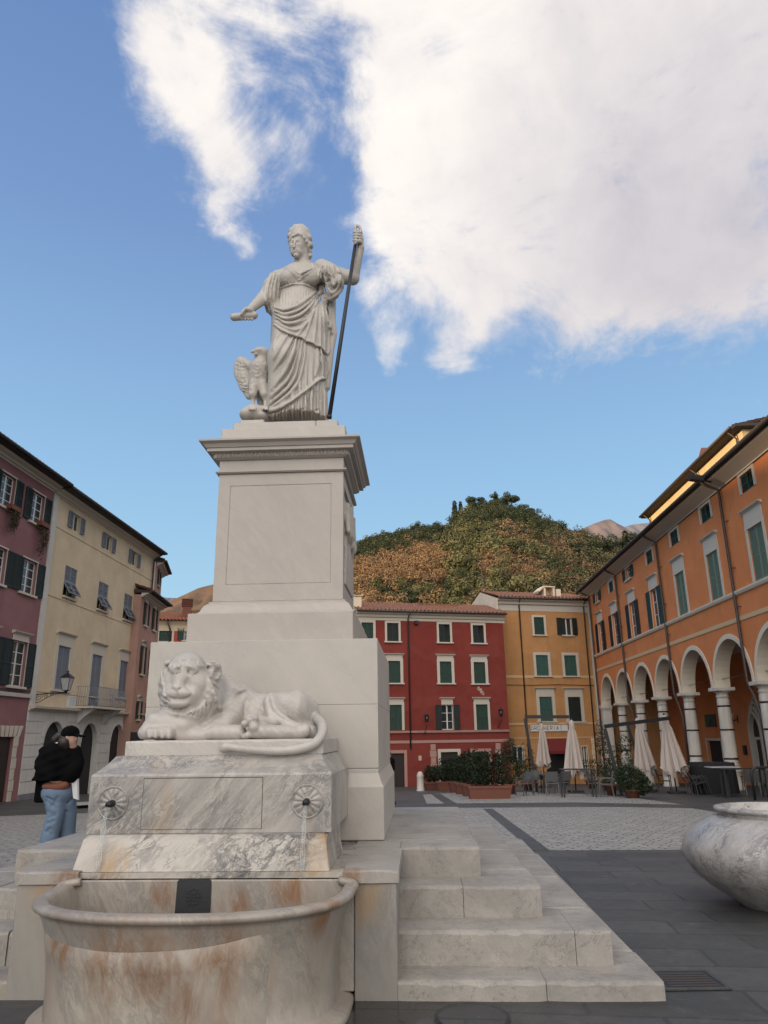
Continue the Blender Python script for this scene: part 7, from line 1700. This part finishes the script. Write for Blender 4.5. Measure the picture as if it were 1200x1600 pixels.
# ------------------------------------------------------------------ the person standing at the left
M['skin'] = simple('skin', (.34,.20,.15), .55, .08, 20); M['denim'] = simple('light blue denim', (.115,.165,.235), .85, .18, 12); M['jacket'] = simple('black jacket', (.004,.004,.0045), 1., .3, 10, spec=.08); M['shirt'] = simple('rust brown shirt', (.16,.055,.032), .85, .12, 10); M['hair'] = simple('dark brown hair', (.02,.012,.008), .5, .3, 30); M['paper'] = simple('white paper', (.55,.55,.55), .7, .05, 10)
YP = 9.0
def PZ(zx, zy, y=YP): return ony(40 + zx*.125, 1120 + zy*.125, y)
g0 = gz(YP); lo = (-5.1, YP-.45, g0-.02); hi = (-3.9, YP+.5, 1.85); hh = .011
pe = empty('person', (PZ(400,900)[0], YP, g0), 0, 'person in black jacket, black cap and light blue jeans standing left of the fountain', 'person')
def pmesh(S_, name, mat): o = link(name, S_.mesh(name, mat, 1), pe); o.location = -pe.location; return o
hd = PZ(560,255,YP-.02)
S = Sculpt(lo, hi, hh)    # body: head, neck, torso, arms, hands, legs
S.ell(hd, (.082,.10,.115), k=.02); S.ell(hd+np.array([.045,-.03,-.05]), (.055,.055,.06), k=.03); S.ell(hd+np.array([.098,-.035,-.015]), (.016,.014,.018), k=.012); S.ell(hd+np.array([.082,-.035,-.055]), (.014,.02,.009), k=.006); S.ell(hd+np.array([.075,-.035,-.095]), (.025,.025,.02), k=.015)
S.ell(hd+np.array([.0,-.095,-.01]), (.018,.014,.03), k=.008); S.ell(hd+np.array([.075,-.075,.005]), (.012,.012,.009), k=.008, cut=True)
S.cap(hd-np.array([.02,0,.06]), PZ(480,360), .05, .058, k=.03)
S.chain([PZ(470,430), PZ(430,640), PZ(410,850)], [.11,.11,.10], k=.05); S.cap(PZ(340,430), PZ(590,430), .07, .07, k=.05)
fs_ = {}
lk, rk = PZ(380,1200,YP-.02), PZ(530,1200,YP+.12)
la, ra = np.array([PZ(300,1500)[0], YP-.05, g0+.09]), np.array([PZ(520,1480)[0]+.02, YP+.18, g0+.09])
S.chain([PZ(380,920,YP), lk, PZ(305,1480,YP-.03), la], [.095,.06,.042,.04], k=.03); S.chain([PZ(460,920,YP+.06), rk, PZ(510,1440,YP+.16), ra], [.095,.06,.042,.04], k=.03)
for a in (la, ra): S.chain([a-np.array([0,0,.04]), a+np.array([.10,-.06,-.055])], [.045,.035], k=.02)
el_l = PZ(190,610,YP-.05); S.chain([PZ(310,440,YP-.02), el_l, PZ(330,700,YP+.24)], [.06,.045,.035], k=.02); el_r = PZ(640,620,YP-.05); S.chain([PZ(600,440), el_r, PZ(620,600,YP+.26)], [.06,.045,.033], k=.02)
for c0, sg in ((PZ(345,700,YP+.28), 1), (PZ(610,590,YP+.30), -1)):
    S.ell(c0, (.03,.04,.042), k=.015)
    for q in range(4): S.chain([c0+np.array([sg*.01,.03,.03-.018*q]), c0+np.array([sg*.035,.06,.028-.018*q]), c0+np.array([sg*.055,.055,.02-.018*q])], [.010,.009,.008], k=.003)
    S.chain([c0+np.array([0,.01,.04]), c0+np.array([sg*.03,.04,.055]), c0+np.array([sg*.05,.05,.05])], [.012,.010,.008], k=.004)
body = pmesh(S, 'body', M['skin'])
S = Sculpt(lo, hi, hh)    # jeans
S.ell(PZ(400,950,YP+.02), (.185,.15,.13), k=.03); S.chain([PZ(375,960,YP), lk, PZ(305,1480,YP-.03), la+np.array([0,0,-.02])], [.135,.098,.098,.10], k=.03); S.chain([PZ(480,960,YP+.06), rk, PZ(510,1440,YP+.16), ra+np.array([0,0,-.02])], [.13,.098,.098,.10], k=.02)
for x0,z0_,x1,z1_ in ((275,1010,400,1080),(265,1060,380,1140),(400,1010,330,1120),(280,1190,360,1240),(390,1200,300,1260),(270,1330,350,1300),(300,1400,380,1440),(260,1430,330,1470),(510,1080,580,1030),(500,1180,590,1230),(480,1330,560,1290),(500,1400,580,1430)): S.chain([PZ(x0,z0_,YP-.115 if x0 < 450 else YP+.02), PZ((x0+x1)/2,(z0_+z1_)/2+8,YP-.125 if x0 < 450 else YP+.0), PZ(x1,z1_,YP-.11 if x0 < 450 else YP+.03)], .011, k=.025, cut=True)
pmesh(S, 'jeans', M['denim'])
S = Sculpt(lo, hi, hh); S.ell(PZ(390,865,YP), (.165,.14,.06), k=.02); S.chain([PZ(275,885,YP), PZ(380,895,YP-.08), PZ(500,850,YP-.07)], .042, k=.03); pmesh(S, 'shirt', M['shirt'])
S = Sculpt(lo, hi, hh)    # jacket
S.loft([(PZ(0,800)[2], PZ(410,0)[0], YP, .20,.16), (PZ(0,730)[2], PZ(430,0)[0], YP, .215,.17), (PZ(0,560)[2], PZ(445,0)[0], YP, .215,.165), (PZ(0,430)[2], PZ(450,0)[0], YP, .215,.15), (PZ(0,370)[2], PZ(470,0)[0], YP, .17,.125), (PZ(0,335)[2], PZ(485,0)[0], YP, .10,.09)], k=.03, fn=lambda a, z: .010*np.sin(a*7+z*9)+.010*np.sin(z*31+a*3)+.006*np.sin(z*60-a*5))
S.chain([PZ(300,430,YP), PZ(200,570,YP-.02), el_l, PZ(300,700,YP+.2)], [.085,.074,.066,.052], k=.04); S.chain([PZ(610,440,YP), PZ(655,560,YP-.02), el_r+np.array([.01,0,0]), PZ(625,620,YP+.22)], [.082,.072,.064,.052], k=.04); S.ell(PZ(590,700,YP-.04), (.09,.11,.11), k=.05)
pmesh(S, 'jacket', M['jacket'])
mb = MB(); mb.tube(spline([PZ(380,330,YP-.06), PZ(440,322,YP-.105), PZ(510,335,YP-.10), PZ(570,358,YP-.06)],5), .008, 6); o = mb.build('collar', M['paper'], pe); o.location = -pe.location
S = Sculpt(lo, hi, .010); S.ell(hd+np.array([-.008,.005,.045]), (.102,.118,.088), k=.02); S.box(hd+np.array([-.2,-.2,-.12]), hd+np.array([.2,.2,.0]), .005, .005, cut=True); S.ell(hd+np.array([.125,-.02,.015]), (.075,.07,.014), (0,R(10),0), k=.01); S.ell(hd+np.array([0,0,.132]), .010, k=.004); pmesh(S, 'cap', M['jacket'])
S = Sculpt(lo, hi, .010); S.ell(hd+np.array([-.05,.01,-.02]), (.065,.10,.10), k=.02); S.ell(hd+np.array([-.035,-.035,-.055]), (.082,.098,.085), k=.02); S.ell(hd+np.array([-.02,-.02,-.11]), (.06,.07,.05), k=.02); S.chain([hd+np.array([-.09,.01,.03]), hd+np.array([-.15,.02,.02]), hd+np.array([-.19,.02,-.02]), hd+np.array([-.175,.02,-.07])], [.03,.045,.045,.03], k=.02); pmesh(S, 'hair', M['hair'])
for a, nm in ((la,'shoe'),(ra,'shoe')):
    mb = MB(); c = a - Vector(pe.location) if False else Vector(a) - Vector(pe.location); mb.vf([(c.x+x, c.y+y, c.z+z) for x,y,z in [(-.06,-.05,-.09),(.17,-.11,-.09),(.17,-.03,-.09),(-.05,.05,-.09),(-.055,-.045,.0),(.15,-.10,-.045),(.15,-.04,-.045),(-.045,.045,.0)]], [(3,2,1,0),(4,5,6,7),(0,1,5,4),(1,2,6,5),(2,3,7,6),(3,0,4,7)]); mb.build('shoe', M['paper'], pe, bevel=.015)
S = Sculpt(lo, hi, .011); c = PZ(215,800,YP+.05); S.box(c-np.array([.075,.04,.24]), c+np.array([.06,.05,.16]), .03, .02); bg = link('shoulder_bag', S.mesh('bag', M['jacket'], 1)); tag(bg, 'long black shoulder bag hanging at the left side of the person in jeans', 'bag')
mb = MB(); c = PZ(600,900,YP-.05); mb.vf([c+np.array(v) for v in [(-.04,0,.12),(.03,-.01,.13),(.06,0,-.12),(.0,.01,-.10),(-.03,.02,.12),(.04,.02,.13),(.07,.02,-.12),(.01,.03,-.10)]], [(0,3,2,1),(4,5,6,7),(0,1,5,4),(1,2,6,5),(2,3,7,6),(3,0,4,7)]); tag(mb.build('paper_bag', M['paper']), 'crumpled white paper carried at the right hip of the person in jeans', 'paper')
# somebody's dark leg and shoe showing behind the monument
Yb = 14.0; p = ong(617, 1256); S = Sculpt((p[0]-.45, p[1]-.35, p[2]-.03), (p[0]+.3, p[1]+.35, p[2]+1.72), .016); b = np.array([p[0]-.12, p[1], p[2]])
S.chain([b+[.02,0,.85], b+[.04,0,.48], b+[.03,.02,.09]], [.10,.075,.06], k=.02); S.chain([b+[-.12,.05,.85], b+[-.13,.05,.48], b+[-.13,.06,.09]], [.10,.075,.06], k=.02); S.chain([b+[.02,0,.05], b+[.12,-.10,.04]], [.05,.045], k=.02); S.chain([b+[-.13,.05,.05], b+[-.04,-.08,.04]], [.05,.045], k=.02)
S.chain([b+[-.06,.02,.95], b+[-.07,.02,1.35]], [.15,.16], k=.04); S.cap(b+[-.2,.02,1.38], b+[.06,.02,1.38], .07, .07, k=.04); S.chain([b+[.08,.02,1.36], b+[.10,0,1.1], b+[.0,-.14,1.05]], [.055,.045,.035], k=.02); S.chain([b+[-.23,.02,1.36], b+[-.26,0,1.1], b+[-.15,-.14,1.05]], [.055,.045,.035], k=.02); S.cap(b+[-.07,.02,1.42], b+[-.07,.0,1.52], .05, .05, k=.02); S.ell(b+[-.07,-.01,1.60], (.078,.095,.11), k=.02)
for sg in (-1,1):
    for q in range(4): S.chain([b+[-.07+sg*.06,-.15,1.08-.02*q], b+[-.07+sg*.02,-.18,1.08-.02*q]], .01, k=.004)
o = link('person', S.mesh('figure', M['jacket'], 1)); o['label'] = 'person in black standing behind the monument, only a dark leg and shoe showing'; o['category'] = 'person'
